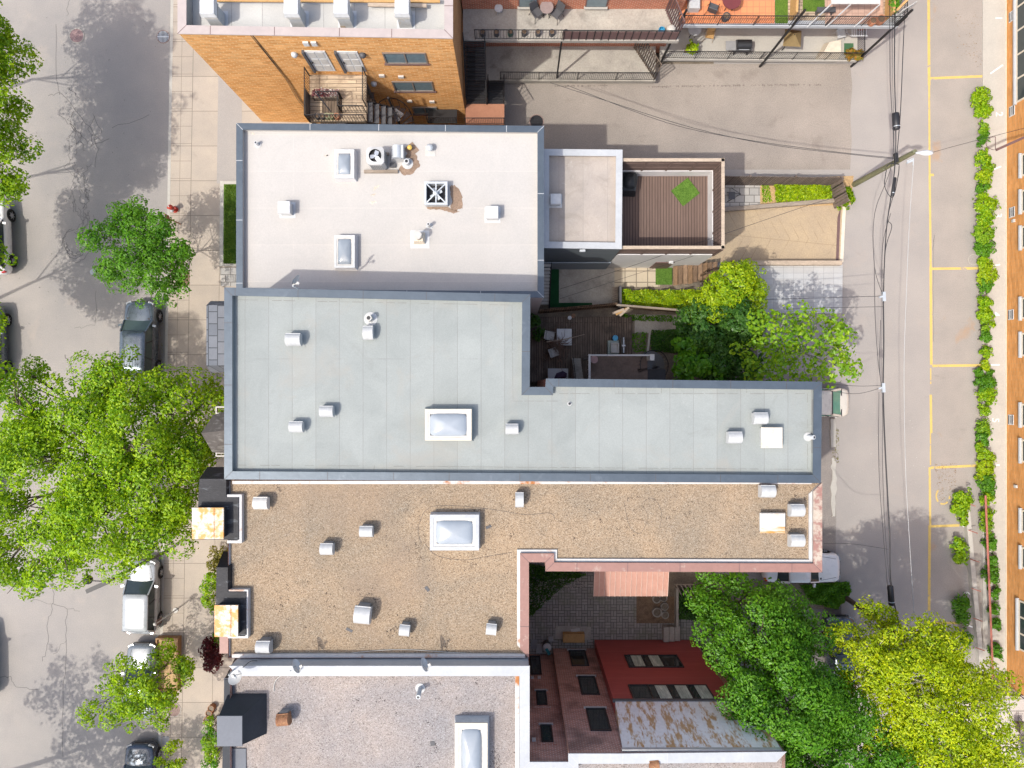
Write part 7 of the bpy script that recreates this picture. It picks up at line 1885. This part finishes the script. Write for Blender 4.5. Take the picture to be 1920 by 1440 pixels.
c = W2(1567, 1215)
car('black car under the trees behind the yellow-green tree', c[0], c[1], radians(2), 4.4, 1.78, 1.5, .96, .84, BLK, 'sedan', mat=bpy.data.materials['sky_tinted_black_paint'])

# ------------------------------------------------------------------ trees and plants
RNG = np.random.default_rng(7)
def leaf_mesh(name, cen, nrm, size, wr=0.62, seed=0):
    """one folded leaf per row of cen; all leaves of one crown share a mesh"""
    rng = np.random.default_rng(seed)
    n = len(cen)
    nrm = nrm / (np.linalg.norm(nrm, axis=1, keepdims=True) + 1e-9)
    r = rng.normal(size=(n, 3)); a = np.cross(nrm, r); a /= (np.linalg.norm(a, axis=1, keepdims=True) + 1e-9)
    b = np.cross(nrm, a)
    L = (size * rng.uniform(.65, 1.35, n))[:, None]; w = L * wr * rng.uniform(.8, 1.15, (n, 1))
    fold = nrm * L * rng.uniform(-.05, .22, (n, 1)); droop = nrm * L * rng.uniform(-.3, .02, (n, 1))
    v = np.empty((n, 6, 3))
    v[:, 0] = cen - a * L * .5; v[:, 1] = cen - a * L * .12 + b * w * .5 + fold; v[:, 2] = cen + a * L * .22 + b * w * .36 + fold
    v[:, 3] = cen + a * L * .55 + droop; v[:, 4] = cen + a * L * .22 - b * w * .36 + fold; v[:, 5] = cen - a * L * .12 - b * w * .5 + fold
    me = bpy.data.meshes.new(name)
    me.vertices.add(n * 6); me.vertices.foreach_set('co', v.reshape(-1).astype(np.float32))
    idx = np.arange(n)[:, None] * 6 + np.array([0, 1, 2, 3, 0, 3, 4, 5])[None, :]
    me.loops.add(n * 8); me.loops.foreach_set('vertex_index', idx.reshape(-1).astype(np.int32))
    me.polygons.add(n * 2); me.polygons.foreach_set('loop_start', (np.arange(n * 2) * 4).astype(np.int32)); me.polygons.foreach_set('loop_total', np.full(n * 2, 4, np.int32))
    me.update(calc_edges=True); me.validate()
    return me

def crown_points(blobs, clump_r, per, density, seed, up=.75, inner=.25, tufts=.5, fill=0.0):
    """blobs: (x, y, z, rx, ry, rz). leaves sit on small domed tufts spread over each blob"""
    rng = np.random.default_rng(seed); C_, N_ = [], []; tips = []
    for (x, y, z, rx, ry, rz) in blobs:
        area = rx * ry * pi
        k = max(3, int(area * density / (clump_r * clump_r)))
        d = rng.normal(size=(k, 3)); d[:, 2] = np.abs(d[:, 2]) * rng.choice([1, 1, 1, -.55], k); d /= np.linalg.norm(d, axis=1, keepdims=True)
        rad = np.where(rng.random(k) < inner, rng.uniform(.25, .75, k), rng.uniform(.72, 1.0, k)); out = rng.random(k) < .13; rad = np.where(out, rng.uniform(1.05, 1.42, k), rad)[:, None]
        c = np.array([x, y, z]) + d * rad * np.array([rx, ry, rz])
        tips.append(c)
        cr = clump_r * np.where(out, rng.uniform(.4, .75, k), rng.uniform(.55, 1.35, k))
        nn = np.maximum(4, (per * (cr / clump_r) ** 2).astype(int))
        ci = np.repeat(np.arange(k), nn); m = len(ci)
        e = rng.normal(size=(m, 3)); e[:, 2] = np.abs(e[:, 2]) * .9 - .25; e /= np.linalg.norm(e, axis=1, keepdims=True)
        rr = cr[ci][:, None] * rng.uniform(.35, 1.05, (m, 1)) ** tufts
        C_.append(c[ci] + e * rr * np.array([1, 1, .75]))
        N_.append(e * .8 + d[ci] * .35 + np.array([0, 0, up * .65]) + rng.normal(size=(m, 3)) * .22)
        if fill:
            m = int(len(ci) * fill); u = rng.normal(size=(m, 3)); u /= np.linalg.norm(u, axis=1, keepdims=True)
            C_.append(np.array([x, y, z - rz * .45]) + u * rng.uniform(.2, .92, (m, 1)) ** .6 * np.array([rx, ry, rz * .5])); N_.append(rng.normal(size=(m, 3)) * .5 + np.array([0, 0, .8]))
    return np.vstack(C_), np.vstack(N_), np.vstack(tips)

def tree(label, base, blobs, leafm, barkm, seed, trunk_r=.16, clump=.55, per=34, density=.9, size=.2, cat='tree', name='tree', fork=None, up=.75, inner=.25, nlimb=None, wr=.62, group=None, fill=.22, zj=.9):
    t = T(name, label, cat, tuple(base), group)
    jr = random.Random(seed + 500); blobs = [(q[0], q[1], q[2] + jr.uniform(-zj, zj) * min(1, q[3]), q[3], q[4], max(q[5], q[3] * .85)) for q in blobs]
    cen, nrm, tips = crown_points(blobs, clump, per, density, seed, up, inner, .5, fill)
    me = leaf_mesh('crown', cen - np.array(base), nrm, size, wr, seed)
    P('crown', me, leafm, t)
    rng = random.Random(seed); m = MB(); b = Vector(base)
    cx = sum(q[0] for q in blobs) / len(blobs); cy = sum(q[1] for q in blobs) / len(blobs); cz = min(q[2] for q in blobs)
    fk = Vector(fork) if fork else b.lerp(Vector((cx, cy, cz)), .45)
    m.tube([b, b.lerp(fk, .5) + Vector((rng.uniform(-.1, .1), rng.uniform(-.1, .1), 0)), fk], [trunk_r, trunk_r * .8, trunk_r * .66], 10)
    P('trunk', m, barkm, t)
    m = MB()
    tc = Vector((cx, cy, cz + .8)); m.tube([fk, fk.lerp(tc, .6), tc], [trunk_r * .62, trunk_r * .4, trunk_r * .15], 8)
    for q in blobs:
        e = Vector((q[0], q[1], q[2] + q[5] * .25)); f0 = fk.lerp(tc, rng.uniform(0, .75)); md = f0.lerp(e, .5) + Vector((rng.uniform(-.3, .3), rng.uniform(-.3, .3), -.25)); r0 = trunk_r * .5
        m.tube([f0, md, e], [r0 * .7, r0 * .42, r0 * .16], 6)
        for k in range(4):
            a = rng.uniform(0, 6.28); s_ = md.lerp(e, rng.uniform(.2, .9)); o = Vector((q[3] * .8 * cos(a), q[4] * .8 * sin(a), q[5] * rng.uniform(.1, .6)))
            m.tube([s_, s_.lerp(e + o, .5) + Vector((0, 0, .1)), e + o], [r0 * .35, r0 * .22, r0 * .08], 5)
    P('branches', m, barkm, t)
    return t

def B(px, py, z, rpx, rz=None, ry=None):
    """blob centred on a point of the photograph, standing at its own height"""
    s = (HC - z) / FP; p = W(px, py, z); r = rpx * s
    return (p.x, p.y, z, r, (ry or rpx) * s, rz or r * .7)

# big street tree on the left
blobs = [B(225, 745, 8.6, 62), B(330, 745, 8.2, 55), B(385, 745, 7.6, 36), B(130, 780, 8.8, 70), B(35, 740, 8.3, 50), B(20, 820, 8.4, 60), B(80, 850, 8.8, 62), B(250, 830, 9.2, 75), B(345, 830, 8.4, 55), B(170, 880, 9.6, 75), B(280, 920, 9.2, 70),
         B(365, 870, 7.8, 45), B(110, 960, 9.0, 62), B(200, 980, 9.4, 70), B(300, 1000, 8.4, 50), B(135, 1042, 8.0, 42), B(85, 1070, 7.8, 36), B(222, 1042, 8.0, 38), B(20, 950, 7.8, 45), B(10, 1040, 7.6, 48), B(35, 1090, 7.4, 26), B(205, 700, 7.8, 34), B(60, 700, 7.6, 26), B(330, 960, 8.0, 36)]
tree('very large bright green street tree whose crown covers cars and kerb on the left', (-20.4, -5.0, .12), blobs, L_MAPLE, BARK, 3, .3, .72, 190, 1.15, .14, fork=(-20.0, -4.6, 4.5))
# maple by the hydrant
blobs = [B(215, 405, 5.2, 24), B(205, 450, 5.0, 34), B(250, 430, 5.6, 36), B(300, 425, 5.2, 30), B(275, 465, 6.0, 42), B(320, 470, 5.4, 34), B(345, 480, 4.8, 22), B(200, 495, 4.7, 26), B(250, 510, 5.5, 38), B(300, 515, 5.6, 38), B(295, 550, 5.0, 26), B(335, 540, 4.8, 22), B(340, 510, 5.0, 26), B(262, 397, 4.6, 14)]
tree('medium maple on the sidewalk beside the red fire hydrant', (*W2(345, 522), .12), blobs, L_DEEP, BARK, 5, .1, .46, 100, .8, .13, fork=(*W2(325, 505), 2.6))
# small tree over the grey car
blobs = [B(225, 1245, 4.6, 20), B(262, 1262, 5.2, 30), B(298, 1235, 4.6, 24), B(335, 1250, 4.3, 18), B(205, 1290, 4.6, 26), B(250, 1300, 5.3, 34), B(295, 1290, 5.2, 30), B(180, 1328, 4.3, 24), B(220, 1330, 4.8, 30), B(270, 1330, 5.0, 30), B(305, 1320, 4.6, 26), B(320, 1305, 4.4, 18), B(230, 1353, 4.4, 18), B(297, 1352, 4.2, 16), B(345, 1262, 4.2, 12)]
tree('small bright street tree growing from the wooden planter over the grey car', (*W2(322, 1238), .5), blobs, L_MAPLE, BARK, 9, .08, .44, 96, .8, .13, fork=(*W2(305, 1255), 2.4))
# sapling at the bottom edge
blobs = [B(316, 1408, 2.2, 14), B(300, 1432, 2.0, 10), B(335, 1432, 2.0, 10), B(318, 1445, 2.2, 16)]
tree('thin sapling on the sidewalk at the bottom edge', (*W2(318, 1436), .12), blobs, L_SHRUB, BARK, 12, .03, .22, 24, .8, .13)
# trees across the street whose crowns reach in from the left
west = [[B(-70, 90, 8, 90), B(-10, 90, 7.8, 52), B(5, 150, 7.6, 36), B(-60, 180, 8.4, 80), B(14, 70, 7.2, 18), B(-130, 30, 8.5, 90), B(-140, 140, 8.5, 90), B(22, 200, 7, 14)],
        [B(-60, 270, 8.2, 80), B(5, 255, 7.6, 34), B(12, 300, 7.6, 36), B(0, 335, 7.2, 34), B(42, 285, 7.2, 20), B(-130, 250, 8.5, 90), B(-120, 350, 8.2, 80), B(-70, 345, 7.6, 50), B(20, 352, 7, 8)],
        [B(-110, 470, 8, 90), B(-150, 560, 8.4, 100), B(-90, 600, 7.8, 70), B(-170, 450, 8.4, 80), B(-50, 545, 7.2, 40)],
        ]
for i, (bl, lb) in enumerate(zip(west, ('leafy tree reaching in from the left edge at the top', 'leafy tree reaching in from the left edge above the white car', 'tree beyond the left edge between the white and black cars'))):
    tree(lb, (-33.6, (17.5, 11.5, 4.5)[i], .12), bl, L_MAPLE, BARK, 30 + i, .13, .62, 120, 1.0, .15, fork=(-32, (17.2, 11.2, 4.6)[i], 4.5), group='trees across the street')
bl = [(-28.5, -24, 7.5, 2.6, 2.4, 1.8), (-25.5, -25.5, 7.5, 2.2, 2.0, 1.6), (-31, -22, 7.8, 2.6, 2.4, 1.8), (-30, -26, 8, 2.6, 2.4, 1.8), (-23.6, -24.6, 6.8, 1.5, 1.4, 1.2)]
tree('street tree standing just below the lower left corner', (-33.6, -25, .12), bl, L_DEEP, BARK, 36, .22, .6, 40, .7, .21, fork=(-31, -25, 4.5), group='trees across the street')
# yellow-green bush, dark bush, loose light tree in the back yard
blobs = [B(1375, 535, 4.2, 44), B(1345, 560, 4.0, 36), B(1400, 565, 4.2, 36), B(1320, 575, 3.4, 30), B(1420, 590, 3.6, 22), B(1395, 512, 3.8, 22), B(1415, 545, 3.6, 24)]
tree('dense yellow-green bush at the corner of the tile terrace', (*W2(1352, 575), 0), blobs, L_SHRUB, BARK, 41, .1, .34, 64, 1.2, .13, name='large_bush', cat='bush')
blobs = [B(1330, 610, 3.6, 44), B(1375, 640, 3.6, 46), B(1300, 600, 3, 30), B(1340, 670, 3.2, 44), B(1395, 690, 3.2, 34), B(1390, 610, 3.8, 34), B(1310, 650, 2.6, 30)]
tree('dark green bush between the garden path and the long blue coping', (*W2(1345, 650), 0), blobs, L_DARK, BARK, 42, .1, .4, 66, 1.1, .17, name='large_bush', cat='bush')
blobs = [B(1288, 648, 2.6, 28), B(1285, 690, 2.4, 30), B(1315, 690, 2.6, 30), B(1300, 668, 2.8, 24)]
tree('broad-leaved green bush beside the black spiral stair', (*W2(1290, 670), 0), blobs, L_DEEP, BARK, 43, .06, .36, 24, .8, .24, name='large_bush', cat='bush', wr=.8)
blobs = [B(1440, 620, 6.2, 42), B(1490, 605, 6.4, 40), B(1440, 670, 5.8, 44), B(1500, 660, 6.8, 46), B(1550, 640, 6.2, 36), B(1570, 605, 5.8, 24), B(1550, 690, 6.2, 40), B(1595, 660, 5.8, 22), B(1592, 692, 5.8, 22), B(1470, 700, 5.6, 36), B(1520, 715, 5.6, 26), B(1425, 715, 5.2, 26), B(1535, 590, 5.4, 16), B(1412, 655, 5.2, 26)]
tree('loose light green tree with pale twigs reaching over the alley', (*W2(1452, 668), 0), blobs, L_LITE, BARK_L, 44, .12, .4, 20, .62, .19, fork=(*W2(1470, 665), 3.0), wr=.75)
# dark green tree and yellow-green tree at the bottom right
blobs = [B(1330, 1090, 6.0, 24), B(1320, 1130, 6.0, 30), B(1318, 1180, 6.2, 24), B(1385, 1130, 6.6, 42), B(1350, 1170, 7.0, 30), B(1430, 1110, 6.4, 36), B(1465, 1135, 6.4, 36), B(1420, 1180, 8.0, 62), B(1500, 1165, 6.4, 32), B(1370, 1230, 8.4, 46), B(1440, 1250, 9.2, 70), B(1500, 1220, 8.2, 52), B(1540, 1280, 8.4, 50), B(1390, 1300, 9.0, 48), B(1470, 1330, 10, 80), B(1550, 1350, 9.4, 66), B(1440, 1390, 9.8, 50), B(1520, 1410, 10, 76), B(1610, 1390, 9.2, 60), B(1650, 1430, 9, 60), B(1580, 1320, 8.6, 52), B(1500, 1460, 9.8, 60)]
tree('large dark green tree hiding the end of the rusty mansard', (*W2(1380, 1180), 0), blobs, L_DEEP, BARK, 51, .26, .68, 180, 1.12, .14, fork=(13.0, -14.2, 4.0))
blobs = [B(1640, 1150, 7.6, 20, None, 30), B(1680, 1165, 7.2, 22), B(1580, 1195, 7.8, 28), B(1620, 1205, 8.4, 38), B(1680, 1215, 9.0, 52), B(1750, 1205, 9.0, 46), B(1790, 1220, 8.4, 34), B(1640, 1250, 9.0, 44), B(1720, 1270, 9.8, 62), B(1790, 1270, 9.2, 46), B(1840, 1265, 8.2, 36), B(1860, 1310, 8.2, 30), B(1660, 1310, 9.0, 44), B(1740, 1340, 9.6, 58), B(1820, 1330, 9.0, 46), B(1690, 1380, 9.2, 50), B(1770, 1400, 9.4, 60), B(1850, 1380, 8.6, 42), B(1720, 1440, 9.2, 60), B(1830, 1430, 9.2, 60), B(1890, 1440, 8.6, 30), B(1600, 1290, 7.6, 26)]
tree('large yellow-green tree filling the lower right corner', (*W2(1640, 1240), 0), blobs, L_YEL, BARK_L, 52, .24, .6, 135, 1.2, .14, fork=(21.5, -16.5, 4.5), wr=.5)

def shrub(label, pts, leafm, seed, clump=.22, per=26, density=1.0, size=.12, name='shrub', cat='shrub', group=None, base=None, wr=.6, z0=0.0):
    bl = [B(a, b, z, r, rz) for a, b, z, r, rz in pts]
    bx, by = (bl[0][0], bl[0][1]); t = T(name, label, cat, (bx, by, z0), group)
    cen, nrm, tips = crown_points(bl, clump, per, density, seed, .7, .3)
    P('foliage', leaf_mesh('foliage', cen - np.array((bx, by, z0)), nrm, size, wr, seed), leafm, t)
    m = MB(); rng = random.Random(seed)
    for q in bl:
        for k in range(3): m.tube([(q[0] + rng.uniform(-.1, .1), q[1] + rng.uniform(-.1, .1), z0), (q[0] + rng.uniform(-q[3], q[3]) * .6, q[1] + rng.uniform(-q[4], q[4]) * .6, q[2] + q[5] * .4)], [.02, .008], 5)
    P('stem', m, BARK, t)
    return t
# front yard shrubs
shrub('olive-green bush below the tarred dormer on the street front', [(412, 1040, 1.0, 17, .7), (405, 1055, .9, 15, .6), (420, 1058, 1.0, 14, .6)], L_OLIVE, 61, .22, 30, z0=.12)
shrub('fresh green bush along the tarred dormer on the street front', [(400, 1078, 1.2, 14, .8), (398, 1100, 1.1, 15, .8), (394, 1122, .9, 12, .6), (402, 1140, .8, 8, .5)], L_WEED, 62, .22, 32, z0=.12)
shrub('dark purple-leaved bush beside the brown cornice', [(398, 1226, 1.3, 22, .9), (405, 1240, 1.2, 16, .8), (392, 1214, 1.1, 14, .7)], L_RED, 63, .24, 40, 1.1, .13, z0=.12)
shrub('small green plants with white specks above the purple bush', [(408, 1203, .7, 12, .4)], L_WEED, 64, .18, 24, z0=.12)
for k, (px, py, r) in enumerate(((398, 1350, 9), (397, 1368, 12), (393, 1390, 13), (392, 1410, 13), (390, 1432, 12), (408, 1385, 8), (408, 1410, 8), (408, 1430, 8))):
    shrub(('topmost small bush in the front bed by the grey dormer', 'green bush in the front bed level with the handrail top', 'pale green bush in the front bed beside the handrail', 'spreading green bush in the front bed beside the handrail', 'bush at the bottom edge of the front bed', 'upper narrow bush between the handrail and the brick', 'middle narrow bush between the handrail and the brick', 'lower narrow bush between the handrail and the brick')[k], [(px, py, .8, r, .5)], (L_WEED, L_DEEP, L_LITE)[k % 3], 70 + k, .2, 26, group='bushes of the front bed', z0=.12)
# strip garden, hedge and ground cover (plants nobody could count)
def bed(name, label, poly, z, leafm, seed, n, size, cat, lift=.3):
    q = np.array([W2(a, b, z) for a, b in poly]); rng = np.random.default_rng(seed); lo, hi = q.min(0), q.max(0); pts = []
    while len(pts) < n:
        p = rng.uniform(lo, hi); inside = False; j = len(q) - 1
        for i in range(len(q)):
            if (q[i][1] > p[1]) != (q[j][1] > p[1]) and p[0] < (q[j][0] - q[i][0]) * (p[1] - q[i][1]) / (q[j][1] - q[i][1]) + q[i][0]: inside = not inside
            j = i
        if inside: pts.append(p)
    pts = np.array(pts); zz = z + lift * (.5 + .5 * np.sin(pts[:, 0] * 5 + seed) * np.cos(pts[:, 1] * 6)) * rng.uniform(.2, 1.0, n)
    cen = np.column_stack([pts, zz]); nrm = rng.normal(size=(n, 3)) * .5 + np.array([0, 0, .9])
    loc = (float(q[:, 0].mean()), float(q[:, 1].mean()), z)
    o = O(name, leaf_mesh(name, cen - np.array(loc), nrm, size, .5, seed), leafm, label, cat, loc=loc); o['kind'] = 'stuff'
bed('ground_cover', 'bright yellow-green ground cover filling the strip garden', [(1448, 340), (1562, 338), (1568, 352), (1560, 374), (1455, 380)], .1, L_SHRUB, 81, 5200, .12, 'ground cover', .5)
bed('ground_cover', 'thin weeds at the left end of the strip garden', [(1428, 346), (1440, 344), (1448, 378), (1430, 380)], .05, L_WEED, 82, 260, .1, 'ground cover', .12)
bed('hedge_foliage', 'yellow-green hedge bed between the patio and the low mossy fence', [(1160, 545), (1300, 545), (1320, 560), (1310, 582), (1162, 575)], .25, L_SHRUB, 83, 5600, .13, 'hedge', .7)
bed('ground_cover', 'dark green ground cover at the foot of the broad-leaved bush', [(1220, 620), (1275, 618), (1300, 640), (1270, 662), (1220, 658)], .15, L_DARK, 84, 2600, .12, 'ground cover', .35)
bed('weeds', 'patchy weeds on the bare earth beside the wet deck', [(1178, 625), (1212, 622), (1212, 660), (1180, 660)], .05, L_DEEP, 85, 320, .12, 'weeds', .1)
bed('weeds', 'row of weeds along the foot of the mossy fence', [(1165, 590), (1260, 592), (1260, 603), (1165, 602)], .05, L_DEEP, 86, 420, .12, 'weeds', .25)
bed('lawn_grass', 'small front lawn beside the white-roofed house', [(423, 347), (446, 347), (446, 494), (421, 494)], .21, leafmat('grass_blades', (.05, .13, .015), (.09, .19, .02), (.17, .26, .03)), 87, 7000, .09, 'grass', .08)
bed('ground_cover', 'dark leafy corner plants in the gravel-roofed courtyard', [(990, 1056), (1100, 1076), (1060, 1095), (1015, 1135), (992, 1160)], .1, L_DARK, 88, 2600, .14, 'ground cover', .4)
bed('blossoms', 'pale blossoms over the dark corner plants of the courtyard', [(992, 1095), (1010, 1090), (1070, 1082), (1108, 1098), (1060, 1106), (1010, 1140), (992, 1135)], .42, L_FLOWER, 89, 420, .07, 'flowers', .12)
bed('ground_cover', 'dark leafy plants in the garden bed beside the canopy', [(1270, 1105), (1320, 1095), (1330, 1160), (1272, 1160)], .15, L_DARK, 90, 2200, .15, 'ground cover', .5)
bed('flowers', 'dark red and white blooms in the long flower box on the wooden deck', [(586, 168), (636, 168), (636, 181), (586, 181)], FLOWER_A[2], leafmat('red_white_blooms', (.12, .01, .02), (.2, .03, .04), (.7, .66, .62), .2), 91, 420, .1, 'flowers', .2)
bed('weeds', 'dark green weeds round the foot of the second utility pole', [(1500, 1096), (1590, 1090), (1592, 1115), (1570, 1140), (1520, 1130)], .1, L_DEEP, 92, 2400, .16, 'weeds', .5)
bed('weeds', 'scraps of weeds along the kerb by the grey-roofed house', [(1562, 790), (1572, 800), (1572, 870), (1560, 860)], .02, L_OLIVE, 93, 90, .08, 'weeds', .05)
shrub('spiky dark green grass clump below the fence by the utility pole', [(1582, 370, .35, 17, .3)], L_WEED, 94, .2, 60, 1.2, .22, 'grass_clump', 'grass clump', wr=.12)
shrub('yellow-green plant in the white window box', [(1297, 90, 1.55, 9, .35)], L_SHRUB, 95, .16, 40, 1.3, .12, 'potted_plant', 'plant', z0=1.1)
shrub('mixed flowering plants at the corner of the white balcony', [(1592, 104, 1.15, 9, .25), (1608, 104, 1.15, 9, .25), (1600, 98, 1.2, 8, .2)], leafmat('orange_green_flowers', (.06, .16, .02), (.2, .22, .03), (.5, .2, .03)), 96, .16, 34, 1.3, .11, 'potted_plant', 'plant', z0=.92)
shrub('climbing plant inside the wooden trellis', [(1678, 12, 5.6, 10, .4)], L_DEEP, 97, .18, 26, 1.0, .12, 'climbing_plant', 'plant', z0=4.98)
for k, (px, py) in enumerate(((1000, 603), (1006, 627))):
    shrub(('upper small plant against the blue coping in the narrow yard', 'lower small plant against the blue coping in the narrow yard')[k], [(px, py, .7, 12, .4)], L_DARK, 98 + k, .2, 30, z0=.22)
# weeds growing along the walkway beside the bays
strip = [(1840, 182, 17), (1844, 208, 13), (1843, 240, 9), (1842, 262, 9), (1843, 300, 15), (1845, 330, 15), (1842, 350, 9), (1848, 388, 18), (1846, 412, 16), (1845, 440, 18), (1846, 468, 16), (1845, 490, 9), (1850, 515, 18), (1848, 535, 12), (1846, 568, 12), (1847, 590, 15), (1845, 612, 8), (1846, 630, 9), (1849, 660, 10), (1848, 684, 8), (1847, 720, 18), (1850, 744, 18), (1845, 770, 9), (1845, 800, 13), (1842, 822, 11), (1845, 850, 12), (1848, 880, 18), (1850, 905, 18), (1848, 935, 12), (1849, 965, 12), (1850, 985, 10), (1855, 1020, 13), (1860, 1048, 9), (1858, 1078, 15), (1862, 1110, 9), (1862, 1140, 11), (1866, 1170, 8), (1868, 1220, 11)]
random.seed(3)
place_w = ('beside bay number 2', 'below the walkway line above bay number 2')
def near(py, side):
    for y, nm in ((143, 'top yellow line'), (214, 'number 2'), (281, 'brown wall bracket'), (328, 'short yellow tick'), (404, 'number 3'), (503, 'second full yellow line'), (589, 'number 4'), (685, 'third full yellow line'), (788, 'number 5'), (874, 'fourth full yellow line'), (940, 'top of the red rail'), (986, 'yellow line by the red rail'), (1113, 'number 6'), (1168, 'lowest yellow line'), (1260, 'terrace fence')):
        if abs(py - y) <= 46: return nm, ('just above' if py < y - 8 else 'just below' if py > y + 8 else 'level with')
    return 'brick wall', 'beside'
seen = {}
for k, (px, py, r) in enumerate(strip):
    nm, rel = near(py, 0); sz = 'large' if r > 15 else 'middling' if r > 10 else 'small'
    lb = f'{sz} weed bush on the walkway edge, {rel} the {nm}'
    i = seen.get(lb, 0); seen[lb] = i + 1
    if i: lb = f'{sz} weed bush on the walkway edge, {rel} the {nm}, ' + ('lower one', 'lowest one')[min(i - 1, 1)]
    p = [(px, py, .35, r, .35)] + [(px + random.uniform(-.9, .9) * r, py + random.uniform(-1.3, 1.3) * r, .25, r * random.uniform(.25, .5), .22) for _ in range(4)]
    shrub(lb, p, (L_WEED, L_WEED, L_LITE, L_DEEP, L_WEED, L_SHRUB, L_DEEP)[k % 7] if py < 1000 else L_DEEP, 200 + k, .13, 24, .95, .11, 'weed_bush', 'weed', 'weeds along the walkway', z0=.04)
for k, (px, py, r, lb) in enumerate(((1805, 934, 17, 'bright weed bush at the top end of the low concrete wall'), (1798, 955, 14, 'weed bush left of the low wall near its top end'), (1802, 975, 9, 'small weed tuft on the yellow line beside the low wall'), (1797, 1020, 13, 'weed bush left of the low wall below the yellow line'), (1802, 1045, 12, 'weed bush left of the low wall, lower of the middle pair'), (1800, 1130, 16, 'large dark weed bush left of the low wall beside the number 6'), (1804, 1155, 12, 'dark weed bush left of the low wall above the lowest yellow line'), (1806, 1195, 13, 'dark weed bush left of the low wall beside the yellow-green tree'))):
    shrub(lb, [(px, py, .35, r, .35), (px + 4, py + r * .6, .3, r * .5, .25)], L_WEED if k < 5 else L_DEEP, 260 + k, .17, 26, 1.1, .13, 'weed_bush', 'weed', 'weeds along the low wall', z0=.02)

# leaf litter and grit (nobody could count it)
bed('leaf_litter', 'dry leaf litter along the gutter of the street', [(306, 560), (302, 860), (296, 1200), (290, 1440), (284, 1440), (290, 1200), (297, 860), (301, 560)], .004, L_OLIVE, 401, 260, .07, 'leaf litter', .01)
bed('leaf_litter', 'brown leaf litter scattered on the sidewalk under the big tree', [(330, 700), (385, 720), (372, 1010), (322, 1010)], .124, leafmat('brown_leaves', (.16, .09, .04), (.24, .14, .06), (.3, .2, .1), .1), 402, 130, .08, 'leaf litter', .01)
bed('leaf_litter', 'brown leaf litter over the upper parking bays', [(1785, 20), (1842, 20), (1842, 130), (1800, 120)], .004, bpy.data.materials['brown_leaves'], 403, 90, .07, 'leaf litter', .01)
bed('leaf_litter', 'brown leaf litter round the yellow ring in the bay', [(1752, 870), (1795, 868), (1790, 945), (1760, 950)], .012, bpy.data.materials['brown_leaves'], 404, 260, .06, 'leaf litter', .008)
bed('grit', 'scattered grit and litter on the street', [(20, 20), (300, 20), (280, 640), (20, 640)], .004, plain('grit', (.1, .09, .08), .9), 405, 120, .06, 'grit', .008)
bed('grit', 'scattered pale grit on the alley', [(1570, 760), (1735, 760), (1735, 1180), (1600, 1150)], .004, plain('pale_grit', (.5, .47, .42), .9), 406, 70, .06, 'grit', .008)
